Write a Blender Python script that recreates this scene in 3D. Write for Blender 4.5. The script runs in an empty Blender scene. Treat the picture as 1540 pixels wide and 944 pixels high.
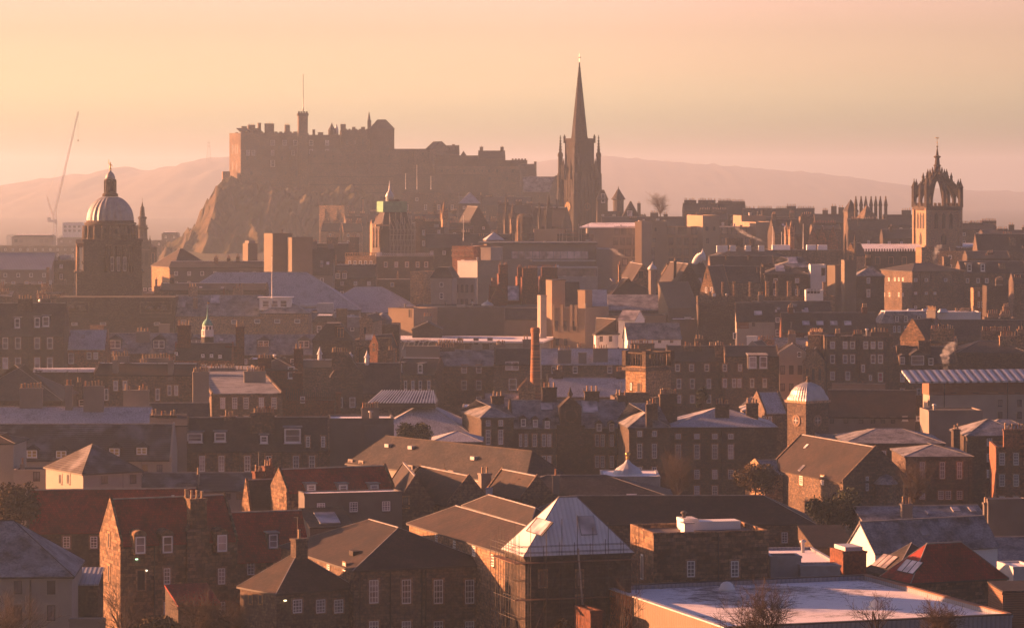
import bpy, bmesh, math, random
from mathutils import Vector, Matrix, noise
R = math.radians
SC = bpy.context.scene
COL = SC.collection
rnd = random.Random(7)

# ---------------------------------------------------------------- camera
FOC, CX, HY, CZ = 5040.0, 770.0, 264.0, 125.0      # focal length in photo pixels, principal column, horizon row, eye height
cd = bpy.data.cameras.new('camera'); cam = bpy.data.objects.new('camera', cd); COL.objects.link(cam)
cam.location = (0, 0, CZ); cam.rotation_euler = (R(90), 0, 0)
cd.sensor_width = 36; cd.lens = 36 * FOC / 1540; cd.shift_y = -(472 - HY) / 1540
cd.clip_start = 1; cd.clip_end = 60000
SC.camera = cam

# ---------------------------------------------------------------- sun and sky
SUN_AZ, SUN_EL = 19.0, 9.5         # degrees forward of due left, degrees up
sdir = Vector((-math.cos(R(SUN_AZ)) * math.cos(R(SUN_EL)), math.sin(R(SUN_AZ)) * math.cos(R(SUN_EL)), math.sin(R(SUN_EL))))
sl = bpy.data.lights.new('sun', 'SUN'); sl.energy = 5.0; sl.angle = R(0.6); sl.color = (1.0, 0.39, 0.16)
so = bpy.data.objects.new('sun', sl); COL.objects.link(so)
so.rotation_euler = (-sdir).to_track_quat('-Z', 'Y').to_euler()
SKY_TINT = [(0.0, (5.1, 6.5, 9.6)), (.0127, (5.2, 6.9, 10.6)), (.0226, (5.7, 6.15, 9.4)), (.0325, (4.75, 4.35, 6.8)), (.0425, (3.55, 3.0, 4.8)), (.055, (3.1, 2.3, 3.85)), (.08, (1.6, 1.3, 2.2)), (.12, (.95, .88, 1.4)), (.35, (.37, .37, .72)), (1.0, (.26, .265, .52))]
W = bpy.data.worlds.new('World'); SC.world = W; W.use_nodes = True
wn = W.node_tree.nodes; wl = W.node_tree.links
bgn = wn['Background']
sky = wn.new('ShaderNodeTexSky'); sky.sky_type = 'NISHITA'; sky.sun_disc = False
sky.sun_elevation = R(SUN_EL); sky.sun_rotation = math.atan2(sdir.x, sdir.y)
sky.altitude = 100; sky.air_density = 1.2; sky.dust_density = 5.0; sky.ozone_density = 0.8
# the air is clear overhead and glows low down, most of all towards the sun
tc = wn.new('ShaderNodeTexCoord'); sx = wn.new('ShaderNodeSeparateXYZ'); wl.new(tc.outputs['Generated'], sx.inputs[0])
rp = wn.new('ShaderNodeValToRGB'); wl.new(sx.outputs['Z'], rp.inputs[0])
els = rp.color_ramp.elements
for i, (p_, c_) in enumerate(SKY_TINT):
    e_ = els[i] if i < 2 else els.new(p_)
    e_.position = p_; e_.color = (*c_, 1)
dk = wn.new('ShaderNodeMapRange'); wl.new(sx.outputs['Y'], dk.inputs[0])
for i_, v_ in zip((1, 2, 3, 4), (-.6, .7, .6, 1.0)): dk.inputs[i_].default_value = v_
tint = wn.new('ShaderNodeMix'); tint.data_type = 'RGBA'; tint.blend_type = 'MULTIPLY'; tint.inputs[0].default_value = 1
wl.new(sky.outputs[0], tint.inputs[6]); wl.new(rp.outputs[0], tint.inputs[7])
t2 = wn.new('ShaderNodeMix'); t2.data_type = 'RGBA'; t2.blend_type = 'MULTIPLY'; t2.inputs[0].default_value = 1
wl.new(tint.outputs[2], t2.inputs[6]); wl.new(dk.outputs[0], t2.inputs[7])
gx = wn.new('ShaderNodeMapRange'); wl.new(sx.outputs['X'], gx.inputs[0])
for i_, v_ in zip((1, 2, 3, 4), (-.32, .03, .60, 1.0)): gx.inputs[i_].default_value = v_
g2 = wn.new('ShaderNodeMapRange'); wl.new(sx.outputs['X'], g2.inputs[0])
for i_, v_ in zip((1, 2, 3, 4), (.0, .17, 1.0, .86)): g2.inputs[i_].default_value = v_
gm = wn.new('ShaderNodeMath'); gm.operation = 'MULTIPLY'; wl.new(gx.outputs[0], gm.inputs[0]); wl.new(g2.outputs[0], gm.inputs[1])
t3 = wn.new('ShaderNodeMix'); t3.data_type = 'RGBA'; t3.blend_type = 'MULTIPLY'; t3.inputs[0].default_value = 1
wl.new(t2.outputs[2], t3.inputs[6]); wl.new(gm.outputs[0], t3.inputs[7]); wl.new(t3.outputs[2], bgn.inputs[0])
bgn.inputs[1].default_value = 0.07
SC.view_settings.view_transform = 'Standard'; SC.view_settings.look = 'None'
SC.view_settings.exposure = 2.08; SC.view_settings.gamma = 1.0
HAZE_DENSITY = 1.5e-4
cy = SC.cycles
cy.use_denoising = True; cy.max_bounces = 5; cy.diffuse_bounces = 2; cy.glossy_bounces = 2; cy.volume_bounces = 1
cy.transmission_bounces = 2; cy.transparent_max_bounces = 6; cy.sample_clamp_indirect = 4
cy.caustics_reflective = False; cy.caustics_refractive = False

# ---------------------------------------------------------------- helpers
def at(px, py, D):
    return Vector((D * (px - CX) / FOC, D, CZ - (py - HY) * D / FOC))

GZ = [(0, 60), (300, 63), (380, 66), (520, 67), (600, 67.5), (700, 70), (800, 72), (950, 75), (1150, 80), (1300, 80), (1500, 83), (1700, 84), (1800, 90), (2000, 88), (2400, 60), (4000, 45), (30000, 40)]
GZL = [(0, 60), (300, 63), (380, 66), (520, 67), (600, 67.5), (700, 70), (800, 72), (950, 74), (1150, 75), (1500, 70), (1800, 62), (2000, 58), (2400, 54), (4000, 45), (30000, 40)]
def prof_z(T_, D):
    for (a, za), (b, zb) in zip(T_, T_[1:]):
        if D <= b: return za + (zb - za) * max(0, D - a) / (b - a)
    return 40
def ground(D, x=None):
    z = prof_z(GZ, D)
    if x is not None:
        px = CX + x * FOC / max(D, 50); t = max(0, min(1, (px - 230) / 90)); z = prof_z(GZL, D) * (1 - t) + z * t
    return z

def tag(o, label=None, cat=None, group=None, kind=None):
    if label: o['label'] = label
    if cat: o['category'] = cat
    if group: o['group'] = group
    if kind: o['kind'] = kind
    return o

def empty(name, loc, rz=0.0):
    o = bpy.data.objects.new(name, None); COL.objects.link(o)
    o.location = loc; o.rotation_euler = (0, 0, rz); o.empty_display_size = .5
    return o

# ---------------------------------------------------------------- materials
MATS = {}
def ntree(name, rough=.9, spec=.3, metal=0.0):
    m = bpy.data.materials.new(name); m.use_nodes = True
    nt = m.node_tree; b = nt.nodes['Principled BSDF']
    b.inputs['Roughness'].default_value = rough; b.inputs['Metallic'].default_value = metal
    b.inputs['Specular IOR Level'].default_value = spec
    return m, nt, b
def mix(nt, f, a, b, mode='MIX'):
    n = nt.nodes.new('ShaderNodeMix'); n.data_type = 'RGBA'; n.blend_type = mode
    for i, v in ((0, f), (6, a), (7, b)):
        if hasattr(v, 'links'): nt.links.new(v, n.inputs[i])
        elif i == 0: n.inputs[0].default_value = v
        else: n.inputs[i].default_value = (*v, 1) if len(v) == 3 else v
    return n.outputs[2]
def mp(nt, v, a, b, c=0.0, d=1.0):
    n = nt.nodes.new('ShaderNodeMapRange'); nt.links.new(v, n.inputs[0])
    for i, x in enumerate((a, b, c, d)): n.inputs[i + 1].default_value = x
    return n.outputs[0]
def nz(nt, vec, scale, detail=3, rough=.6):
    n = nt.nodes.new('ShaderNodeTexNoise'); n.inputs['Scale'].default_value = scale
    n.inputs['Detail'].default_value = detail; n.inputs['Roughness'].default_value = rough
    if vec is not None: nt.links.new(vec, n.inputs['Vector'])
    return n.outputs['Fac']
def uvw(nt):
    t = nt.nodes.new('ShaderNodeTexCoord'); return t.outputs['UV'], t.outputs['Object']
def gpos(nt):
    g = nt.nodes.new('ShaderNodeNewGeometry'); return g.outputs['Position']
def orand(nt):
    n = nt.nodes.new('ShaderNodeObjectInfo'); return n.outputs['Random']
def sc3(c, k): return tuple(min(1, x * k) for x in c)
def bump(nt, b, h, s=.5, dist=.05):
    n = nt.nodes.new('ShaderNodeBump'); n.inputs['Strength'].default_value = s; n.inputs['Distance'].default_value = dist
    nt.links.new(h, n.inputs['Height']); nt.links.new(n.outputs[0], b.inputs['Normal'])

def masonry(name, col, var=.35, bw=.62, rh=.31, mort=.75, soot=.55, warmth=(1.2, 1.02, .85)):
    """coursed or rubble stone: blocks of differing tone, stained with soot in big patches"""
    m, nt, b = ntree(name, .92, .2)
    uv, ob = uvw(nt); wp = gpos(nt)
    br = nt.nodes.new('ShaderNodeTexBrick'); nt.links.new(uv, br.inputs['Vector'])
    br.offset = .43; br.squash = 1.35; br.squash_frequency = 3
    br.inputs['Scale'].default_value = 1; br.inputs['Brick Width'].default_value = bw; br.inputs['Row Height'].default_value = rh
    br.inputs['Mortar Size'].default_value = .03; br.inputs['Bias'].default_value = -.1
    br.inputs['Color1'].default_value = (*sc3(col, 1 + var), 1); br.inputs['Color2'].default_value = (*sc3(col, 1 - var), 1)
    br.inputs['Mortar'].default_value = (*sc3(col, mort), 1)
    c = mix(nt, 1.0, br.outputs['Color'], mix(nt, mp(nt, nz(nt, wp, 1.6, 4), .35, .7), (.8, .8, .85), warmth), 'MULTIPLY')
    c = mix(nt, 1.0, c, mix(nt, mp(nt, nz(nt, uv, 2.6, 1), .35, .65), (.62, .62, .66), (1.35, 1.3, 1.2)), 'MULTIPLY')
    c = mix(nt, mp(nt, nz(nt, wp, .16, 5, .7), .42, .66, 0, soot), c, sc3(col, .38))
    r = orand(nt)
    c = mix(nt, 1.0, c, mix(nt, r, (.82, .82, .86), (1.18, 1.15, 1.08)), 'MULTIPLY')
    nt.links.new(c, b.inputs['Base Color'])
    bump(nt, b, br.outputs['Fac'], -.35, .04)
    return m

def roofing(name, col, frost=0.0, bw=.35, rh=.28, var=.42, fcol=(.60, .61, .68), rough=.8):
    """small slates in rows with patches of frost"""
    m, nt, b = ntree(name, rough, .3)
    uv, ob = uvw(nt); wp = gpos(nt)
    br = nt.nodes.new('ShaderNodeTexBrick'); nt.links.new(uv, br.inputs['Vector'])
    br.offset = .5; br.inputs['Scale'].default_value = 1; br.inputs['Brick Width'].default_value = bw; br.inputs['Row Height'].default_value = rh
    br.inputs['Mortar Size'].default_value = .025; br.inputs['Bias'].default_value = 0
    br.inputs['Color1'].default_value = (*sc3(col, 1 + var), 1); br.inputs['Color2'].default_value = (*sc3(col, 1 - var), 1)
    br.inputs['Mortar'].default_value = (*sc3(col, .6), 1)
    c = mix(nt, 1.0, br.outputs['Color'], mix(nt, mp(nt, nz(nt, wp, .35, 5), .35, .7), (.62, .66, .74), (1.5, 1.3, 1.15)), 'MULTIPLY')
    c = mix(nt, 1.0, c, mix(nt, orand(nt), (.85, .85, .85), (1.2, 1.15, 1.15)), 'MULTIPLY')
    if frost > 0:
        f1 = mp(nt, nz(nt, wp, .42, 7, .72), .62 - frost * .45, .85 - frost * .3, 0, min(1, frost * 1.2))
        f2 = mp(nt, nz(nt, uv, 3.5, 2), .3, .75, .35, 1)
        mm = nt.nodes.new('ShaderNodeMath'); mm.operation = 'MULTIPLY'; nt.links.new(f1, mm.inputs[0]); nt.links.new(f2, mm.inputs[1])
        c = mix(nt, mm.outputs[0], c, fcol)
    nt.links.new(c, b.inputs['Base Color'])
    bump(nt, b, br.outputs['Fac'], -.4, .03)
    return m

def ribbed(name, col, period=.45, depth=.5, frost=0.0, rough=.5, metal=0.0, axis='X'):
    m, nt, b = ntree(name, rough, .4, metal)
    uv, ob = uvw(nt); wp = gpos(nt)
    w = nt.nodes.new('ShaderNodeTexWave'); w.bands_direction = axis; w.inputs['Scale'].default_value = .314 / period
    nt.links.new(uv, w.inputs['Vector'])
    c = mix(nt, mp(nt, w.outputs['Fac'], .1, .5), sc3(col, 1 - depth), col)
    c = mix(nt, mp(nt, nz(nt, wp, .3, 4), .4, .7, 0, .45), c, sc3(col, .6))
    if frost > 0:
        c = mix(nt, mp(nt, nz(nt, wp, .25, 5), .65 - frost * .5, .8 - frost * .3, 0, frost), c, (.6, .6, .65))
    nt.links.new(c, b.inputs['Base Color'])
    bump(nt, b, w.outputs['Fac'], .5, .06)
    return m

def plain(name, col, rough=.85, var=.3, scale=.6, metal=0.0, spec=.3, stain=.0):
    m, nt, b = ntree(name, rough, spec, metal)
    wp = gpos(nt)
    c = mix(nt, mp(nt, nz(nt, wp, scale, 5), .3, .7), sc3(col, 1 - var), sc3(col, 1 + var * .5))
    if stain: c = mix(nt, mp(nt, nz(nt, wp, .12, 4, .7), .45, .7, 0, stain), c, sc3(col, .4))
    nt.links.new(c, b.inputs['Base Color'])
    return m

def snowmat(name, amount=.88, under=(.10, .085, .085)):
    m, nt, b = ntree(name, .7, .4)
    wp = gpos(nt)
    mpn = nt.nodes.new('ShaderNodeMapping'); nt.links.new(wp, mpn.inputs[0]); mpn.inputs['Rotation'].default_value = (0, 0, R(-24)); mpn.inputs['Scale'].default_value = (.35, 1.6, 1)
    n1 = nz(nt, mpn.outputs[0], 1.9, 8, .75); n2 = nz(nt, wp, .055, 3)
    add = nt.nodes.new('ShaderNodeMath'); add.operation = 'MULTIPLY_ADD'; add.inputs[1].default_value = .9; nt.links.new(n2, add.inputs[0]); nt.links.new(n1, add.inputs[2])
    f = mp(nt, add.outputs[0], 1.16 - (1 - amount) * .6, 1.10 - (1 - amount) * .6, 0, 1)
    c = mix(nt, f, under, (.90, .88, .90))
    nt.links.new(c, b.inputs['Base Color'])
    return m

def glassmat(name, col, rough=.12):
    m, nt, b = ntree(name, rough, .8)
    wp = gpos(nt)
    c = mix(nt, mp(nt, nz(nt, wp, .35, 2), .35, .65), sc3(col, .5), sc3(col, 1.9))
    c = mix(nt, 1.0, c, mix(nt, orand(nt), (.5, .5, .5), (1.7, 1.6, 1.6)), 'MULTIPLY')
    nt.links.new(c, b.inputs['Base Color'])
    return m

def emat(name, col, s):
    m, nt, b = ntree(name, .5)
    b.inputs['Emission Color'].default_value = (*col, 1); b.inputs['Emission Strength'].default_value = s
    b.inputs['Base Color'].default_value = (*col, 1)
    return m

MDEF = {
 'stone':   lambda n: masonry(n, (.135, .112, .098)),
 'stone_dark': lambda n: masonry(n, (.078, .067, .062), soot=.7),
 'stone_red': lambda n: masonry(n, (.27, .145, .095), soot=.45),
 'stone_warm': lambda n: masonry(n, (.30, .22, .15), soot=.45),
 'rubble':  lambda n: masonry(n, (.17, .125, .09), var=.7, bw=.75, rh=.42, mort=.6, soot=.5),
 'ashlar':  lambda n: masonry(n, (.34, .27, .21), var=.12, bw=.9, rh=.4, soot=.4),
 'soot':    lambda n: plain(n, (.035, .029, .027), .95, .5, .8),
 'brick':   lambda n: masonry(n, (.16, .075, .055), var=.3, bw=.24, rh=.09, soot=.3),
 'render':  lambda n: plain(n, (.225, .20, .187), .9, .12, .4, stain=.25),
 'render_dark': lambda n: plain(n, (.13, .12, .12), .9, .15, .4, stain=.3),
 'cream':   lambda n: plain(n, (.36, .31, .275), .9, .1, .5, stain=.2),
 'white':   lambda n: plain(n, (.84, .82, .80), .6, .06, .5),
 'tan':     lambda n: plain(n, (.29, .215, .155), .85, .1, .3, stain=.1),
 'tan_dull': lambda n: plain(n, (.165, .135, .105), .85, .12, .3, stain=.2),
 'tanpanel': lambda n: ribbed(n, (.20, .135, .09), .5, .3),
 'orange_brick': lambda n: masonry(n, (.42, .17, .08), var=.15, bw=.24, rh=.09, soot=.1),
 'slate':   lambda n: roofing(n, (.038, .037, .041)),
 'slate_f': lambda n: roofing(n, (.05, .051, .06), .65),
 'slate_ff': lambda n: roofing(n, (.08, .083, .10), 1.15),
 'tile':    lambda n: roofing(n, (.034, .025, .023), 0, .4, .35, .3),
 'tile_f':  lambda n: roofing(n, (.12, .09, .08), .35, .4, .35, .3),
 'pantile': lambda n: roofing(n, (.22, .026, .018), 0, .3, .36, .3),
 'tile_rib': lambda n: ribbed(n, (.08, .067, .07), .42, .6, frost=.3, rough=.85, axis='Y'),
 'metal_rib': lambda n: ribbed(n, (.78, .78, .80), .5, .16, rough=.55),
 'stripe':  lambda n: ribbed(n, (.62, .62, .66), 1.5, .72, rough=.5),
 'grey_rib': lambda n: ribbed(n, (.24, .26, .32), .5, .3),
 'lead':    lambda n: plain(n, (.30, .31, .34), .55, .25, .8, metal=.2),
 'lead_pale': lambda n: plain(n, (.52, .53, .56), .5, .2, .8, metal=.2),
 'ridge':   lambda n: plain(n, (.27, .26, .27), .8, .4, .8),
 'snow':    lambda n: snowmat(n),
 'snow_patchy': lambda n: snowmat(n, .35),
 'asphalt': lambda n: plain(n, (.06, .055, .055), .95, .3, .3),
 'glass':   lambda n: glassmat(n, (.10, .095, .105)),
 'glass_pale': lambda n: glassmat(n, (.26, .24, .24)),
 'glass_roof': lambda n: glassmat(n, (.35, .33, .33), .25),
 'dark':    lambda n: plain(n, (.03, .025, .025), .8),
 'pot':     lambda n: plain(n, (.48, .34, .22), .85, .35, 2.5),
 'pot_red': lambda n: plain(n, (.36, .19, .12), .85, .35, 2.5),
 'copper':  lambda n: plain(n, (.16, .42, .34), .7, .25, .8),
 'netting': lambda n: plain(n, (.16, .34, .22), .9, .3, .6),
 'iron':    lambda n: plain(n, (.05, .045, .045), .6, .2, 1),
 'steel':   lambda n: plain(n, (.35, .33, .32), .45, .2, 1, metal=.6),
 'gold':    lambda n: plain(n, (.75, .48, .15), .3, .1, 1, metal=.9),
 'timber':  lambda n: ribbed(n, (.26, .13, .08), .25, .35, rough=.8, axis='Y'),
 'bark':    lambda n: plain(n, (.06, .042, .034), .95, .4, 1),
 'twig':    lambda n: plain(n, (.045, .03, .026), .95, .3, 1),
 'birch':   lambda n: plain(n, (.40, .33, .28), .9, .5, 2),
 'leaf':    lambda n: plain(n, (.035, .045, .02), .9, .5, .9),
 'leaf_brown': lambda n: plain(n, (.085, .06, .025), .9, .5, .9),
 'pink':    lambda n: plain(n, (.42, .12, .12), .8),
 'ochre':   lambda n: plain(n, (.50, .38, .15), .6),
}
def M(n):
    if n not in MATS: MATS[n] = MDEF[n](n)
    return MATS[n]

# ---------------------------------------------------------------- mesh builder
class MB:
    def __init__(s): s.v = []; s.f = []; s.m = []; s.mats = []; s.sm = []
    def mi(s, n):
        if n not in s.mats: s.mats.append(n)
        return s.mats.index(n)
    def face(s, pts, m, smooth=False):
        i = len(s.v); s.v += [tuple(p) for p in pts]; s.f.append(tuple(range(i, i + len(pts)))); s.m.append(s.mi(m)); s.sm.append(smooth)
    def mesh(s, pts, faces, m, smooth=False):
        i = len(s.v); s.v += [tuple(p) for p in pts]; k = s.mi(m)
        for f in faces: s.f.append(tuple(i + j for j in f)); s.m.append(k); s.sm.append(smooth)
    def box(s, x0, x1, y0, y1, z0, z1, m, top=None):
        p = [(x0,y0,z0),(x1,y0,z0),(x1,y1,z0),(x0,y1,z0),(x0,y0,z1),(x1,y0,z1),(x1,y1,z1),(x0,y1,z1)]
        s.mesh(p, [(0,3,2,1),(0,1,5,4),(1,2,6,5),(2,3,7,6),(3,0,4,7)], m); s.mesh(p, [(4,5,6,7)], top or m)
    def slab(s, poly, t, m):
        """polygon (top surface, counter-clockwise from above) thickened downward"""
        n = len(poly); p = [tuple(q) for q in poly] + [(q[0], q[1], q[2] - t) for q in poly]
        s.mesh(p, [tuple(range(n)), tuple(range(2*n-1, n-1, -1))] + [(i, i+n, (i+1) % n + n, (i+1) % n) for i in range(n)], m)
    def prism(s, poly, a, b, m, top=None):
        """xy polygon between z=a and z=b"""
        n = len(poly); p = [(x, y, a) for x, y in poly] + [(x, y, b) for x, y in poly]
        s.mesh(p, [tuple(range(n-1, -1, -1))] + [(i, (i+1) % n, (i+1) % n + n, i+n) for i in range(n)], m)
        s.mesh([(x, y, b) for x, y in poly], [tuple(range(n))], top or m)
    def lathe(s, cx, cy, prof, m, n=16, rot=0.0, smooth=True, sx=1, sy=1, fl=0.0):
        """prof = [(r, z), ...]; fl = fluting depth"""
        pts = []
        for r, z in prof:
            for k in range(n):
                a = 2 * math.pi * k / n + rot
                rr = r * (1 - fl * (k % 2))
                pts.append((cx + sx * rr * math.cos(a), cy + sy * rr * math.sin(a), z))
        fs = []
        for j in range(len(prof) - 1):
            for k in range(n):
                k2 = (k + 1) % n
                fs.append((j*n+k, j*n+k2, (j+1)*n+k2, (j+1)*n+k))
        fs.append(tuple((len(prof)-1)*n + k for k in range(n))); fs.append(tuple(range(n-1, -1, -1)))
        s.mesh(pts, fs, m, smooth)
    def tube(s, a, b, r0, r1, m, n=5):
        a = Vector(a); b = Vector(b); d = (b - a)
        if d.length < 1e-6: return
        d.normalize(); t = d.orthogonal().normalized(); w = d.cross(t)
        pts = []
        for c, r in ((a, r0), (b, r1)):
            for k in range(n):
                q = 2 * math.pi * k / n
                pts.append(c + t * (r * math.cos(q)) + w * (r * math.sin(q)))
        s.mesh(pts, [(k, (k+1) % n, (k+1) % n + n, k+n) for k in range(n)] + [tuple(range(n-1,-1,-1)), tuple(range(n, 2*n))], m)
    def data(s, name):
        me = bpy.data.meshes.new(name); me.from_pydata(s.v, [], s.f)
        for n in s.mats: me.materials.append(M(n))
        me.polygons.foreach_set('material_index', s.m); me.polygons.foreach_set('use_smooth', s.sm)
        uvl = me.uv_layers.new(name='UVMap').data
        Z = Vector((0, 0, 1))
        for p in me.polygons:
            n = p.normal; t = Z.cross(n)
            t = Vector((1, 0, 0)) if t.length < .05 else t.normalized()
            b = n.cross(t)
            for li in p.loop_indices:
                c = me.vertices[me.loops[li].vertex_index].co; uvl[li].uv = (c.dot(t), c.dot(b))
        me.update(); return me
    def build(s, name, parent=None, loc=(0, 0, 0), rz=0.0):
        o = bpy.data.objects.new(name, s.data(name)); COL.objects.link(o)
        o.location = loc; o.rotation_euler = (0, 0, rz)
        if parent: o.parent = parent
        return o

MC = {}
def shared(key, name, fn):
    if key not in MC:
        b = MB(); fn(b); MC[key] = b.data(name)
    return MC[key]
def inst(name, me, parent, loc, rz=0.0, scale=None):
    o = bpy.data.objects.new(name, me); COL.objects.link(o); o.parent = parent; o.location = loc; o.rotation_euler = (0, 0, rz)
    if scale: o.scale = scale
    return o

def crenel(c, x0, x1, y0, y1, z0, z1, n, m, gap=.45):
    pts = [(x0, z0)]; top = []
    L = (x1 - x0) / n
    for i in range(n):
        a = x0 + L * i; top += [(a, z1), (a + L * (1 - gap), z1)] + ([(a + L * (1 - gap), z0 + .3), (a + L, z0 + .3)] if i < n - 1 else [])
    ring = [(x0, z0)] + top + [(top[-1][0], z0)]
    k = len(ring); V = [(x, y0, z) for x, z in ring] + [(x, y1, z) for x, z in ring]
    c.mesh(V, [(i, i + k, (i + 1) % k + k, (i + 1) % k) for i in range(k)], m)
    for i in range(n):
        a = x0 + L * i; b_ = a + L * (1 - gap)
        for y, fl in ((y0, False), (y1, True)):
            q = [(a, y, z0), (b_, y, z0), (b_, y, z1), (a, y, z1)]; c.face(q[::-1] if fl else q, m)
            if i < n - 1: q = [(b_, y, z0), (a + L, y, z0), (a + L, y, z0 + .3), (b_, y, z0 + .3)]; c.face(q[::-1] if fl else q, m)
def q1(x): return round(x * 5) / 5
def window(parent, loc, rz, w, h, style='sash', near=True, surr='stone_warm', glass='glass'):
    w = max(.4, round(w, 1)); h = max(.4, round(h, 1))
    def frame(b):
        f = .10 if near else .15
        if style in ('sash', 'sashs', 'pair', 'white'):
            fm = 'white'
        elif style == 'dark': fm = 'iron'
        else: fm = 'white'
        if style in ('sashs', 'dark') and surr:
            sw = .2
            b.box(-w/2-sw, -w/2, -.05, .05, -h/2-.15, h/2+sw, surr); b.box(w/2, w/2+sw, -.05, .05, -h/2-.15, h/2+sw, surr)
            b.box(-w/2, w/2, -.05, .05, h/2, h/2+sw, surr)
        if style == 'white': f = .22
        b.box(-w/2-.1, w/2+.1, -.14, .04, -h/2-.12, -h/2, 'white' if style == 'white' else (surr or 'stone_warm'))
        b.box(-w/2, -w/2+f, -.04, .04, -h/2, h/2, fm); b.box(w/2-f, w/2, -.04, .04, -h/2, h/2, fm)
        b.box(-w/2+f, w/2-f, -.04, .04, h/2-f, h/2, fm); b.box(-w/2+f, w/2-f, -.04, .04, -h/2, -h/2+f*1.3, fm)
        if style != 'dark': b.box(-w/2+f, w/2-f, -.038, .038, -.04, .04, fm)
        t = .032 if near else .04
        if style == 'pair': b.box(-.1, .1, -.045, .045, -h/2+f, h/2-f, fm)
        elif near or style == 'dark':
            nx = 3 if (w > 1.0 and near and style != 'dark') else 2
            for i in range(1, nx):
                x = -w/2 + w*i/nx; b.box(x-t, x+t, -.034, .034, -h/2+f, h/2-f, fm)
            if style != 'dark':
                for zz in (-h/4, h/4): b.box(-w/2+f, w/2-f, -.03, .03, zz-t, zz+t, fm)
    def pane(b): b.box(-w/2+.02, w/2-.02, -.012, .03, -h/2+.02, h/2-.02, glass)
    if style in ('sash', 'sashs') and glass == 'glass' and rnd.random() < .33: glass = 'glass_pale'
    if near:
        o = inst('window', shared(('wf', w, h, style, surr), 'window', frame), parent, loc, rz)
        inst('pane', shared(('wp', w, h, glass), 'pane', pane), o, (0, 0, 0))
    else:
        def both(b): frame(b); pane(b)
        o = inst('window', shared(('wb', w, h, style, surr, glass), 'window', both), parent, loc, rz)
    return o

def pot_mesh(b, m):
    b.lathe(0, 0, [(.17, 0), (.15, .1), (.125, .7), (.165, .74), (.165, .84), (.12, .85)], m, 8)
def aerial_mesh(b):
    h = rnd.uniform(2.0, 3.2); b.tube((0, 0, 0), (0, 0, h), .035, .03, 'iron', 4); b.tube((-.6, 0, h-.15), (.6, 0, h-.1), .02, .02, 'iron', 3)
    for i in range(6): b.tube((-.5+.2*i, -.22, h-.13), (-.5+.2*i, .22, h-.13), .014, .014, 'iron', 3)
def chimney(parent, x, y, z0, z1, wu, wv, n, near=True, mat='stone', along='u', pots='pot', hp=1.0):
    b = MB()
    b.box(x-wu/2, x+wu/2, y-wv/2, y+wv/2, z0, z1-.25, mat)
    b.box(x-wu/2-.1, x+wu/2+.1, y-wv/2-.1, y+wv/2+.1, z1-.25, z1, mat)
    L = wu if along == 'u' else wv
    ps = []
    for i in range(n):
        t = (i + .5) / n - .5
        if rnd.random() < .06 and n > 3: continue
        t = t * (L - .1)
        ps.append((x + t, y) if along == 'u' else (x, y + t))
    if not near:
        for px, py in ps:
            hh = rnd.uniform(.7, 1.05) * hp; b.lathe(px, py, [(.19, z1-.01), (.15, z1+hh)], pots if rnd.random() < .75 else 'pot_red', 5, smooth=False)
    c = b.build('chimney', parent)
    if n and parent.location.y < 950 and rnd.random() < .4:
        g = shared(('aer', rnd.randint(0, 2)), 'aerial', aerial_mesh); o = inst('aerial', g, c, (x + rnd.uniform(-.3, .3) * wu, y, z1 - .4), rnd.uniform(0, 3))
    if near:
        for px, py in ps:
            k = pots if rnd.random() < .75 else 'pot_red'
            me = shared(('pot', k), 'chimney_pot', lambda bb: pot_mesh(bb, k))
            inst('chimney_pot', me, c, (px, py, z1), rnd.random(), (1, 1, rnd.choice((.8, 1, 1, 1.15)) * hp))
    return c

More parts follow.
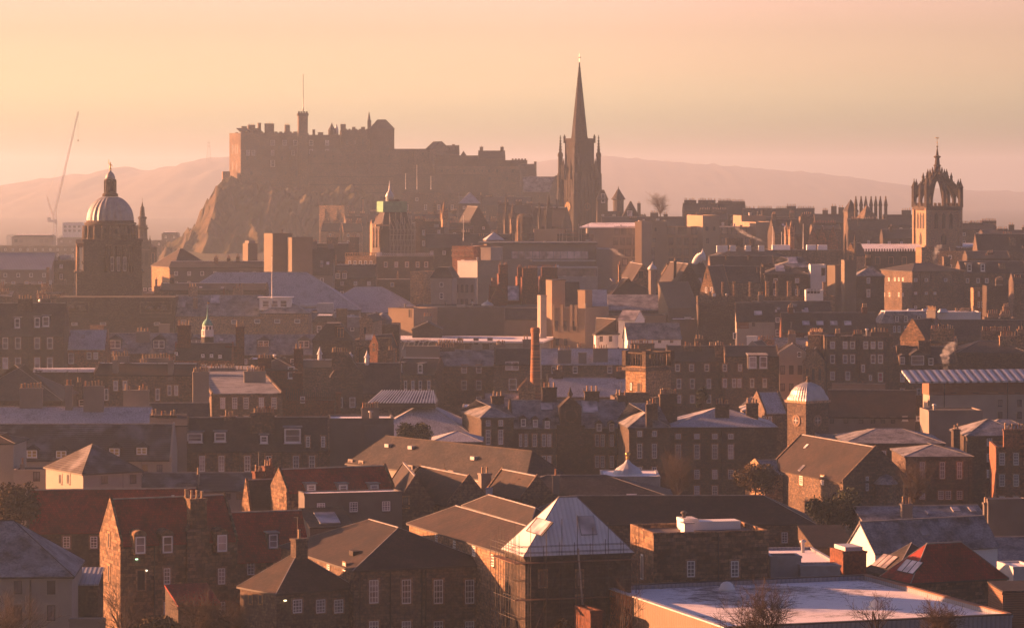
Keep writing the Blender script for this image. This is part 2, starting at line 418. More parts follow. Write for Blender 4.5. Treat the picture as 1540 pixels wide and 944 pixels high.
# ---------------------------------------------------------------- generic building
ALL = []
class Bd:
    def __init__(s, name, label, cat, xl, xr, ye, D, rot=0, dep=10, xb=None, xbr=None, base=None, group=None):
        th = R(rot); s.th = th; s.u = Vector((math.cos(th), math.sin(th), 0)); s.v = Vector((-math.sin(th), math.cos(th), 0))
        ax = D * (xl - CX) / FOC; s.D = D
        k = (xr - CX) / FOC
        s.w = (k * D - ax) / (math.cos(th) - k * math.sin(th))
        if xb is not None:
            kb = (xb - CX) / FOC; dep = (ax - kb * D) / (math.sin(th) + kb * math.cos(th))
        if xbr is not None:
            bx = ax + s.w * math.cos(th); by = D + s.w * math.sin(th); kb = (xbr - CX) / FOC
            dep = (bx - kb * by) / (math.sin(th) + kb * math.cos(th))
        s.d = dep
        if base is None: base = ground(D, ax) - 1.5
        s.base = base; s.O = Vector((ax, D, base))
        s.ze = CZ - (ye - HY) * D / FOC - base
        s.near = D < 640; s.mid = D < 1000
        s.e = empty(name, s.O, th); tag(s.e, label, cat, group)
        s.zr = s.ze; s.kind = 'flat'; s.wall = 'stone'
        s.plane = None; s.label = label; s.nwin = 0; s.nch = 0; s.cat = cat; ALL.append(s)
    def loc(s, P):
        d = P - s.O; return Vector((d.dot(s.u), d.dot(s.v), d.z))
    def ray(s, px, py):
        """camera ray in local coordinates: origin, direction"""
        o = s.loc(Vector((0, 0, CZ))); d = Vector(((px - CX) / FOC, 1, -(py - HY) / FOC))
        return o, Vector((d.dot(s.u), d.dot(s.v), d.z))
    def hv(s, px, py, v=0.0):
        o, d = s.ray(px, py); t = (v - o.y) / d.y; return o + d * t
    def hu(s, px, py, u=0.0):
        o, d = s.ray(px, py); t = (u - o.x) / d.x; return o + d * t
    def hp(s, px, py, P, n):
        o, d = s.ray(px, py); t = (P - o).dot(n) / d.dot(n); return o + d * t
    def k(s, v=0.0): return (s.D + v) / FOC       # metres per photo pixel
    def zpx(s, py, v=0.0): return CZ - (py - HY) * (s.D + v * math.cos(s.th)) / FOC - s.base

    def roof(s, kind, yr=None, mat='slate', rise=None, wall='stone', inset=None, skew=True, ridge='ridge', par=.9, over=.3, snow='snow', mh=None, side=None, wmat_side=None):
        w, d, ze = s.w, s.d, s.ze; s.kind = kind; s.wall = wall
        vr = d / 2
        if kind in ('gy', 'pyr'): vr = 0 if kind == 'gy' else d / 2
        if kind == 'hipv': vr = min(w, d) / 2 if inset is None else inset
        if kind == 'shed': vr = d
        if rise is None and yr is not None: rise = s.zpx(yr, vr) - ze
        if kind == 'flat': rise = 0
        zr = ze + rise; s.zr = zr; s.rise = rise
        wb = MB(); rb = MB(); T = .18; ws = wmat_side or wall
        # walls
        wb.face([(0,0,0),(w,0,0),(w,0,ze)] + ([(w/2,0,zr)] if kind == 'gy' else []) + [(0,0,ze)], wall)
        wb.face([(w,d,0),(0,d,0),(0,d,zr if kind == 'shed' else ze)] + ([(w/2,d,zr)] if kind == 'gy' else []) + [(w,d,zr if kind == 'shed' else ze)], wall)
        L = [(0,d,0),(0,0,0),(0,0,ze)] + ([(0,d/2,zr)] if kind == 'gx' else []) + [(0,d,zr if kind == 'shed' else ze)]
        wb.face(L, ws)
        wb.face([(w,y,z) for x,y,z in reversed(L)], ws)
        if kind in ('gx', 'gy', 'shed', 'hip', 'hipv', 'pyr', 'mans', 'none'):
            wb.box(-.12, w+.12, -.12, -.001, ze-.42, ze-.12, wall)     # cornice
        if kind == 'gx':
            sl = rise / (d / 2); o = over; x0, x1 = (.3, w-.3) if skew else (-.2, w+.2)
            rb.slab([(x0,-o,ze-o*sl+.05),(x1,-o,ze-o*sl+.05),(x1,d/2,zr+.05),(x0,d/2,zr+.05)], T, mat)
            rb.slab([(x1,d+o,ze-o*sl+.05),(x0,d+o,ze-o*sl+.05),(x0,d/2,zr+.05),(x1,d/2,zr+.05)], T, mat)
            if ridge: rb.box(x0, x1, d/2-.14, d/2+.14, zr-.02, zr+.14, ridge)
            if skew:
                for a, b2 in ((-.02, .3), (w-.3, w+.02)):
                    wb.slab([(a,-.1,ze-.1*sl+.32),(b2,-.1,ze-.1*sl+.32),(b2,d/2,zr+.34),(a,d/2,zr+.34)], .5, wall)
                    wb.slab([(b2,d+.1,ze-.1*sl+.32),(a,d+.1,ze-.1*sl+.32),(a,d/2,zr+.34),(b2,d/2,zr+.34)], .5, wall)
            s.plane = (Vector((0,0,ze+.05)), Vector((0,-sl,1)).normalized(), -math.atan(sl)); s.sl = sl
        elif kind == 'gy':
            sl = rise / (w / 2); o = over; y0, y1 = (.3, d-.3) if skew else (-.25, d+.2)
            rb.slab([(-o,y1,ze-o*sl+.05),(-o,y0,ze-o*sl+.05),(w/2,y0,zr+.05),(w/2,y1,zr+.05)], T, mat)
            rb.slab([(w+o,y0,ze-o*sl+.05),(w+o,y1,ze-o*sl+.05),(w/2,y1,zr+.05),(w/2,y0,zr+.05)], T, mat)
            if ridge: rb.box(w/2-.14, w/2+.14, y0, y1, zr-.02, zr+.14, ridge)
            if skew:
                for a, b2 in ((-.02, .3), (d-.3, d+.02)):
                    wb.slab([(-.1,b2,ze-.1*sl+.3),(-.1,a,ze-.1*sl+.3),(w/2,a,zr+.34),(w/2,b2,zr+.34)], .5, wall)
                    wb.slab([(w+.1,a,ze-.1*sl+.3),(w+.1,b2,ze-.1*sl+.3),(w/2,b2,zr+.34),(w/2,a,zr+.34)], .5, wall)
            s.plane = (Vector((0,0,ze+.05)), Vector((-sl,0,1)).normalized(), 0); s.sl = sl
        elif kind in ('hip', 'hipv', 'pyr'):
            o = over
            if kind == 'hip': i = inset if inset is not None else min(d/2, w*.45); r = [(i, d/2), (w-i, d/2)]
            elif kind == 'hipv': i = inset if inset is not None else min(w/2, d*.45); r = [(w/2, i), (w/2, d-i)]
            else: r = [(w/2, d/2), (w/2, d/2)]
            e = [(-o,-o,ze),(w+o,-o,ze),(w+o,d+o,ze),(-o,d+o,ze)]; a = (*r[0], zr); b2 = (*r[1], zr)
            rb.mesh([(x,y,z-.2) for x,y,z in e] + e, [(0,3,2,1),(0,1,5,4),(1,2,6,5),(2,3,7,6),(3,0,4,7)], 'iron')
            if kind == 'pyr': fs = [(e[0],e[1],a),(e[1],e[2],a),(e[2],e[3],a),(e[3],e[0],a)]
            elif kind == 'hip': fs = [(e[0],e[1],b2,a),(e[1],e[2],b2),(e[2],e[3],a,b2),(e[3],e[0],a)]
            else: fs = [(e[0],e[1],a),(e[1],e[2],b2,a),(e[2],e[3],b2),(e[3],e[0],a,b2)]
            for f in fs: rb.face([(x,y,z+.002) for x,y,z in f], mat)
            if ridge:
                n0, n1 = (a, b2) if kind != 'hipv' else (a, b2)
                near_r = {'hip': (a, b2, b2, a), 'hipv': (a, a, b2, b2), 'pyr': (a, a, a, a)}[kind]
                for c, t in zip(e, near_r): rb.tube(c, t, .06, .06, ridge, 4)
                if kind != 'pyr': rb.tube(a, b2, .11, .11, ridge, 4)
            f = (e[0], e[1], a); nrm = (Vector(f[1]) - Vector(f[0])).cross(Vector(f[2]) - Vector(f[0])).normalized()
            s.plane = (Vector(e[0]), nrm, -math.acos(nrm.z)); s.sl = math.tan(math.acos(nrm.z))
            g = (e[3], e[0], a); nl = (Vector(g[1]) - Vector(g[0])).cross(Vector(g[2]) - Vector(g[0])).normalized()
            s.lplane = (Vector(e[0]), nl)
        elif kind == 'mans':
            i = inset if inset is not None else 1.4; o = over
            e = [(-o,-o),(w+o,-o),(w+o,d+o),(-o,d+o)]; t = [(i,i),(w-i,i),(w-i,d-i),(i,d-i)]
            P = [(x,y,ze) for x,y in e] + [(x,y,zr) for x,y in t]
            rb.mesh(P, [(0,3,2,1),(0,1,5,4),(1,2,6,5),(2,3,7,6),(3,0,4,7)], mat)
            rb.mesh([(x,y,zr+.15) for x,y in t] + [(x,y,zr) for x,y in t], [(0,1,2,3),(0,4,5,1),(1,5,6,2),(2,6,7,3),(3,7,4,0)], snow)
            nrm = Vector((0, -(rise), i + o)).normalized(); s.sl = rise / (i + o)
            s.plane = (Vector((0,-o,ze)), nrm, 0)
        elif kind == 'shed':
            sl = rise / d; o = over
            rb.slab([(-.1,-o,ze-o*sl+.05),(w+.1,-o,ze-o*sl+.05),(w+.1,d,zr+.05),(-.1,d,zr+.05)], T, mat)
            s.plane = (Vector((0,0,ze+.05)), Vector((0,-sl,1)).normalized(), 0); s.sl = sl
        elif kind == 'flat':
            p = .35; zz = ze - par
            wb.mesh([(0,0,ze),(w,0,ze),(w,d,ze),(0,d,ze),(p,p,ze),(w-p,p,ze),(w-p,d-p,ze),(p,d-p,ze)],
                    [(0,1,5,4),(1,2,6,5),(2,3,7,6),(3,0,4,7)], wall)
            wb.mesh([(p,p,zz),(w-p,p,zz),(w-p,d-p,zz),(p,d-p,zz),(p,p,ze),(w-p,p,ze),(w-p,d-p,ze),(p,d-p,ze)],
                    [(0,4,5,1),(1,5,6,2),(2,6,7,3),(3,7,4,0)], wall)
            wb.box(-.1, w+.1, -.1, -.001, ze-.25, ze+.03, mat if mat in ('white','lead_pale','lead') else wall)
            rb.box(p-.02, w-p+.02, p-.02, d-p+.02, zz-.2, zz, snow)
        s.wo = wb.build('wall', s.e)
        if rb.v: s.ro = rb.build('roof', s.e)
        return s
    def win(s, y, xs, w, h, style='sashs', glass='glass', wall='front', surr=None, lab=None):
        """a row of windows: xs list of pixel columns, y pixel row of their centres, w and h in pixels"""
        if wall == 'front': s.nwin += 1
        surr = surr or ('white' if style == 'white' else ('stone_warm' if s.wall.startswith(('stone', 'rubble')) else s.wall))
        if isinstance(xs, tuple):
            a, b, n = xs; xs = [a + (b - a) * i / max(1, n - 1) for i in range(n)]
        for x in xs:
            if wall == 'front':
                p = s.hv(x, y, 0); kk = (s.D + p.x * math.sin(s.th)) / FOC; rz = 0; sc_ = math.cos(s.th); lo = (p.x, -.012, p.z)
            elif wall == 'left':
                p = s.hu(x, y, 0); kk = s.D / FOC; rz = -math.pi/2; sc_ = max(.2, abs(math.sin(s.th + (x-CX)/FOC))); lo = (-.012, p.y, p.z)
            else:
                p = s.hu(x, y, s.w); kk = s.D / FOC; rz = math.pi/2; sc_ = max(.2, abs(math.sin(s.th + (x-CX)/FOC))); lo = (s.w+.012, p.y, p.z)
            window(s.e, lo, rz, w * kk / sc_, h * kk, style, s.near, surr, glass)
        return s
    def autowin(s, n, rows, y0, dy, w, h, m=.1, style='sashs', glass='glass', skip=0.0, surr=None):
        """rows x n evenly spaced windows, first row centred on pixel row y0"""
        xl = CX + s.O.x / s.D * FOC; B = s.O + s.u * s.w; xr = CX + B.x / B.y * FOC
        for r in range(rows):
            xs = [xl + (xr - xl) * (m + (1 - 2*m) * (i / max(1, n - 1) if n > 1 else .5)) for i in range(n)]
            xs = [x for x in xs if rnd.random() >= skip]
            s.win(y0 + r * dy, xs, w, h, style, glass, surr=surr)
        return s
    def rz(s, u, v):
        """roof height at local u, v"""
        w, d = s.w, s.d
        if s.kind == 'gx': return s.ze + s.rise * (1 - abs(v - d/2) / (d/2))
        if s.kind == 'gy': return s.ze + s.rise * (1 - abs(u - w/2) / (w/2))
        if s.kind in ('hip', 'hipv', 'pyr'):
            return s.ze + s.rise * max(0, min(1, min(u, w-u, v, d-v) / (min(w, d)/2)))
        return s.ze
    def ch(s, *specs, mat=None, pots='pot', along='u', wv=None, hp=1.0):
        """chimneys: (px, y_top, width_px, pots, v fraction)"""
        s.nch += 1
        for sp in specs:
            px, yt, wp, n = sp[:4]; vf = sp[4] if len(sp) > 4 else .5
            v = vf * s.d; p = s.hv(px, yt, v); u = min(max(p.x, .35), s.w - .35) if vf not in (0, 1) else p.x
            u = p.x
            wu = wp * (s.D + v) / FOC / max(.5, math.cos(s.th))
            z0 = s.rz(min(max(u, 0), s.w), v) - 1.2
            if u < 0 or u > s.w: z0 = 0
            wv_ = wv or min(1.1, max(.7, wu))
            if along == 'v': wv_ = wv or 3.0
            chimney(s.e, u, v, min(z0, p.z - 1.5), p.z, wu, wv_, n, s.mid, mat or (s.wall if s.wall not in ('white', 'cream') else 'render'), along, pots, hp)
        return s
    def skylight(s, *specs, glass='glass_roof', name='skylight'):
        P, n, a = s.plane
        tu = Vector((1, 0, 0)) if abs(n.x) < .05 or s.kind != 'gy' else Vector((0, -1, 0))
        tu = (tu - n * tu.dot(n)).normalized(); tv = n.cross(tu)
        for px, py, wp, hpx in specs:
            c = s.hp(px, py, P, n); w = wp * s.k() / 2; h = hpx * s.k() / max(.3, tv.z) / 2
            b = MB()
            def qd(w_, h_, off, m, t=.12):
                q = [c + tu*(sx*w_) + tv*(sy*h_) + n*off for sx, sy in ((-1,-1),(1,-1),(1,1),(-1,1))]
                b.mesh(q + [x - n*t for x in q], [(0,1,2,3),(4,7,6,5),(0,4,5,1),(1,5,6,2),(2,6,7,3),(3,7,4,0)], m)
            qd(w, h, .12, 'lead'); qd(w-.06, h-.06, .14, glass, .02)
            b.build(name, s.e)
        return s
    def lskylight(s, px, py, wp, hpx, n=3, glass='glass_roof'):
        """glazed strips on the left hip slope"""
        P, nn = s.lplane; tu = Vector((0, -1, 0)); tu = (tu - nn * tu.dot(nn)).normalized(); tv = nn.cross(tu)
        c = s.hp(px, py, P, nn); W_ = wp * s.k() / 2 / max(.25, math.sin(s.th)); H = hpx * s.k() / max(.3, tv.z) / 2
        b = MB()
        def qd(cc, w_, h_, off, m, t=.1):
            q = [cc + tu*(sx*w_) + tv*(sy*h_) + nn*off for sx, sy in ((-1,-1),(1,-1),(1,1),(-1,1))]
            b.mesh(q + [x - nn*t for x in q], [(0,1,2,3),(4,7,6,5),(0,4,5,1),(1,5,6,2),(2,6,7,3),(3,7,4,0)], m)
        qd(c, W_, H, .1, 'iron')
        for i in range(n):
            qd(c + tu * (W_ * 2 * ((i + .5) / n - .5)), W_ / n * .8, H * .94, .13, glass, .02)
        b.build('skylight', s.e)
        return s
    def dorm(s, *specs, mat='slate', kind='flat', frame='white', style='white', glass='glass_pale'):
        """dormers on the front slope: (px, y_bottom, width_px, height_px)"""
        P, n, a = s.plane
        for px, yb, wp, hpx in specs:
            c = s.hp(px, yb, P, n); w = wp * s.k(); h = hpx * s.k()
            L = h / max(.25, s.sl) + .3
            b = MB(); z = c.z - .1
            b.box(c.x-w/2-.08, c.x+w/2+.08, c.y, c.y+L, z, z+h, mat if frame == 'white' and kind != 'stone' else frame)
            if kind == 'flat': b.box(c.x-w/2-.2, c.x+w/2+.2, c.y-.2, c.y+L+.1, z+h, z+h+.15, 'ridge')
            elif kind in ('gable', 'stone'):
                g = w * .42
                x0, x1 = c.x-w/2-.25, c.x+w/2+.25; y0 = c.y-.2; y1 = c.y+L+1.2
                b.mesh([(x0,y0,z+h),(x1,y0,z+h),(c.x,y0,z+h+g),(x0,y1,z+h),(x1,y1,z+h),(c.x,y1,z+h+g)],
                       [(0,1,2),(3,5,4),(0,2,5,3),(1,4,5,2),(0,3,4,1)], mat)
                if kind == 'stone': b.mesh([(x0,y0-.12,z+h-.05),(x1,y0-.12,z+h-.05),(c.x,y0-.12,z+h+g+.25),(x0,y0+.1,z+h-.05),(x1,y0+.1,z+h-.05),(c.x,y0+.1,z+h+g+.25)],
                       [(0,1,2),(3,5,4),(0,2,5,3),(1,4,5,2),(0,3,4,1)], frame)
            elif kind == 'hip':
                g = h * .55; x0, x1 = c.x-w/2-.3, c.x+w/2+.3; y0 = c.y-.3; y1 = c.y+L+1.0
                b.mesh([(x0,y0,z+h),(x1,y0,z+h),(x1,y1,z+h),(x0,y1,z+h),(c.x,y0+w*.45,z+h+g),(c.x,y1,z+h+g)],
                       [(0,1,4),(1,2,5,4),(3,0,4,5),(2,3,5),(0,3,2,1)], mat)
            elif kind == 'round':
                b.lathe(0, 0, [(0,0)], mat, 3) if False else None
                pts = [(c.x + (w/2+.15)*math.cos(t), z+h + (w/2+.15)*.8*math.sin(t)) for t in [math.pi*i/8 for i in range(9)]]
                m_ = len(pts); V = [(x, c.y-.1, zz) for x, zz in pts] + [(x, c.y+L+.8, zz) for x, zz in pts]
                b.mesh(V, [tuple(range(m_-1, -1, -1)), tuple(range(m_, 2*m_))] + [(i, i+1, i+1+m_, i+m_) for i in range(m_-1)], frame)
            dm = b.build('dormer', s.e)
            window(dm, (c.x, c.y-.03, z+h/2), 0, w*.94, h*.9, style, False, 'white' if style == 'white' else 'stone_warm', glass)
        return s
    def pipes(s, *xs, wall='front'):
        for x in xs:
            b = MB()
            p = s.hv(x, 400, 0); b.tube((p.x, -.1, .5), (p.x, -.1, s.ze-.3), .08, .08, 'iron', 5)
            b.build('drainpipe', s.e)
        return s

def fill_windows():
    """plain rows of sashes on every masonry front that still has none"""
    for s in ALL:
        if s.nwin or s.cat not in ('building', 'terrace', 'tenement') or not s.wall.startswith(('stone', 'ashlar', 'render', 'cream', 'brick')): continue
        if any(k in s.label for k in ('blank', 'plain', 'stack', 'chimney', 'wall', 'windowless', 'gable', 'shed', 'screen', 'link', 'clad', 'grey block', 'shoulder', 'drum', 'slab', 'shaft')) or s.w < 5: continue
        D = s.D; sp = 3.1 if D < 800 else 3.6; n = max(1, int((s.w - 1.6) / sp)); rows = 3 if D < 1000 else 2
        for r in range(rows):
            z = s.ze - 1.9 - 3.3 * r
            if z < 3: break
            for i in range(n):
                if rnd.random() < .08: continue
                x = s.w * (i + .5) / n
                window(s.e, (x, -.012, z), 0, 1.1, 1.8 if r else 1.3, 'sashs' if D < 1000 else 'sash', s.near, 'stone_warm' if s.wall.startswith('stone') else s.wall, 'glass')
def fill_castle():
    for s in ALL:
        if s.cat != 'castle' or s.nwin or s.w < 7: continue
        for r in range(2):
            for i in range(int(s.w / 4.5)):
                if rnd.random() < .35: continue
                window(s.e, (3 + 4.5 * i + rnd.uniform(-1, 1), -.012, s.ze - 2.6 - 4.2 * r), 0, rnd.choice((.8, 1.1)), rnd.choice((1.2, 1.8)), 'dark', False, 'stone', 'dark')
        c = 0
        while s.w > 12 and c < 2:
            c += 1; x = s.w * rnd.uniform(.1, .9); b = MB(); hh = rnd.uniform(.5, .9) * 9
            b.mesh([(x-.7,-1.3,s.ze-hh-6),(x+.7,-1.3,s.ze-hh-6),(x+.7,0,s.ze-hh-6),(x-.7,0,s.ze-hh-6),(x-.7,-.15,s.ze-1.5),(x+.7,-.15,s.ze-1.5),(x+.7,0,s.ze-1.5),(x-.7,0,s.ze-1.5)], [(0,1,5,4),(1,2,6,5),(3,0,4,7),(4,5,6,7),(0,3,2,1)], s.wall); b.build('buttress', s.e)
def fill_rooftops():
    for s in ALL:
        if s.kind != 'flat' or s.D > 1400 or s.w < 6 or s.d < 5 or s.cat not in ('building', 'hotel', 'office block', 'museum'): continue
        if any(k in s.label for k in ('wedge', 'wall', 'shaft', 'stack', 'cone', 'drum', 'dome', 'turret', 'college', 'strips', 'slab', 'pavilion')): continue
        for j in range(rnd.randint(1, max(1, min(5, int(s.w / 5))))):
            x = rnd.uniform(1.5, s.w - 1.5); y = rnd.uniform(1.2, s.d - 1.2); a = rnd.uniform(.3, 1.1); c_ = rnd.uniform(.3, .9); h = rnd.uniform(.5, 1.5); z = s.ze - 1.0; b = MB()
            m = rnd.choice(('lead', 'lead_pale', 'white', 'render_dark', 'steel'))
            if rnd.random() < .6:
                b.box(x - a, x + a, y - c_, y + c_, z, z + .8 + h, m); b.box(x - a - .08, x + a + .08, y - c_ - .08, y + c_ + .08, z + .8 + h, z + .9 + h, 'lead')
            else:
                b.lathe(x, y, [(.22, z), (.22, z + .8 + h), (.42, z + .9 + h), (.38, z + 1.05 + h), (.05, z + 1.2 + h)], m, 8)
            b.build('roof_vent', s.e)
def fill_chimneys():
    for s in ALL:
        if s.nch or s.D < 600 or s.D > 1700 or s.kind not in ('gx', 'hip', 'gy') or s.cat not in ('building', 'tenement') or s.w < 5: continue
        if any(k in s.label for k in ('museum', 'hall', 'skylit', 'glass', 'church', 'vast', 'lecture', 'turret', 'long brown roof', 'white', 'lead', 'metal')): continue
        for f in ((.1, .9) if s.kind == 'gx' else (.5,)):
            v = s.d * (.5 if s.kind != 'gy' else .8); u = s.w * f
            if rnd.random() < .2: continue
            n = rnd.randint(3, 6); wu = .35 * n + .3; u = min(max(u, wu/2), s.w - wu/2)
            z1 = s.rz(u, v) + rnd.uniform(1.0, 2.2)
            chimney(s.e, u, v, s.rz(u, v) - 1.5, z1, wu, .9, n, s.mid, s.wall if s.wall.startswith(('stone', 'brick', 'render')) else 'render')
        if s.kind == 'gx' and s.plane and rnd.random() < .6:
            P_, n_, a_ = s.plane
            for j in range(rnd.randint(1, 3)):
                u = s.w * rnd.uniform(.2, .8); v = s.d * rnd.uniform(.12, .32); z = s.rz(u, v); b = MB(); tv = Vector((0, n_.z, -n_.y)); c0 = Vector((u, v, z + .1))
                q = [c0 + Vector((sx_ * .45, 0, 0)) + tv * (sy_ * .6) + n_ * .1 for sx_, sy_ in ((-1, -1), (1, -1), (1, 1), (-1, 1))]
                b.mesh(q + [x - n_ * .2 for x in q], [(0,1,2,3),(4,7,6,5),(0,4,5,1),(1,5,6,2),(2,6,7,3),(3,7,4,0)], 'glass_roof'); b.build('skylight', s.e)
def B(name, label, xl, xr, ye, D, roof, yr=None, cat='building', rot=0, dep=10, xb=None, xbr=None, base=None, **kw):
    b = Bd(name, label, cat, xl, xr, ye, D, rot, dep, xb, xbr, base)
    return b.roof(roof, yr, **kw)
# ================================================================ the setting
def grid_mesh(name, xs, ys, zf, mat, kind='structure', smooth=True):
    vs = [(x, y, zf(x, y)) for y in ys for x in xs]; n = len(xs); fs = []
    for j in range(len(ys)-1):
        for i in range(n-1): fs.append((j*n+i, j*n+i+1, (j+1)*n+i+1, (j+1)*n+i))
    me = bpy.data.meshes.new(name); me.from_pydata(vs, [], fs); me.materials.append(mat)
    if smooth: me.polygons.foreach_set('use_smooth', [True]*len(fs))
    o = bpy.data.objects.new(name, me); COL.objects.link(o); tag(o, kind=kind); return o
def lerp_prof(prof, x):
    if x <= prof[0][0]: return prof[0][1]
    for (a, za), (b, zb) in zip(prof, prof[1:]):
        if x <= b: return za + (zb-za)*(x-a)/(b-a)
    return prof[-1][1]
def sstep(t): t = max(0, min(1, t)); return t*t*(3-2*t)

def gmat():
    m, nt, b = ntree('ground_cover', .95, .1)
    wp = gpos(nt)
    c = mix(nt, mp(nt, nz(nt, wp, .05, 5), .4, .6), (.05, .045, .045), (.055, .06, .035))
    c = mix(nt, mp(nt, nz(nt, wp, .012, 4), .45, .62, 0, .7), c, (.06, .05, .04))
    nt.links.new(c, b.inputs['Base Color']); return m
ys = [40, 150, 250, 300, 380, 450, 520, 600, 700, 800, 950, 1150, 1300, 1500, 1800, 2000, 2400, 3000, 4000, 6000, 9000, 14000]
xs = [-7000, -4000, -2000, -1000, -700, -500, -400, -320, -250, -200, -160, -120, -80, -40, 0, 40, 80, 120, 250, 500, 1000, 2000, 4000, 7000]
grid_mesh('ground', xs, ys, lambda x, y: ground(y, x), gmat())

# distant ridges: skyline rows read as heights of real hills 5 to 8 km away
def hill(name, D0, D1, prof, mat, n=260, amp=3.0, trees=2.5, seed=0):
    xs = [D0 * (-200 + 1940 * i / n - CX) / FOC for i in range(n+1)]
    rows = 14
    ys = [D0 + (D1 - D0) * j / rows for j in range(rows+1)]
    def zf(x, y):
        px = CX + x * FOC / D1
        top = CZ - (lerp_prof(prof, px) - HY) * D1 / FOC
        t = (y - D0) / (D1 - D0)
        z = 38 + (top - 38) * sstep(t * 1.02) 
        z += (noise.noise(Vector((x*.004, y*.004, seed))) * amp * 3 + noise.noise(Vector((x*.03, y*.03, seed+5))) * trees) * min(1, t*1.5)
        return z
    xs = [D1 * (-200 + 1940 * i / n - CX) / FOC for i in range(n+1)]
    ys += [D1 + 150, D1 + 500]
    def zf2(x, y):
        return zf(x, y) if y <= D1 else zf(x, D1) - (y - D1) * .25
    return grid_mesh(name, xs, ys, zf2, mat)
hm = plain('hill_heath', (.10, .085, .045), .95, .45, .01)
hill('wooded_hill', 6000, 8500, [(-200,296),(0,287),(30,281),(60,272),(90,268),(115,266),(150,262),(180,254),(200,251),(215,257),(240,256),(270,250),(300,243),(320,238),(345,237),(420,246),(520,262),(700,300),(900,330),(1740,345)], hm, 420, .7, 8, 3)
hill('far_hill', 7200, 10500, [(-200,330),(500,330),(640,290),(740,262),(800,245),(850,238),(905,234),(960,240),(1000,243),(1050,247),(1110,251),(1160,256),(1220,261),(1280,268),(1330,276),(1380,283),(1450,286),(1500,288),(1740,292)], plain('hill_wood', (.09, .08, .05), .95, .4, .01), 420, .7, 8, 9)

# castle rock
def rock_mat():
    m, nt, b = ntree('crag', .95, .15)
    wp = gpos(nt)
    mpn = nt.nodes.new('ShaderNodeMapping'); nt.links.new(wp, mpn.inputs[0]); mpn.inputs['Scale'].default_value = (1, 1, .35)
    n1 = nz(nt, mpn.outputs[0], .12, 8, .7)
    c = mix(nt, mp(nt, n1, .35, .65), (.025, .02, .017), (.17, .125, .09))
    geo = nt.nodes.new('ShaderNodeNewGeometry'); sep = nt.nodes.new('ShaderNodeSeparateXYZ'); nt.links.new(geo.outputs['Normal'], sep.inputs[0])
    c = mix(nt, mp(nt, sep.outputs['Z'], .55, .8), c, (.10, .09, .04))
    nt.links.new(c, b.inputs['Base Color']); bump(nt, b, n1, 1.0, 4.0); return m
RT = [(255,385),(285,372),(292,356),(300,346),(312,322),(322,306),(333,286),(341,272),(352,274),(365,284),(410,290),(460,292),(600,300),(740,304),(800,312),(840,322),(900,330),(960,345)]
def rock():
    nx, ny = 380, 120
    xs = [1850 * (250 + 720 * i / nx - CX) / FOC for i in range(nx+1)]
    ys = [1680 + 360 * j / ny for j in range(ny+1)]
    vs = []
    for y in ys:
        for x in xs:
            px = CX + x * FOC / 1850
            top = CZ - (lerp_prof(RT, px) - HY) * 1850 / FOC
            b = 80 if px > 300 else 70
            w = 1.0
            edge = 1712 + 26 * noise.noise(Vector((x*.02, 0, 3.3))) + max(0, (px-470)) * .14
            t = (y - edge) / 122.0
            z = b + (top - b) * (sstep(t * 1.15) ** .8 if t > 0 else 0)
            p = Vector((x*.045, y*.045, z*.03))
            n = noise.fractal(p, .9, 2.1, 5)
            am = 11.0 * min(1, max(0, t*3)) * (1 if t < .85 else .25)
            ridge = abs(noise.noise(Vector((x*.07, y*.02, 7)))) * 13 * min(1, max(0, t*3)) * (1 if t < .8 else 0)
            back = max(0, (y - 1960)) * .3
            n2 = noise.fractal(Vector((x*.16, y*.16, z*.12)), .8, 2.2, 4) * min(1, max(0, t*4)); z += n2 * 3.4; y2 = n2 * 4
            vs.append((x + n * 3, y + n * 5 + y2, max(b - 6, z + n * am - ridge - back)))
    n = nx + 1; fs = [(j*n+i, j*n+i+1, (j+1)*n+i+1, (j+1)*n+i) for j in range(ny) for i in range(nx)]
    me = bpy.data.meshes.new('castle_rock'); me.from_pydata(vs, [], fs); me.materials.append(rock_mat())
    o = bpy.data.objects.new('castle_rock', me); COL.objects.link(o); tag(o, kind='structure')
rock()

# the air
def haze():
    b = MB(); b.box(-7500, 7500, -120, 15000, 20, 205, 'dark')
    me = b.data('haze'); me.materials.clear()
    m = bpy.data.materials.new('haze_air'); m.use_nodes = True; nt = m.node_tree; nt.nodes.remove(nt.nodes['Principled BSDF'])
    v = nt.nodes.new('ShaderNodeVolumePrincipled'); v.inputs['Color'].default_value = (.61, .79, 1.0, 1)
    v.inputs['Density'].default_value = HAZE_DENSITY; v.inputs['Anisotropy'].default_value = .5
    nt.links.new(v.outputs[0], nt.nodes['Material Output'].inputs['Volume'])
    me.materials.append(m); o = bpy.data.objects.new('haze', me); COL.objects.link(o); tag(o, kind='stuff', label='warm winter evening haze lying over the whole city')
haze()
# ================================================================ nearest roofs (330 to 470 m)
T = 19
b = B('apartment_block', 'cream rendered flats with grey slate roof in the bottom left corner', -170, 108, 868, 362, 'hip', 783, 'apartment block', rot=3, dep=15, wall='cream', mat='slate_f', inset=7, ridge='slate')
b.win(882, [-20, 27, 77], 13, 22, 'dark'); b.win(921, [-20, 27, 77], 13, 24, 'dark'); b.win(960, [27, 77], 13, 24, 'dark'); b.pipes(46)
b = B('stone_annex', 'dark stone annex with pale sloping sheet roof right of the cream flats', 106, 147, 878, 372, 'shed', 853, rot=3, dep=9, wall='stone_dark', mat='grey_rib')
b = B('garden_wall', 'low stone wall with snow on top beside the cream flats', 104, 158, 930, 358, 'flat', None, 'wall', rot=3, dep=1.1, par=.1, wall='render')

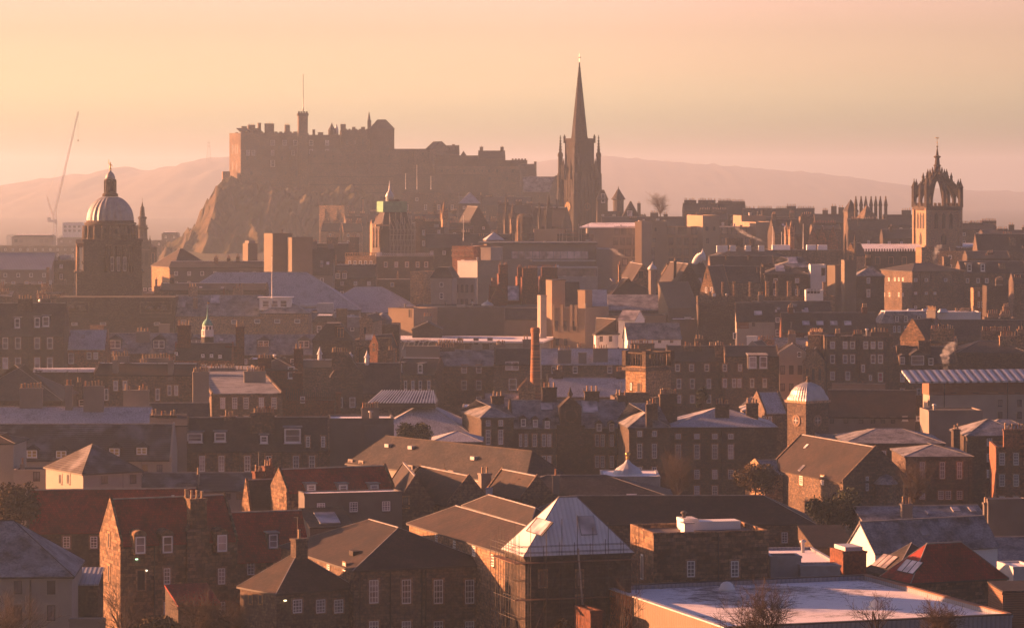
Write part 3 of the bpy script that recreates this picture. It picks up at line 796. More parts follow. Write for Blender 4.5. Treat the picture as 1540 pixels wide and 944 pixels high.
b = B('stone_hall', 'stone hall with red pantile roof and glowing rubble gable', 181, 357, 816, 392, 'gx', 751, rot=T+3, dep=9.5, wall='rubble', mat='pantile', wall_='', ) if False else None
b = B('stone_hall', 'stone hall with red pantile roof and glowing rubble gable', 181, 357, 816, 392, 'gx', 751, rot=T+4, xb=150, wall='rubble', mat='pantile')
b.ch((296, 749, 24, 3, .02), (281, 746, 7, 2, .45), wv=1.4)
c = MB(); p = b.hv(296, 850); c.box(p.x-1.35, p.x+1.35, -.6, -.001, .5, b.ze+1.0, 'rubble'); c.mesh([(p.x-1.35,-.6,b.ze+1),(p.x+1.35,-.6,b.ze+1),(p.x+.9,-.3,b.ze+2.2),(p.x-.9,-.3,b.ze+2.2),(p.x-1.35,.6,b.ze+1),(p.x+1.35,.6,b.ze+1),(p.x+.9,.6,b.ze+2.2),(p.x-.9,.6,b.ze+2.2)],[(0,1,2,3),(1,5,6,2),(4,0,3,7),(3,2,6,7)],'rubble'); c.build('chimney_breast', b.e)
b.dorm((211, 832, 17, 28), (252, 831, 17, 28), (334, 829, 17, 28), kind='round', frame='rubble', style='sash', glass='glass')
b.win(866, [251, 333], 10, 24); b.win(872, [212], 11, 30, 'dark', 'dark'); b.win(915, [251, 333], 10, 22)
b.win(812, [164], 2.6, 22, 'dark', wall='left'); b.win(862, [164], 2.6, 24, 'dark', wall='left'); b.pipes(232, 313)
def lamp(parent, loc, col, s, w=.35, h=.2, name='lamp'):
    m_ = 'lit_%s' % name
    if m_ not in MATS: MATS[m_] = emat(m_, col, s)
    c = MB(); c.box(-w/2, w/2, -.22, -.02, -h/2, h/2, m_); c.box(-w/2-.04, w/2+.04, -.26, 0, h/2, h/2+.06, 'iron')
    return c.build(name, parent, loc)
lamp(b.e, b.hv(205, 840), (.55, 1, .6), 1.2, .26, .12, 'exit_light'); lamp(b.e, b.hv(220, 857), (1, .85, .65), 1.0, .14, .14, 'wall_lamp')
b = B('porch', 'small lean-to porch with red tile roof against the stone hall', 268, 330, 909, 379, 'shed', 879, 'porch', rot=T+4, dep=5, wall='stone_dark', mat='pantile')
b = B('stone_wing', 'red tiled wing with a single slate dormer beside the stone hall', 356, 466, 841, 405, 'gx', 771, rot=T, dep=9, wall='rubble', mat='pantile', skew=False)
b.dorm((411, 824, 15, 24), style='sash', glass='glass'); b.win(854, [377], 11, 20)
b = B('long_shed', 'long red tiled building behind the glowing gable', 40, 300, 798, 432, 'gx', 737, rot=7, dep=10, wall='stone_dark', mat='pantile')
b.win(815, [100, 141], 10, 18); b.skylight((260, 747, 5, 4))

b = B('hipped_cottage', 'small hipped stone house with square chimney at its peak', 416, 531, 892, 366, 'hipv', 835, rot=36, xb=361, wall='stone', mat='tile', inset=3.6)
b.win(911, [447, 482, 509], 13, 21); b.win(901, [377, 392], 4, 13, 'dark', wall='left'); b.ch((450, 809, 17, 1, .45))
lamp(b.e, b.hv(428, 902), (1, .8, .4), 1.6, .22, .12, 'porch_light'); b.skylight((399, 858, 4, 4)) if False else None
b = B('stone_school', 'large hipped stone building with four tall sash windows in front', 533, 738, 857, 370, 'hipv', 797, rot=T+3, dep=26, wall='stone', mat='tile', inset=8)
b.win(889, [562, 611, 659, 706], 14, 36); b.win(948, [562, 611, 659, 706], 14, 30); b.win(852, [494, 518], 4, 12, 'sashs', wall='left'); b.pipes(541, 587, 634, 640, 732)
c = MB(); P, nn = b.lplane; q = b.hp(534, 832, P, nn); c.box(q.x-.5, q.x+.6, q.y-.7, q.y+.7, q.z-.2, q.z+.35, 'tile'); c.build('roof_vent', b.e)

b = B('long_stone_block', 'brown slated stone block running back from the scaffolded house', 772, 850, 833, 368, 'gx', 790, rot=T, dep=10) if False else None
b = B('long_stone_block', 'brown roofed stone block running back beside the white metal roof', 762, 868, 832, 366, 'hipv', 792, rot=T+1, dep=34, wall='stone_warm', mat='tile', inset=5)
b.win(810, [661, 663], 3, 3) if False else None
b.win(809, [657], 4.5, 15, wall='left'); b.win(818, [684], 4.6, 16, wall='left'); b.win(828, [713], 4.8, 17, wall='left'); b.win(842, [741], 4.8, 18, wall='left')
b = B('slate_outbuilding', 'low brown ridge roof behind the left side of the white metal roof', 800, 845, 790, 402, 'hipv', 764, rot=T, dep=26, wall='stone', mat='tile', inset=4)

b = B('metal_roofed_house', 'scaffolded stone house under a truncated white sheet metal pyramid roof', 790, 949, 836, 358, 'hip', 749, rot=T-1, xb=759, wall='stone_dark', mat='metal_rib', inset=5.0)
b.skylight((883, 790, 26, 27), glass='glass_roof'); b.lskylight(812, 792, 24, 20, 1)
b.win(870, [816, 871], 9, 24, 'dark'); b.win(910, [871], 8, 30, 'dark')
def scaffold(b, x0, x1, ylv, side=True):
    s = MB()
    def z(py): return b.hv(x0, py).z
    n = 9; U0 = -1.6; U1 = b.w + .4
    for off in (-1.4, -.5):
        for i in range(n):
            u = U0 + (U1 - U0) * i / (n-1); s.tube((u, off, -1), (u, off, b.ze + rnd.uniform(1.6, 4.5 if off < -1 else 1.0)), .035, .035, 'iron', 4)
        for zz in ylv: s.tube((U0, off, b.ze + zz), (U1, off, b.ze + zz), .03, .03, 'iron', 4)
    for off in (-1.6, -.7):
        for i in range(5):
            v = i * (b.d) / 4; s.tube((off, v, -1), (off, v, b.ze + rnd.uniform(1.5, 3.5)), .035, .035, 'iron', 4)
        for zz in ylv: s.tube((off, -1.4, b.ze + zz), (off, b.d, b.ze + zz), .03, .03, 'iron', 4)
    for i in range(3):
        u = U0 + (U1-U0)*(.15 + .3*i); s.tube((u, -1.45, b.ze-8), (u + 3, -1.45, b.ze-1), .03, .03, 'iron', 4)
    s.tube((b.w*.52, -1.0, b.ze-7), (b.w*.46, -1.2, b.ze+.8), .12, .12, 'steel', 4)
    o = s.build('scaffolding', None, b.O, b.th); tag(o, 'steel pole scaffolding wrapped round the house with the white metal roof', 'scaffolding')
    d = MB()
    for zz in (-.6, -4.5, -8.5): d.box(U0, U1, -1.45, -.45, b.ze+zz-.05, b.ze+zz, 'timber')
    d.box(-1.65, -.6, -.4, b.d, b.ze-.65, b.ze-.6, 'timber')
    d.build('deck', o)
scaffold(b, 790, 949, (.45, 1.1, -.6, -2.5, -4.5, -6.5, -8.5))

b = B('flat_roofed_block', 'square stone block with snowy flat roof and white rooftop housing', 983, 1156, 801, 372, 'flat', None, rot=13, xb=948, wall='rubble', snow='snow_patchy', par=.5)
b.win(855, [1039, 1105], 12, 24); b.win(852, [966], 2, 34, 'dark', wall='left', surr='white'); b.pipes(1080)
c = MB(); p = b.hv(1066, 797, 7.5); c.box(p.x-3.4, p.x+3.4, 6.3, 8.8, b.ze-.6, b.ze+.45, 'white'); c.box(p.x-3.4, p.x-1.6, 6.1, 9, b.ze+.45, b.ze+.8, 'white', 'snow'); c.build('rooftop_housing', b.e)

b = Bd('sports_hall', 'large flat white roofed hall in the foreground with orange brick end', 'hall', 1090, 1522, 944, 330, T-.5, 35.5)
b.base = b.O.z
b.roof('flat', wall='grey_rib', snow='snow', par=.45, wmat_side='tanpanel')
c = MB(); c.box(-.06, -.003, b.d-9.6, b.d, 0, b.ze-.02, 'orange_brick'); c.build('brick_end', b.e)
c = MB(); c.box(-.16, .42, -.16, b.d+.1, b.ze, b.ze+.14, 'lead_pale'); c.box(.42, b.w, -.16, .42, b.ze, b.ze+.14, 'iron'); c.box(b.w-.4, b.w+.15, .42, b.d+.1, b.ze, b.ze+.16, 'timber'); c.box(.42, b.w-.4, b.d-.35, b.d+.1, b.ze, b.ze+.14, 'iron'); c.build('roof_trim', b.e)
for px, py, r in ((1093, 887, .75), (1318, 914, .7)):
    p = b.hv(px, py, 5); t = (b.ze - .4 - 0); o_, d_ = b.ray(px, py); q = o_ + d_ * ((b.ze - .45 - o_.z) / d_.z)
    c = MB(); c.lathe(q.x, q.y, [(r*1.15, b.ze-.5), (r*1.15, b.ze-.15), (r, b.ze-.1), (r*.9, b.ze+.2), (r*.5, b.ze+.45), (.05, b.ze+.52)], 'white', 14); c.build('dome_rooflight', b.e)
b = B('brick_annex', 'low brick wall block at the left foot of the sports hall', 888, 906, 918, 352, 'flat', None, rot=T, dep=5, wall='brick', par=.3)

b = B('red_roofed_house', 'stone house with red tiled pyramid roof beside the snowy flat hall', 1371, 1512, 876, 372, 'hip', 819, rot=T+4, xb=1328, wall='rubble', mat='pantile', inset=3.8)
b.lskylight(1369, 852, 20, 17, 3)
b = B('black_roofed_house', 'black slated pyramid roof with skylights beside the red tiled roof', 1345, 1440, 866, 386, 'hip', 818, rot=T+4, xb=1302, wall='rubble', mat='slate', inset=4.2)
b.lskylight(1331, 844, 18, 17, 3)
b = B('white_gabled_house', 'grey slated house with bright white end gable at right', 1316, 1500, 829, 412, 'gx', 785, rot=T+6, xb=1273, wall='white', mat='slate_f', skew=False)
b.skylight((1390, 801, 14, 8))
b = B('slate_terrace', 'long frosted slate roof with rendered chimney behind the white gable', 1298, 1484, 782, 452, 'gx', 762, rot=8, dep=10, wall='render_dark', mat='slate_f', skew=False)
b.ch((1363, 757, 16, 3, .1), mat='render'); b.skylight((1395, 770, 5, 5), (1437, 766, 12, 6), (1462, 766, 9, 6))
b = B('rendered_stack', 'broad rendered chimney wall at the right edge above slate roofs', 1486, 1545, 750, 440, 'flat', None, 'chimney wall', rot=8, dep=2, wall='render_dark', par=.1)
b.ch((1482, 755, 6, 1, .5))
b = B('slate_house', 'frosted slate roof in the lower right behind the red pyramid', 1420, 1580, 842, 428, 'gx', 809, rot=8, dep=11, wall='render_dark', mat='slate_f', skew=False)
b = B('slate_roof_house', 'grey slate ridge roof near the right edge above the lower frosted roof', 1480, 1600, 806, 446, 'gx', 795, rot=8, dep=9, wall='render_dark', mat='slate_f', skew=False)
b = B('grey_kiosk', 'small pale grey box building at the bottom right corner', 1524, 1560, 852, 385, 'flat', None, rot=10, dep=6, wall='lead_pale', par=.2)
b = B('timber_store', 'dark low store with snowy roof beneath the pale grey box', 1508, 1575, 888, 360, 'shed', 874, rot=10, dep=5, wall='timber', mat='slate')
b = B('sports_annex', 'low flat annex with untouched snow and grey cladding by the brick stair block', 1162, 1262, 846, 386, 'flat', None, rot=6, dep=16, wall='grey_rib', par=.3)
b = B('plant_screen', 'grey sheet metal plant enclosure on the roofs left of the brick block', 1159, 1205, 836, 378, 'flat', None, 'plant enclosure', rot=6, dep=3, wall='lead', par=.8, snow='asphalt')
b = B('duct_box', 'stepped grey ventilation ducts standing before the brick block', 1204, 1264, 850, 377, 'flat', None, 'duct', rot=6, dep=2.2, wall='lead', par=.1, snow='lead')
b = B('brick_block', 'brown brick stair block with metal top near the grey ducts', 1268, 1303, 829, 384, 'flat', None, rot=14, xb=1248, wall='brick', par=.2, snow='lead_pale')
c = MB(); c.box(.4, b.w-.3, .4, b.d-.4, b.ze-.2, b.ze+.45, 'lead_pale'); c.build('rooftop_plant', b.e)
b = B('stone_range', 'long dark slated stone range behind the white metal roof', 790, 1224, 788, 436, 'hip', 745, rot=1, dep=12, wall='stone', mat='tile', inset=6, ridge='ridge')
b.win(808, [1010, 1060, 1120, 1180], 9, 16)
b = B('stone_lean_to', 'sloping stone outbuilding wall at the right end of the long range', 1224, 1288, 822, 424, 'shed', 790, rot=8, dep=9, wall='stone', mat='tile')
# ================================================================ second belt (440 to 560 m)
b = B('red_dormer_house', 'red roofed house with crow-stepped glowing gable and three white dormers', 431, 593, 738, 446, 'gx', 706, rot=T+4, xb=407, wall='rubble', mat='pantile')
b.dorm((468, 739, 14, 13), (516, 739, 14, 13), (563, 739, 14, 13), frame='lead', style='white')
b = B('flat_extension', 'grey rendered flat roofed extension with snow edge below the three dormers', 458, 605, 742, 438, 'flat', None, rot=T-4, dep=4, wall='render_dark', par=.15)
b = B('lean_to_workshop', 'green slated lean-to with a wide glass rooflight', 466, 532, 792, 430, 'shed', 764, rot=T-4, dep=7, wall='render_dark', mat='slate')
b.skylight((492, 779, 32, 15))
b = B('narrow_gabled_house', 'dark slated house with narrow glowing gable left of the crow-stepped house', 376, 432, 769, 452, 'gx', 722, rot=T+8, xb=363, wall='rubble', mat='slate')
b.ch((388, 708, 12, 2, .9), (403, 700, 12, 3, .9), (412, 712, 6, 1, .9), mat='brick')
b = B('gabled_cottage', 'stone gable with pale coping just right of the red dormer house', 598, 652, 757, 444, 'gy', 717, rot=6, dep=22, wall='stone', mat='tile')
b.win(755, [610], 8, 16, 'dark')
b = B('brown_roofed_cottage', 'brown tiled low roof between two stone gables', 622, 680, 757, 458, 'gx', 730, rot=T, dep=9, wall='stone', mat='tile')
b.ch((669, 714, 10, 1, .1), mat='render')
b = B('stone_gable_house', 'stone gable with wide lit left roof slope beside the pale chimney', 674, 737, 757, 446, 'gy', 717, rot=24, dep=17, wall='stone', mat='tile')
b.ch((729, 711, 15, 2, .9), mat='render')
b = B('lead_roof_house', 'low lead roofed link with snow between stone gables', 718, 790, 749, 455, 'flat', None, rot=3, dep=6, wall='render_dark', par=.15)
b = B('small_gable_house', 'little brick gable with lit left slope above the white metal roof', 786, 831, 747, 452, 'gy', 717, rot=24, dep=12, wall='stone', mat='tile')
b = B('dark_slate_house', 'wide dark slate roof with pale chimney below the glass cone', 725, 1012, 749, 462, 'hip', 714, rot=0, dep=13, wall='stone_dark', mat='slate', inset=9)
b.ch((836, 714, 10, 1, .1), mat='render'); b.skylight((950, 745, 16, 3))
b = B('cone_roof_chapel', 'low round building with ribbed glass cone and gold finial', 905, 993, 716, 478, 'flat', None, rot=0, dep=11, wall='lead', par=.15)
c = MB(); cx = b.hv(944, 716, 5.5); kk = (b.D + 5.5) / FOC; z = b.ze
c.lathe(cx.x, 5.5, [(22*kk, z-.3), (22*kk, z+.1), (17*kk, z+.7), (6*kk, z+1.4), (2*kk, z+1.9), (.1, z+2.0)], 'lead_pale', 16, smooth=False); c.build('cone', b.e)
c = MB(); c.lathe(cx.x, 5.5, [(.12, z+1.9), (.25, z+2.2), (.1, z+2.4), (.35, z+2.6), (.38, z+2.9), (.1, z+3.0)], 'gold', 8); c.build('finial', b.e)
b = B('long_tiled_row', 'low dark tiled row behind the red roofed hall', 212, 392, 737, 482, 'gx', 711, rot=2, dep=9, wall='cream', mat='tile_rib', skew=False)
b.win(745, [342, 360], 9, 12, 'dark'); b.ch((298, 713, 2.5, 1, .1), mat='render'); b.ch((212, 713, 2.5, 1, .1), mat='render')
b = B('pyramid_roof_house', 'cream house with orange lit pyramid tile roof', 125, 212, 712, 462, 'pyr', 668, rot=32, xb=69, wall='cream', mat='tile_rib', ridge='tile')
b.win(720, [157, 200], 9, 14, 'dark'); b.win(720, [91, 103], 4, 14, 'dark', wall='left')
def aerial(x, y, D, h, lab):
    p = at(x, y, D); c = MB(); c.tube((0,0,-h), (0,0,0), .04, .03, 'iron', 4); c.tube((-.7,0,-.2), (.7,0,-.2), .025, .025, 'iron', 4)
    for i in range(5): c.tube((-.6+.28*i, -.25, -.2), (-.6+.28*i, .25, -.2), .015, .015, 'iron', 3)
    tag(c.build('aerial', None, p), lab, 'aerial', 'television aerials')
aerial(185, 672, 455, 6, 'tall aerial mast in front of the cream pyramid roofed house')
b = B('dormer_terrace', 'long frosted tiled roof with five hooded dormers at left', -30, 258, 690, 512, 'gx', 638, rot=1, dep=11, wall='cream', mat='tile_rib', skew=True)
b.dorm((48, 688, 17, 13), (92, 688, 17, 12), (172, 685, 17, 13), (213, 683, 17, 12), kind='hip', mat='slate', frame='white', style='pair', glass='ochre'); b.win(704, [218, 240], 9, 12, 'dark')
b = B('edge_house', 'cream house cut by the left edge above the bush', -40, 20, 666, 490, 'hip', 650, rot=-4, dep=9, wall='cream', mat='tile', inset=4)
b = B('cream_cottage', 'low cream house with lit chimney at the foot of the dormer terrace', 20, 72, 706, 486, 'flat', None, rot=3, dep=6, wall='cream', par=.2, snow='asphalt')
b.ch((34, 697, 6, 1, .3)); b.win(716, [55], 10, 14, 'dark')

b = B('white_dormer_tenement', 'stone tenement with white box dormers and a projecting bay window', 280, 496, 677, 528, 'gx', 628, rot=4, dep=11, wall='stone', mat='slate')
b.dorm((293, 665, 24, 16), (331, 664, 18, 16), (397, 666, 12, 13), style='white', glass='glass'); b.dorm((440, 666, 26, 24), style='white', glass='glass')
b.win(697, [304, 333, 372, 404, 445, 469], 9, 24); b.win(735, [304, 333, 372, 404, 445, 469], 9, 22); b.ch((345, 626, 16, 3, .5), (395, 620, 36, 9, .3), (246, 624, 38, 8, .2), (325, 628, 5, 0, .5)); b.win(664, [463, 486], 6, 16); b.pipes(297, 360, 424, 455, 479)
b = B('gable_stack_wall', 'tall rendered gable wall rising to a row of chimney pots left of the white dormers', 226, 281, 640, 523, 'shed', 622, 'gable wall', rot=6, dep=9, wall='render', mat='slate')
b = B('blank_rendered_block', 'windowless grey rendered block with stepped top right of the bay window', 494, 592, 629, 538, 'flat', None, rot=4, dep=9, wall='render_dark', par=.3)
b.ch((557, 613, 26, 7, .4)); c = MB(); c.box(b.w*.55, b.w+.05, -.5, -.001, 0, b.ze-1.0, 'render_dark'); c.build('buttress', b.e)
b = Bd('tiled_terrace', 'brown tiled terrace with cream walls receding towards the church hall', 'terrace', 790, 862, 728, 478, 38, 44)
b.roof('hipv', 680, wall='cream', mat='slate', inset=4, ridge='tile')
for x, y in ((527, 697), (543, 699), (617, 706), (632, 709), (648, 711), (662, 712), (678, 714)): b.win(y, [x], 5, 11, 'dark', wall='left')
for x, y in ((585, 671), (620, 674), (714, 690)): 
    P, nn = b.lplane; q = b.hp(x, y, P, nn); c = MB(); c.box(q.x-.5, q.x+.4, q.y-.5, q.y+.5, q.z-.1, q.z+.4, 'lead'); c.build('roof_vent', b.e)
c = MB(); c.box(-.05, -.02, 8, 30, b.ze-.35, b.ze-.05, 'white'); c.build('fascia', b.e)

b = B('infirmary_wing', 'sooty stone infirmary wing with tall chimneys and quoins at its left end', 724, 772, 628, 588, 'hip', 601, rot=T-6, dep=16, wall='stone_dark', mat='slate_f', inset=5)
b.win(636, [734, 753], 7, 9); b.win(657, [734, 753], 7, 22); b.win(690, [734, 753], 7, 20); b.ch((748, 595, 18, 3, .4))
b = B('infirmary', 'long dark infirmary range with mansard roof and central clock gable', 770, 948, 642, 590, 'gx', 602, rot=4, dep=14, wall='stone_dark', mat='slate_f')
b.dorm((787, 641, 8, 13), (805, 642, 8, 13), (823, 644, 8, 13), (901, 648, 8, 13), (920, 648, 8, 13), (938, 649, 8, 13), kind='stone', frame='stone_dark', style='sash', glass='glass')
b.win(662, [784, 790, 804, 818, 826, 841, 857, 872, 898, 906, 920, 933, 942], 6, 19); b.win(694, [784, 790, 804, 818, 826, 841, 857, 872, 898, 906, 920, 933, 942], 6, 18)
b.ch((826, 582, 22, 3, .5), (890, 588, 22, 3, .5), (936, 594, 16, 2, .5)); b.skylight((887, 612, 24, 16), (822, 611, 18, 10))
c = MB(); p = b.hv(858, 640); kk = b.k(); x = p.x; z = b.ze
c.box(x-21*kk, x+21*kk, -.7, .8, 0, z+.3, 'stone_dark'); c.box(x-16*kk, x+16*kk, -.5, 3, z+.3, z+3.4, 'stone_dark')
c.mesh([(x-18*kk,-.6,z+3.4),(x+18*kk,-.6,z+3.4),(x,-.6,z+5.4),(x-18*kk,3,z+3.4),(x+18*kk,3,z+3.4),(x,3,z+5.4)],[(0,1,2),(3,5,4),(0,2,5,3),(1,4,5,2),(0,3,4,1)],'stone_dark')
c.lathe(x, .6, [(.3, z+5.3), (.5, z+5.7), (.25, z+6.2), (.05, z+7.0)], 'stone_dark', 8)
g = c.build('clock_gable', b.e)
c = MB(); n = 20
c.mesh([(x+1.3*math.cos(2*math.pi*i/n), -.62, z+2.0+1.3*math.sin(2*math.pi*i/n)) for i in range(n)] + [(x+1.3*math.cos(2*math.pi*i/n), -.45, z+2.0+1.3*math.sin(2*math.pi*i/n)) for i in range(n)], [tuple(range(n))[::-1] if False else tuple(range(n))] + [(i, i+n, (i+1)%n+n, (i+1)%n) for i in range(n)], 'stone')
c.mesh([(x+.95*math.cos(2*math.pi*i/n), -.64, z+2.0+.95*math.sin(2*math.pi*i/n)) for i in range(n)], [tuple(range(n))], 'dark')
c.build('round_window', g)
b = B('infirmary_pavilion', 'four storey dark stone pavilion with slate hip roof and twin chimneys', 946, 1007, 643, 574, 'hip', 606, rot=5, dep=16, wall='stone_dark', mat='slate_f', inset=6)
b.win(652, [962, 984], 7, 9); b.win(678, [962, 984], 7, 22); b.win(712, [962, 984], 7, 20); b.ch((976, 608, 9, 2, .02), (984, 606, 9, 2, .15), (1005, 592, 26, 8, .7))
b = B('infirmary_end_block', 'broad dark stone block with frosted hip roof and two stout chimneys', 1007, 1168, 642, 579, 'hip', 612, rot=1, dep=16, wall='stone_dark', mat='slate_ff', inset=9)
b.win(656, [1020, 1048, 1075, 1099], 8, 8); b.win(679, [1020, 1048, 1075, 1099], 8, 22); b.win(713, [1020, 1048, 1075, 1099], 8, 14); b.win(738, [1048, 1075], 8, 16); b.pipes(1086)
b.ch((1086, 607, 21, 5, .25), (1131, 606, 18, 4, .3))
b = B('lecture_theatre', 'frosted grey roof with a long glazed lantern on its ridge', 540, 722, 662, 596, 'hip', 603, rot=-3, dep=26, wall='render', mat='slate_ff', inset=11, ridge='ridge')
c = MB(); q0 = b.hv(556, 601, 11); q1_ = b.hv(656, 601, 11); z = b.zr-.9
x0, x1 = q0.x, q1_.x; c.box(x0, x1, 8.5, 15.5, z, z+.9, 'iron'); L = c.build('lantern', b.e)
c = MB(); c.mesh([(x0-.1,8.3,z+.9),(x1+.1,8.3,z+.9),(x1-.6,12,z+2.9),(x0+2.4,12,z+2.9),(x1+.1,15.7,z+.9),(x0-.1,15.7,z+.9)],[(0,1,2,3),(4,5,3,2),(1,4,2),(5,0,3),(0,5,4,1)],'glass_roof')
c.build('glazing', L); c = MB()
for i in range(23):
    x = x0 + (x1-x0)*i/22; c.tube((x, 8.25, z+.95), (min(x+2.2*(1-i/22)+.0, x1-.6), 12, z+2.98), .09, .09, 'white', 4)
c.build('glazing_bar', L)
b = B('snowy_flat_house', 'low roof with fresh snow beside the frosted lecture theatre', 695, 740, 612, 612, 'flat', None, rot=0, dep=9, wall='render', par=.1)
b = B('frosted_low_roofs', 'small frosted hip roofs at the right foot of the lecture theatre', 650, 724, 664, 560, 'hip', 648, rot=0, dep=10, wall='render', mat='slate_ff', inset=4)
b = Bd('gabled_stone_school', 'stone school with tall plain gable and long brown roof at right', 'school', 1268, 1366, 723, 512, 20, 27)
b.roof('gy', 674, wall='stone', mat='tile', ridge='ridge'); b.skylight((1213, 671, 8, 6), (1206, 704, 10, 8))
b.win(727, [1304], 5, 22, wall='front'); b.win(722, [1205, 1237], 5, 14, wall='left')
c = MB(); p = b.hv(1327, 726); kk = b.k(-2); c.lathe(p.x, -1.2, [(16*kk, 0), (16*kk, p.z)], 'stone', 8, R(22.5), smooth=False); c.lathe(p.x, -1.2, [(19*kk, p.z), (1.0, p.z+1.1), (.05, p.z+1.5)], 'slate_f', 8, R(22.5), smooth=False); c.build('bay', b.e)
b = B('slated_side_hall', 'low dark hall with two little gables left of the stone school', 1150, 1262, 712, 532, 'gx', 692, rot=14, dep=10, wall='stone_warm', mat='slate_f')
b = B('hip_roofed_block', 'square stone block with three tall windows and grey hip roof at right', 1362, 1462, 686, 540, 'hip', 666, rot=2, dep=15, wall='stone', mat='slate_f', inset=6)
b.win(707, [1387, 1417, 1443], 7, 25); b.win(744, [1387, 1415, 1426, 1443], 8, 13); b.pipes(1457)
b = B('low_slate_annex', 'row of low dark skylit roofs behind the stone school', 1272, 1420, 666, 560, 'hip', 644, rot=0, dep=18, wall='stone_dark', mat='slate_f', inset=6)
b = B('flat_lead_roofs', 'flat lead roofs with frosty edges left of the hip roofed block', 1246, 1350, 668, 566, 'flat', None, rot=0, dep=26, wall='render_dark', par=.2, snow='snow_patchy')
b = B('stone_tenement', 'dark five storey tenement side near the right edge', 1455, 1545, 655, 575, 'hip', 630, rot=4, dep=14, wall='stone_dark', mat='slate_f', inset=5)
b.win(664, [1488, 1515], 8, 12); b.win(688, [1488, 1515], 8, 12); b.win(712, [1488, 1515], 8, 12); b.ch((1438, 645, 10, 2, .2)) 
b = B('red_sandstone_tenement', 'red sandstone tenement with lit chimney at the right edge', 1498, 1600, 672, 528, 'flat', None, rot=-3, dep=12, wall='stone_red', par=.5, snow='asphalt')
b.win(690, [1507, 1528], 8, 18); b.win(722, [1507, 1528], 8, 18); b.win(755, [1507, 1528], 8, 18); b.ch((1525, 645, 32, 6, .1), mat='stone_red')
# ================================================================ third belt (600 to 900 m)
b = B('long_slate_terrace', 'long frosted slate roof at left with tall pot-topped chimneys', -60, 222, 640, 566, 'gx', 612, rot=1, dep=12, wall='render', mat='slate_ff', skew=False)
b.ch((47, 583, 34, 7, .5), (104, 579, 11, 2, .45), (141, 580, 30, 6, .4), (205, 586, 38, 7, .75), mat='render')
b = B('chimney_house', 'dark slate roof joined to tall gable just right of the long frosted terrace', 222, 312, 632, 590, 'gx', 606, rot=3, dep=9, wall='render', mat='slate', skew=False)
b = B('shuttered_tenement', 'stone tenement with pale blinds between two broad pot-topped chimneys', 318, 425, 592, 625, 'gx', 566, rot=8, xb=286, wall='stone', mat='slate_f')
b.ch((302, 559, 24, 7, -.05), (383, 558, 32, 9, .3), mat='render'); b.win(606, [335, 353, 370, 393, 412], 7, 17, glass='glass_pale'); b.win(632, [335, 353, 370, 393, 412], 7, 14, glass='glass_pale'); b.pipes(321)
def dish(b, px, py, r=.5, u=None):
    p = b.hu(px, py, -.1) if u is None else b.hv(px, py, -.3)
    c = MB(); c.lathe(0, 0, [(.05, -.1), (r*.5, -.06), (r, .08)], 'white', 12); o = c.build('satellite_dish', b.e, p); o.rotation_euler = (R(75), 0, R(-20))
dish(b, 312, 594, .6, 1); dish(b, 306, 595, .5, 1)
b = B('brown_roofed_terrace', 'stone terrace with brown tile roof receding at left of the shuttered tenement', 140, 291, 563, 672, 'gx', 546, rot=-6, dep=10, wall='stone', mat='tile', ridge='snow')
b.win(580, [174, 188], 7, 15); b.win(593, [160, 237], 6, 18); b.win(587, [255, 265], 6, 16); b.ch((181, 535, 26, 6, .55), (174, 541, 8, 2, .1), (240, 538, 34, 8, .55), (257, 541, 8, 2, .05), mat='render')
b = B('left_dark_hall', 'wide dark hipped roof at the left edge with frosty hips', -60, 92, 602, 660, 'hip', 548, rot=0, dep=24, wall='stone_dark', mat='slate', inset=11)
b = B('snow_edged_hall', 'dark slate roof with a thick line of snow on its ridge', 46, 138, 592, 690, 'gx', 556, rot=0, dep=10, wall='stone_dark', mat='slate', skew=False, ridge='snow')
c = MB(); c.box(0, b.w, 3.5, 6.5, b.zr-.4, b.zr+.3, 'snow'); c.build('snow_cap', b.e)
b.ch((119, 574, 8, 2, .0), mat='stone')
b = B('stack_row_house', 'wallhead with a crowd of buff chimney pots before the gothic roof', 290, 372, 562, 690, 'gx', 556, rot=0, dep=9, wall='render', mat='slate')
b.ch((303, 553, 20, 5, .3), (335, 553, 38, 9, .3), (352, 556, 30, 6, .7), mat='render')
b = B('pot_wall_house', 'rooftop wall crowded with buff pots left of the gothic roof', 215, 275, 560, 720, 'gx', 548, rot=0, dep=8, wall='render', mat='tile')
b.ch((234, 546, 50, 12, .4), (222, 539, 20, 4, .8), mat='render')
b = B('red_brick_block', 'red brick block with iron crested wall left of the stone hall stack', 430, 503, 602, 640, 'flat', None, rot=3, dep=12, wall='brick', par=.6, snow='asphalt')
b.win(601, [455], 7, 10); b.ch((447, 560, 14, 0, .8), (509, 590, 8, 0, .2), mat='brick')
c = MB()
for i in range(24): c.box(b.w*i/24, b.w*i/24+.18, .1, .22, b.ze, b.ze+1.6 if i % 3 else b.ze+2.2, 'iron')
c.build('cresting', b.e)
b = B('red_brick_house', 'dark red brick house with tall slab chimney and narrow white window', 386, 446, 556, 690, 'hip', 536, rot=3, dep=12, wall='brick', mat='slate', inset=5)
b.win(560, [438], 10, 18, 'white'); b.ch((449, 524, 14, 2, .1), (398, 538, 20, 5, .1), mat='brick')
b = B('hall_with_spirelets', 'slate roofed hall with two white ventilator spirelets on its ridge', 522, 604, 590, 690, 'gx', 546, rot=3, dep=12, wall='stone', mat='slate')
b.win(599, [512, 532], 8, 16, 'sash')
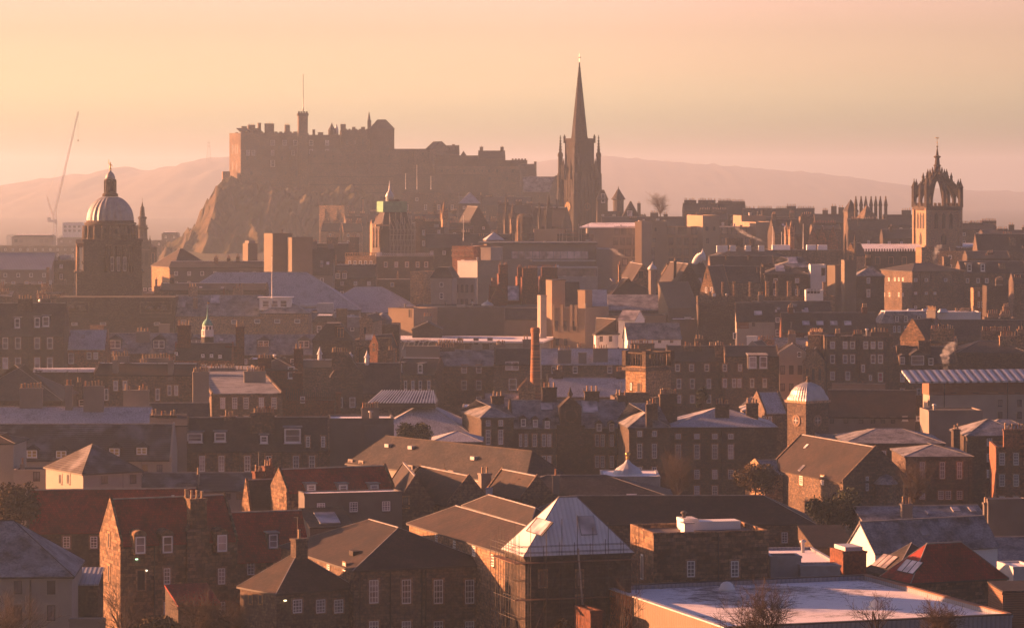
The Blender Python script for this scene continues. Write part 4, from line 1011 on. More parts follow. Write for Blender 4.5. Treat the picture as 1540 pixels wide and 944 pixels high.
def spirelet(b, px, yt, yb):
    p = b.hv(px, yb, b.d/2); t = b.hv(px, yt, b.d/2); h = t.z - p.z
    c = MB(); c.lathe(p.x, b.d/2, [(.55, p.z), (.45, p.z+h*.3), (.4, p.z+h*.5), (.7, p.z+h*.52), (.35, p.z+h*.7), (.04, t.z)], 'lead_pale', 8, smooth=False); c.build('ventilator', b.e)
spirelet(b, 552, 527, 549); spirelet(b, 527, 529, 541)
b = B('broad_stack_gable', 'sooty stone gable rising into a broad chimney stack in the middle left', 498, 546, 566, 672, 'gy', 533, rot=3, dep=10, wall='stone', mat='slate')
b.ch((511, 529, 24, 7, .05)); b.win(605, [511, 530], 9, 16, 'sash')
b = B('spirelet_hall', 'low slate roofs with a white spirelet left of the broad stack', 445, 500, 552, 730, 'gx', 541, rot=0, dep=10, wall='stone', mat='slate', ridge='snow')
spirelet(b, 481, 521, 545)
b = B('gothic_lodge', 'gothic house with green slate roof and rows of tiny dormers', 262, 350, 540, 745, 'gx', 516, rot=3, dep=11, wall='stone_red', mat='slate')
b.dorm((305, 537, 6, 6), (318, 537, 6, 6), (331, 538, 6, 6), (265, 534, 6, 6), kind='gable', mat='tile', style='white'); b.ch((277, 489, 20, 4, .4), (361, 491, 13, 4, .5), (352, 520, 26, 0, .4), mat='brick', hp=1.3)
# green cupola
def cupola_tower():
    D = 755; k = D/FOC; p = at(312, 516, D); zb = ground(D) - 1
    e = empty('cupola_tower', (p.x, D, zb)); tag(e, 'slate turret with white lantern and green copper dome and vane', 'cupola')
    Z = lambda py: CZ - (py-HY)*k - zb
    c = MB(); c.lathe(0, 0, [(9*k*1.1, 0), (9*k*1.1, Z(506))], 'slate', 8, R(22.5), smooth=False); c.build('turret', e)
    c = MB(); c.lathe(0, 0, [(9.6*k, Z(506)), (9.6*k, Z(504.5)), (7.6*k, Z(504)), (7.6*k, Z(497)), (9.4*k, Z(496.8)), (9.4*k, Z(495.5))], 'white', 8, R(22.5), smooth=False)
    for i in range(8):
        a = i*math.pi/4 + R(22.5); c.tube((9*k*math.cos(a), 9*k*math.sin(a), Z(504)), (9*k*math.cos(a), 9*k*math.sin(a), Z(497)), .12, .12, 'white', 5)
        c.tube((7*k*math.cos(a), 7*k*math.sin(a), Z(496)), (7*k*math.cos(a), 7*k*math.sin(a), Z(490)), .16, .16, 'white', 5)
    c.lathe(0, 0, [(5.5*k, Z(496)), (5.5*k, Z(490))], 'dark', 8, smooth=False); c.lathe(0, 0, [(8.2*k, Z(490.3)), (8.4*k, Z(489))], 'white', 8, R(22.5), smooth=False)
    c.build('lantern', e)
    c = MB(); c.lathe(0, 0, [(8.2*k, Z(489)), (7.2*k, Z(486)), (5*k, Z(482.5)), (2.5*k, Z(480)), (1.8*k, Z(479)), (1.9*k, Z(477.5)), (.9*k, Z(475)), (.5*k, Z(468)), (.1*k, Z(456))], 'copper', 16); d = c.build('dome', e)
    c = MB(); c.box(0, 3*k, -.04, .04, Z(456.5), Z(454.5), 'gold'); c.tube((0,0,Z(458)), (0,0,Z(453)), .05, .04, 'gold', 4); c.build('weathervane', d)
cupola_tower()
b = B('mansard_tenement', 'dark tenement at the left edge with dormers above two window rows', -40, 96, 504, 790, 'gx', 456, rot=2, dep=16, wall='stone_dark', mat='slate')
b.win(516, [8, 27, 56, 75], 8, 17); b.win(546, [8, 27, 56, 75], 8, 17, glass='glass_pale'); b.dorm((26, 493, 9, 16), (56, 492, 9, 16), (69, 491, 11, 17), style='white', glass='glass')
b.ch((38, 449, 22, 5, .4), (66, 449, 20, 6, .6), (-10, 441, 20, 4, .5)); b.pipes(42); dish(b, 60, 452, .4, 1)
b = B('skylit_house', 'low house with frosted slate roof and skylights beside the dark left tenement', 97, 160, 524, 800, 'gx', 496, rot=2, dep=11, wall='stone_red', mat='slate_ff')
b.win(539, [107], 8, 16); b.win(535, [134, 144], 7, 11); b.skylight((105, 503, 4, 4), (125, 506, 6, 5)); b.ch((146, 489, 20, 0, .9), mat='stone_warm')
b = B('white_dormer_house', 'dark slate house with two big white paired dormers left of the green cupola', 160, 268, 530, 812, 'gx', 501, rot=2, dep=12, wall='stone', mat='slate_f')
b.dorm((173, 524, 18, 14), (239, 524, 18, 14), kind='hip', style='pair', glass='glass'); b.ch((215, 498, 20, 4, .3), (247, 487, 16, 0, .9), mat='render'); b.skylight((190, 515, 6, 5))
b = B('slate_dormer_row', 'frosted slate row with three white dormers right of the green cupola', 285, 476, 532, 815, 'gx', 503, rot=1, dep=13, wall='stone', mat='slate_f')
b.dorm((295, 516, 16, 6), (396, 521, 18, 10), (457, 523, 17, 12), kind='hip', style='pair', glass='glass'); b.ch((395, 521, 18, 5, .05), mat='render'); b.skylight((333, 511, 6, 3), (414, 512, 4, 4))
b = B('snowy_ridge_house', 'dark flat topped roof with bright snow edge left of the spirelets', 374, 425, 540, 765, 'flat', None, rot=0, dep=10, wall='slate', par=.2)
# old college ranges
b = B('college_hall', 'heavy stone attic wall of the domed college with carved panels', 88, 262, 474, 925, 'flat', None, rot=0, dep=12, wall='stone_dark', par=.4, snow='asphalt')
c = MB(); c.box(-1, b.w+.3, -1.1, -.13, b.zpx(481), b.zpx(476), 'stone_dark'); c.box(-.5, b.w+.2, -.4, 12, b.ze, b.zpx(447), 'stone_dark'); c.build('attic', b.e)
for x0, x1 in ((97, 133), (212, 257)):
    c = MB()
    a, d_ = b.hv(x0, 460), b.hv(x1, 460); zt, zz = b.zpx(455), b.zpx(470)
    for q in ((a.x, d_.x, zt, zt+.25), (a.x, d_.x, zz-.25, zz)): c.box(q[0], q[1], -.55, -.41, q[2], q[3], 'stone')
    c.box(a.x-.3, a.x, -.55, -.41, zz-.25, zt+.25, 'stone'); c.box(d_.x, d_.x+.3, -.55, -.41, zz-.25, zt+.25, 'stone')
    for j in (.3, .7):
        xx = a.x + (d_.x-a.x)*j; c.lathe(xx, -.45, [(1.6, (zt+zz)/2-.7), (1.0, (zt+zz)/2+.7)], 'stone', 12)
    c.build('carved_panel', b.e)
b.win(487, [112, 155, 236], 9, 5, 'sash')
b = B('college_range', 'long college range with slate roof and square windows behind the cupola', 262, 392, 474, 928, 'gx', 444, rot=0, dep=14, wall='ashlar', mat='slate_f', skew=False)
b.win(484, [276, 313, 352, 387], 8, 6, 'sash'); b.skylight((324, 450, 15, 12), (272, 458, 14, 10)); b.ch((290, 431, 13, 3, .5), (294, 448, 6, 0, .2), (358, 431, 15, 4, .55)); b.ch((337, 434, 3, 0, .6), mat='brick')
b = B('college_pavilion', 'college pavilion with hip roof and wide white glazed rooftop lantern', 392, 464, 471, 922, 'hip', 456, rot=0, dep=14, wall='ashlar', mat='slate_f', inset=5)
b.win(483, [387, 417, 447], 9, 6, 'sash')
c = MB(); a, d_ = b.hv(390, 455, 4), b.hv(438, 455, 4); c.box(a.x, d_.x, 4, 9, b.zpx(466, 4), b.zpx(448, 4), 'white'); c.box(a.x-.5, d_.x+.5, 3.6, 9.4, b.zpx(448, 4), b.zpx(446.5, 4), 'white', 'snow'); L = c.build('lantern', b.e)
for i in range(3):
    xx = a.x + (d_.x-a.x)*(.2+.28*i); window(L, (xx, 3.98, (b.zpx(463, 4)+b.zpx(451, 4))/2), 0, (d_.x-a.x)*.22, 2.0, 'sash', False, None)
b = B('mansard_pavilion', 'flat topped slate mansard behind the ventilated college pavilion', 470, 505, 484, 900, 'mans', 474, rot=0, dep=10, wall='stone', mat='slate', inset=1.2)
b.ch((514, 464, 16, 0, .3)); b.win(495, [480], 7, 10)
b = B('plant_roof', 'rooftop plant with long tank and ducts right of the white lantern', 449, 503, 470, 945, 'flat', None, rot=0, dep=10, wall='lead', par=.1, snow='asphalt')
c = MB(); p0, p1 = b.hv(452, 460, 3), b.hv(476, 460, 3); c.tube(p0, p1, .75, .75, 'lead_pale', 12); c.build('tank', b.e)
c = MB(); p0, p1 = b.hv(477, 465, 3), b.hv(501, 455, 3); c.box(p0.x, p1.x, 3, 6, b.ze-.3, b.zpx(456, 3), 'lead_pale'); c.build('duct', b.e)
b = B('plant_hut', 'dark cube rooftop hut with pale lid over the slate hall', 518, 545, 477, 950, 'flat', None, rot=14, xb=503, base=82, wall='lead', par=.1, snow='snow')
b.ze = b.ze
b = B('baroque_chapel', 'stone baroque front with pediment and arched window in the middle left', 541, 559, 482, 800, 'gy', 474, rot=-8, dep=14, wall='ashlar', mat='slate')
b.win(497, [549], 4, 10, 'dark')
b = B('chapel_base', 'broad stone shoulders and arched doorway below the baroque front', 528, 574, 511, 792, 'flat', None, rot=-8, dep=14, wall='ashlar', par=.3, snow='asphalt')
c = MB(); p = b.hv(551, 530); 
for r0, m_, y in ((2.3, 'stone_warm', -.12), (1.8, 'dark', -.16)):
    n = 16; c.mesh([(p.x+r0*math.cos(math.pi*i/n), y, p.z-.5+r0*math.sin(math.pi*i/n)) for i in range(n+1)] + [(p.x-r0, y, 1), (p.x+r0, y, 1)], [tuple(range(n+3))], m_)
c.build('doorway', b.e)
b = B('round_drum_house', 'low stone drum with shallow lead dome beside the baroque front', 560, 600, 488, 815, 'flat', None, rot=0, dep=12, wall='stone', par=.2, snow='asphalt')
c = MB(); p = b.hv(576, 488, 6); kk = b.k(6); c.lathe(p.x, 6, [(13*kk, b.ze-.5), (13*kk, b.ze+.6), (14*kk, b.ze+.8), (10*kk, b.ze+1.8), (4*kk, b.ze+2.5), (.1, b.ze+2.7)], 'slate_f', 24); c.build('dome', b.e)
b = B('gothic_gable_house', 'narrow gothic gable catching orange light near the baroque front', 556, 569, 520, 765, 'gy', 504, rot=-30, dep=8, wall='stone_red', mat='slate')
b.win(522, [562], 3.5, 12, 'dark')
b = B('stone_stack_house', 'stone chimney house with lit octagonal shaft near the white glass roof', 568, 592, 527, 755, 'flat', None, rot=0, dep=8, wall='stone', par=.3, snow='asphalt')
b.ch((579, 508, 20, 0, .5), (587, 526, 8, 2, -.3))
b = B('slate_turret_house', 'sooty turreted house with slate mansard left of the baroque front', 470, 530, 512, 780, 'mans', 486, rot=0, dep=12, wall='stone_dark', mat='slate', inset=3, snow='snow_patchy')
b.ch((511, 490, 14, 0, .1)); b.win(500, [510, 514], 3, 12, 'dark')
b = B('glass_edged_hall', 'long low building with brilliant white roof and slanted glass strips', 594, 812, 513, 858, 'flat', None, rot=-8, dep=22, wall='lead', par=.05, snow='snow')
c = MB(); p0 = b.hv(594, 502); 
c.slab([(-1.2, -1.6, b.ze+.3), (b.w+1, -1.6, b.ze+.3), (b.w+1, 24, b.ze+.3), (-3, 24, b.ze+.3)], .45, 'snow')
c.build('canopy', b.e)
for i, px in enumerate((598, 606, 612, 621, 627, 634, 642)):
    p = b.hv(px, 508); c = MB(); c.mesh([(p.x-.3, -.15, b.ze-2.1), (p.x+.1, -.15, b.ze-2.1), (p.x+.8, -.4, b.ze-.2), (p.x+.4, -.4, b.ze-.2)] + [(p.x-.3, -.05, b.ze-2.1), (p.x+.1, -.05, b.ze-2.1), (p.x+.8, -.3, b.ze-.2), (p.x+.4, -.3, b.ze-.2)], [(0,1,2,3),(7,6,5,4),(0,4,5,1),(1,5,6,2),(2,6,7,3),(3,7,4,0)], 'white'); c.build('glass_strip', b.e)
b.win(513, [692, 716, 737], 6, 9, 'dark', surr='lead')
b = B('grey_theatre', 'huge blank grey rendered block with orange lit left end', 621, 808, 462, 905, 'flat', None, rot=-2, dep=22, wall='render_dark', par=.3, snow='asphalt')
b = B('theatre_end', 'orange lit side block at the left end of the huge grey block', 584, 622, 463, 897, 'flat', None, rot=-34, dep=11, wall='tan', par=.3, snow='asphalt')
b.win(471, [616], 3, 12, 'dark')
b = B('lattice_roof_house', 'small dark pitched roof before the huge grey block', 620, 664, 495, 870, 'gy', 485, rot=0, dep=10, wall='slate', mat='slate', skew=False)
b = B('tenement_gable_block', 'grey stone tenement gable with dormered slate wing below the white glass roof', 655, 745, 549, 742, 'gx', 526, rot=-2, dep=10, wall='stone', mat='slate_f')
b.win(555, [698, 720], 8, 12); b.win(579, [698, 720], 8, 14); b.win(602, [720], 8, 12); b.ch((669, 522, 30, 8, .5), (704, 516, 10, 0, .6), (731, 516, 10, 0, .6), (678, 516, 40, 10, .9))
b = B('slate_wing_house', 'slate roofed wing with two white dormers and rendered stack', 597, 656, 562, 735, 'gx', 538, rot=-10, dep=11, wall='stone', mat='slate', ridge='snow')
b.dorm((602, 559, 6, 14), (632, 561, 8, 15), style='white', glass='glass'); b.win(579, [610, 621, 632, 645], 5, 14); b.ch((636, 520, 50, 0, .9), mat='render')
b = B('tall_stack_house', 'stone tenement bay with pale projecting window left of the round chimney', 743, 800, 547, 728, 'gx', 524, rot=0, dep=11, wall='stone', mat='slate')
b.ch((753, 518, 14, 5, .6), (795, 510, 18, 4, .7), mat='render'); b.win(550, [770], 20, 13, 'pair', glass='glass_pale'); b.win(578, [771], 12, 17); b.win(600, [771], 12, 12)
b = B('corner_house', 'low slate house at the right foot of the pale bay window', 727, 800, 610, 690, 'gx', 592, rot=0, dep=10, wall='stone', mat='slate_f')
def round_stack():
    D = 705; k = D/FOC; p = at(805, 600, D); zb = ground(D)-1; Z = lambda py: CZ-(py-HY)*k-zb
    e = empty('boiler_chimney', (p.x, D, zb)); tag(e, 'tall round brick boiler chimney lit orange on its left', 'chimney')
    c = MB(); c.lathe(0, 0, [(8.4*k, 0), (8.2*k, Z(595)), (6.0*k, Z(503)), (7.0*k, Z(500)), (7.0*k, Z(494)), (6.0*k, Z(492.5)), (4.5*k, Z(492)), (4.5*k, Z(496))], 'stone_red', 20)
    for py in (520, 540, 560): c.lathe(0, 0, [((6.0+(py-503)*.024)*k+.05, Z(py)), ((6.0+(py-503)*.024)*k+.05, Z(py-1.2))], 'iron', 20)
    c.build('shaft', e)
round_stack()
b = B('plain_tenement_row', 'grey stone tenement row with broad wallhead stacks right of the round chimney', 815, 945, 547, 772, 'gx', 524, rot=-1, dep=11, wall='stone', mat='slate_ff', skew=False)
b.ch((849, 526, 20, 5, .05), (876, 530, 12, 0, .05), (903, 524, 22, 6, .1), (871, 522, 8, 2, .8), mat='render'); b.win(556, [833, 865, 917], 7, 11); b.win(581, [833, 865], 7, 11, glass='glass_pale')
b = B('gate_arch_wall', 'curved stone shoulder wall at the foot of the round chimney', 780, 805, 585, 690, 'gy', 572, rot=0, dep=4, wall='stone_warm', mat='stone_warm', ridge=None)
b = B('frosted_long_roof', 'low frosted slate roof in front of the grey tenement row', 826, 945, 595, 668, 'gx', 568, rot=-2, dep=13, wall='stone', mat='slate_ff', skew=False)
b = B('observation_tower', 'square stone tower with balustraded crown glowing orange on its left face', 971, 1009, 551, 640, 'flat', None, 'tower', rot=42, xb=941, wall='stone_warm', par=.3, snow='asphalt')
c = MB(); c.box(-.5, b.w+.5, -.5, b.d+.5, b.ze-.9, b.ze-.3, 'stone'); c.build('cornice', b.e)
c = MB(); zt = b.zpx(533)
for i in range(9):
    for (x, y) in ((b.w*i/8, .1), (b.w*i/8, b.d-.1), (.1, b.d*i/8), (b.w-.1, b.d*i/8)): c.tube((x, y, b.ze), (x, y, zt), .16, .12, 'stone_dark', 5)
c.box(-.25, b.w+.25, -.25, .3, zt, zt+.35, 'stone_dark'); c.box(-.25, b.w+.25, b.d-.3, b.d+.25, zt, zt+.35, 'stone_dark'); c.box(-.25, .3, .3, b.d-.3, zt, zt+.35, 'stone_dark'); c.box(b.w-.3, b.w+.25, .3, b.d-.3, zt, zt+.35, 'stone_dark')
for (x, y) in ((0,0),(b.w,0),(0,b.d),(b.w,b.d)): c.box(x-.5, x+.5, y-.5, y+.5, b.ze, zt+.6, 'stone_dark')
c.build('balustrade', b.e)
c = MB(); c.box(1.2, b.w-1.2, 1.2, b.d-1.2, b.ze-.3, b.ze+1.2, 'stone_dark'); c.build('stair_head', b.e)
b.win(581, [949], 3, 11, 'sashs', wall='left'); b.win(583, [961], 4.5, 14, 'dark', 'dark', wall='left')
b = B('tower_link', 'stone link building with lit cornice beside the orange lit tower', 925, 1000, 598, 628, 'flat', None, rot=4, dep=9, wall='stone', par=.3, snow='asphalt')
b.ch((928, 592, 4, 1, .2), (952, 590, 50, 0, .5), mat='stone')
b = B('roof_below_fountain', 'slate roof with row of lit pots behind the orange lit tower', 930, 1012, 545, 800, 'gx', 524, rot=0, dep=10, wall='stone', mat='slate')
b.ch((966, 516, 36, 9, .5), (952, 524, 22, 4, .2), mat='stone')
b = B('tenement_with_lit_pots', 'stone tenement with slate roof and a long row of lit pots', 1003, 1090, 542, 742, 'gx', 520, rot=-1, dep=11, wall='stone', mat='slate')
b.ch((1042, 520, 26, 7, .35), (1072, 520, 12, 4, .5), (1052, 509, 14, 3, 1.2), mat='stone'); b.win(553, [1019, 1040, 1063], 7, 11); b.win(577, [1021, 1041, 1066], 7, 15); b.pipes(1007, 1082); b.win(600, [1021, 1041, 1066], 7, 12)
b = B('brown_tenement', 'brown stone tenement with blank windows right of the lit pots', 1090, 1172, 535, 738, 'gx', 520, rot=-1, dep=11, wall='stone', mat='slate')
b.win(553, [1090, 1113], 6, 11); b.win(576, [1090, 1104, 1112, 1131, 1150], 6, 14, glass='glass_pale'); b.ch((1082, 519, 14, 4, .5), (1108, 523, 24, 5, .8))
b.dorm((1132, 554, 12, 20), (1148, 554, 12, 20), frame='slate', style='white'); 
b = B('white_stack_cottage', 'cream gable and bright white lit chimney among orange brick pots', 1118, 1145, 528, 775, 'gy', 514, rot=-18, dep=9, wall='cream', mat='slate')
b.ch((1131, 505, 14, 0, .8), mat='white'); 
b = B('brick_pot_house', 'orange lit brick stacks beside the bright white chimney', 1138, 1168, 528, 790, 'flat', None, rot=-14, dep=8, wall='stone_red', par=.3, snow='snow')
b.ch((1152, 510, 24, 6, .5), mat='stone_red', pots='pot_red')
b = B('cream_gabled_block', 'cream rendered building with gable and arched attic window', 1172, 1212, 531, 732, 'gy', 519, rot=-4, dep=14, wall='cream', mat='slate')
b.win(533, [1202], 6, 8, 'sash'); b.win(556, [1177, 1190, 1203], 7, 14, 'dark'); b.win(582, [1177, 1190, 1203], 7, 12, 'dark')
b = B('pedimented_front', 'narrow stone front with pointed pediment beside the cream gabled building', 1208, 1239, 543, 722, 'gy', 526, rot=-8, dep=14, wall='stone_warm', mat='slate')
b.win(563, [1214, 1223, 1233], 4, 17, 'dark'); b.ch((1226, 503, 20, 7, .95), mat='stone_warm', wv=5)
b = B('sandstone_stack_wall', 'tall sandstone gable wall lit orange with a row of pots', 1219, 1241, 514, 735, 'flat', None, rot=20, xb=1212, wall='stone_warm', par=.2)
b.ch((1228, 499, 22, 7, .4), mat='stone_warm')
b = B('high_tenement', 'tall flat topped stone tenement with three rows of windows', 1240, 1343, 505, 728, 'flat', None, rot=-1, dep=14, wall='stone', par=.5, snow='snow')
b.win(519, [1252, 1271, 1282, 1302, 1313, 1324], 7, 11); b.win(540, [1252, 1271, 1282, 1313, 1324], 7, 13); b.win(554, [1298], 5, 12); b.win(565, [1252, 1275], 7, 13, glass='glass_pale'); b.win(567, [1324], 7, 14, glass='pink'); b.win(568, [1309], 4, 8)
b.ch((1260, 501, 8, 3, .4), (1290, 502, 14, 4, .4), (1323, 499, 28, 6, .3), mat='stone_dark'); b.pipes(1243, 1288, 1293, 1318, 1337)
b = B('gableted_tenement', 'dark tenement with dormers and a shallow pediment below the orange gable', 1343, 1440, 545, 742, 'gx', 521, rot=0, dep=12, wall='stone', mat='slate')
b.win(568, [1357, 1382, 1400], 7, 13); b.win(590, [1357, 1382, 1400], 7, 12); b.dorm((1357, 548, 8, 13), (1380, 549, 20, 16), (1400, 549, 8, 12), kind='gable', frame='stone', style='sash', glass='glass'); b.ch((1390, 512, 18, 0, .3), (1357, 519, 18, 0, .3))
b = B('crowstep_orange_gable', 'pointed rubble gable glowing bright orange at right', 1354, 1390, 508, 775, 'gy', 480, rot=-38, dep=11, wall='rubble', mat='slate')
b = B('big_pot_stack_house', 'huge sandstone chimney stack crowned with buff pots near the orange gable', 1398, 1436, 515, 760, 'gx', 507, rot=-12, dep=8, wall='stone_warm', mat='slate')
b.ch((1417, 494, 34, 10, .2), mat='stone_warm')
b = B('scaffolded_house', 'dark netted house with scaffold and lit chimneys near right edge', 1440, 1545, 530, 760, 'hip', 512, rot=0, dep=16, wall='stone_dark', mat='slate', inset=6)
b.ch((1516, 505, 26, 6, .3), (1498, 497, 44, 14, .7), (1535, 495, 10, 2, .6), mat='stone_warm')
b = B('curved_metal_block', 'white and timber block with striped metal roof at right', 1398, 1600, 572, 628, 'shed', 558, rot=9, xb=1388, wall='cream', mat='stripe')
c = MB(); c.box(-.15, b.w+.1, -.12, -.002, b.zpx(594), b.ze-.15, 'timber'); c.box(-.14, -.002, 0, b.d, b.zpx(594), b.ze-.15, 'timber'); c.build('timber_storey', b.e)
c = MB(); c.slab([(-4.2, -1.6, b.ze-.05), (b.w, -1.6, b.ze-.05), (b.w, b.d, b.zr+.25), (-4.2, b.d, b.zr+.25)], .35, 'stripe'); c.build('eaves_canopy', b.e)
b.win(584, [1434, 1467, 1505, 1530], 7, 12, 'dark', surr='iron'); b.win(606, [1504, 1533], 7, 10, 'dark', surr='cream'); b.win(624, [1504, 1533], 7, 10, 'dark', surr='cream'); b.pipes(1420, 1515)
b.win(606, [1397], 2, 8, 'dark', wall='left', surr='cream')
b = B('white_link_block', 'plain pale block standing before the striped metal roof', 1397, 1478, 617, 606, 'flat', None, rot=5, dep=8, wall='render', par=.2, snow='asphalt')
b = B('long_brown_school', 'long brown roof with a row of square windows behind the leaded tower', 1245, 1376, 626, 640, 'gx', 586, rot=-7, dep=16, wall='render', mat='tile', skew=False)
b.win(632, [1251, 1272, 1295, 1313, 1328, 1343], 6, 9, 'dark'); b.win(629, [1361, 1382], 9, 7, 'white')
b = B('red_ridge_house', 'small brown roof with snow lined verge behind the long brown roof', 1252, 1330, 590, 668, 'gx', 577, rot=-6, dep=10, wall='brick', mat='tile', skew=False)
b = B('terrace_wall_house', 'low stone walled terrace left of the white modern block', 1354, 1400, 598, 650, 'flat', None, rot=0, dep=8, wall='stone', par=.5, snow='asphalt')
b = B('right_slate_block', 'grey slated stone block with small lit chimney below the white modern block', 1478, 1560, 650, 588, 'hip', 630, rot=2, dep=12, wall='stone_dark', mat='slate_f', inset=4)
b = B('lead_valley_roofs', 'cluster of lead and glass ridge roofs left of the leaded tower', 1120, 1172, 618, 640, 'hip', 596, rot=0, dep=12, wall='render', mat='slate_ff', inset=5)
b.skylight((1135, 604, 24, 6))
b = B('snow_ridge_gables', 'pair of little snow edged gables just left of the leaded tower', 1150, 1184, 620, 618, 'gx', 590, rot=10, dep=12, wall='stone', mat='slate_ff')
b.win(632, [1150, 1158], 6, 12)
# leaded ogee tower
def ogee_tower():
    D = 598; k = D/FOC
    b = Bd('ogee_tower', 'square stone tower with ribbed lead ogee dome and round windows', 'tower', 1212, 1246, 606, D, 38, xb=1184)
    b.roof('none', rise=0, wall='stone')
    w, d, ze = b.w, b.d, b.ze
    c = MB(); c.box(-.35, w+.35, -.35, d+.35, ze-.1, ze+.35, 'ashlar'); c.build('cornice', b.e)
    zt = b.zpx(575, 3); pr = [(1.05, 0), (1.04, .12), (.93, .32), (.86, .55), (.70, .75), (.42, .90), (.14, 1.0)]
    c = MB(); cx, cy = w/2, d/2; n = 24
    pts = []; H = zt - ze - .35
    for r, t in pr:
        rnd_ = .25 + .5*min(1, t*1.3)
        for j in range(4*n):
            s_ = j // n; f = (j % n) / n
            corners = [(-1,-1),(1,-1),(1,1),(-1,1)]; a_, b_ = corners[s_], corners[(s_+1) % 4]
            x = a_[0]+(b_[0]-a_[0])*f; y = a_[1]+(b_[1]-a_[1])*f
            L_ = math.hypot(x, y); m2_ = 1.14/L_; x = x*(1-rnd_) + x*m2_*rnd_; y = y*(1-rnd_) + y*m2_*rnd_
            rr = r * (1 + (.012 if j % 3 == 0 else 0)); pts.append((cx+x*rr*w/2, cy+y*rr*d/2, ze+.35+H*t))
    m_ = 4*n; fs = [(i*m_+j, i*m_+(j+1) % m_, (i+1)*m_+(j+1) % m_, (i+1)*m_+j) for i in range(len(pr)-1) for j in range(m_)]
    c.mesh(pts, fs, 'lead_pale'); dm = c.build('dome', b.e)
    c = MB()
    for i in range(0, m_, 3):
        for j in range(len(pr)-1): c.tube(pts[j*m_+i], pts[(j+1)*m_+i], .05, .05, 'lead_pale', 4)
    c.build('lead_roll', dm)
    c = MB(); c.lathe(cx, cy, [(.5, zt-.05), (.3, zt+.25), (.35, zt+.4), (.1, zt+.6), (.3, zt+.8), (.3, zt+.95), (.05, zt+1.1)], 'stone', 10); c.build('finial', b.e)
    for wall, px, py in (('left', 1198, 632), ('front', 1229, 632)):
        p = b.hu(px, py, 0) if wall == 'left' else b.hv(px, py, 0)
        c = MB(); n = 18
        for r, m2, o in ((1.05, 'ashlar', .14), (.62, 'glass', .17)):
            ring = [(r*math.cos(2*math.pi*i/n), -o, r*math.sin(2*math.pi*i/n)) for i in range(n)] + [(r*math.cos(2*math.pi*i/n), 0, r*math.sin(2*math.pi*i/n)) for i in range(n)]
            c.mesh(ring, [tuple(range(n))] + [(i, i+n, (i+1) % n+n, (i+1) % n) for i in range(n)], m2)
        c.box(-.04, .04, -.2, -.15, -.6, .6, 'white'); c.box(-.6, .6, -.2, -.15, -.04, .04, 'white')
        c.build('round_window', b.e, p, -math.pi/2 if wall == 'left' else 0)
ogee_tower()
# ================================================================ fourth belt (900 to 1400 m)
b = B('museum', 'sandstone museum front with slotted parapet glowing in low sun', 832, 880, 463, 872, 'flat', None, 'museum', rot=-24, dep=16, wall='tan', par=1.2, snow='asphalt')
b.win(490, [837, 850, 864], 5, 15, 'dark', surr='tan'); b.win(514, [838, 851], 5, 10, 'dark', surr='tan')
for px in (833, 846, 860, 867):
    p = b.hv(px, 463); c = MB(); c.box(p.x-.35, p.x+.35, -.5, -.01, b.zpx(490), b.ze+.9, 'tan'); c.build('fin', b.e)
b = B('museum_wedge', 'tall wedge of orange lit stone left of the slotted museum front', 830, 850, 421, 884, 'shed', 420, rot=38, xb=821, wall='tan', mat='tile')
b = B('museum_roof_block', 'brown sloping museum roof behind the slotted parapet', 831, 872, 462, 890, 'shed', 424, rot=0, dep=12, wall='tan', mat='tile')
b = B('museum_fin_wall', 'pointed sandstone wall glowing orange beside the frosted museum roof', 869, 880, 436, 880, 'flat', None, rot=-40, dep=3, wall='tan', par=.1)
b = B('museum_frost_roof', 'museum roof with pale frost panel sloping to the right', 872, 914, 473, 894, 'shed', 436, rot=0, dep=13, wall='tan', mat='slate_ff')
b = B('museum_block', 'plain sandstone museum side wall behind the small white houses', 886, 1002, 474, 892, 'flat', None, rot=0, dep=10, wall='tan', par=.2, snow='asphalt')
b = B('pale_curved_wall', 'white rendered curved stair wall with orange top left of the museum', 813, 822, 444, 868, 'flat', None, rot=26, xb=808, wall='cream', par=.1)
b = B('museum_long_roof', 'dark layered museum roof with a hipped brown cap', 916, 1000, 466, 910, 'shed', 443, rot=0, dep=14, wall='render_dark', mat='slate_f')
b = B('museum_hipped_roof_house', 'brown hipped roof lit from the left above the layered dark roofs', 920, 990, 443, 925, 'hipv', 418, rot=24, xb=892, wall='slate', mat='tile', inset=8)
b.skylight((921, 421, 5, 4))
b = B('museum_tower_wall', 'slanting sandstone stair tower right of the layered museum roofs', 1005, 1050, 462, 900, 'shed', 424, rot=20, xb=990, wall='tan_dull', mat='tan_dull')
b.win(485, [1016], 12, 50, 'dark', 'dark', surr='tan') if False else None
b = B('museum_rear_block', 'tall plain sandstone block beneath the diagonal roof line', 1010, 1048, 480, 884, 'flat', None, rot=0, dep=10, wall='tan_dull', par=.2)
b = B('white_court_house', 'white house with lit brown roof and glazed gable below the museum', 896, 930, 503, 838, 'hipv', 478, rot=32, xb=893, wall='white', mat='tile', inset=5)
b.win(509, [904, 918], 5, 9, 'dark', surr='white')
b = B('white_glazed_house', 'white walled house with long dark slate roof below the museum', 944, 1024, 509, 830, 'gx', 486, rot=6, xb=937, wall='white', mat='slate_f', skew=False)
b.win(513, [963, 992, 1010], 5, 5, 'dark', surr='white')
b = B('glasshouse_gable', 'little glazed gable with orange edge behind the white houses', 930, 955, 480, 850, 'gx', 466, rot=-20, dep=8, wall='white', mat='glass_roof', skew=False)
b = B('stepped_stone_church', 'stone gable with tall round window between museum and chimney stacks', 934, 1000, 450, 935, 'gy', 398, rot=6, dep=26, wall='stone_warm', mat='tile')
b.win(413, [964], 7, 11, 'dark', 'dark'); b.ch((932, 398, 4, 1, .5), (985, 402, 6, 0, .2))
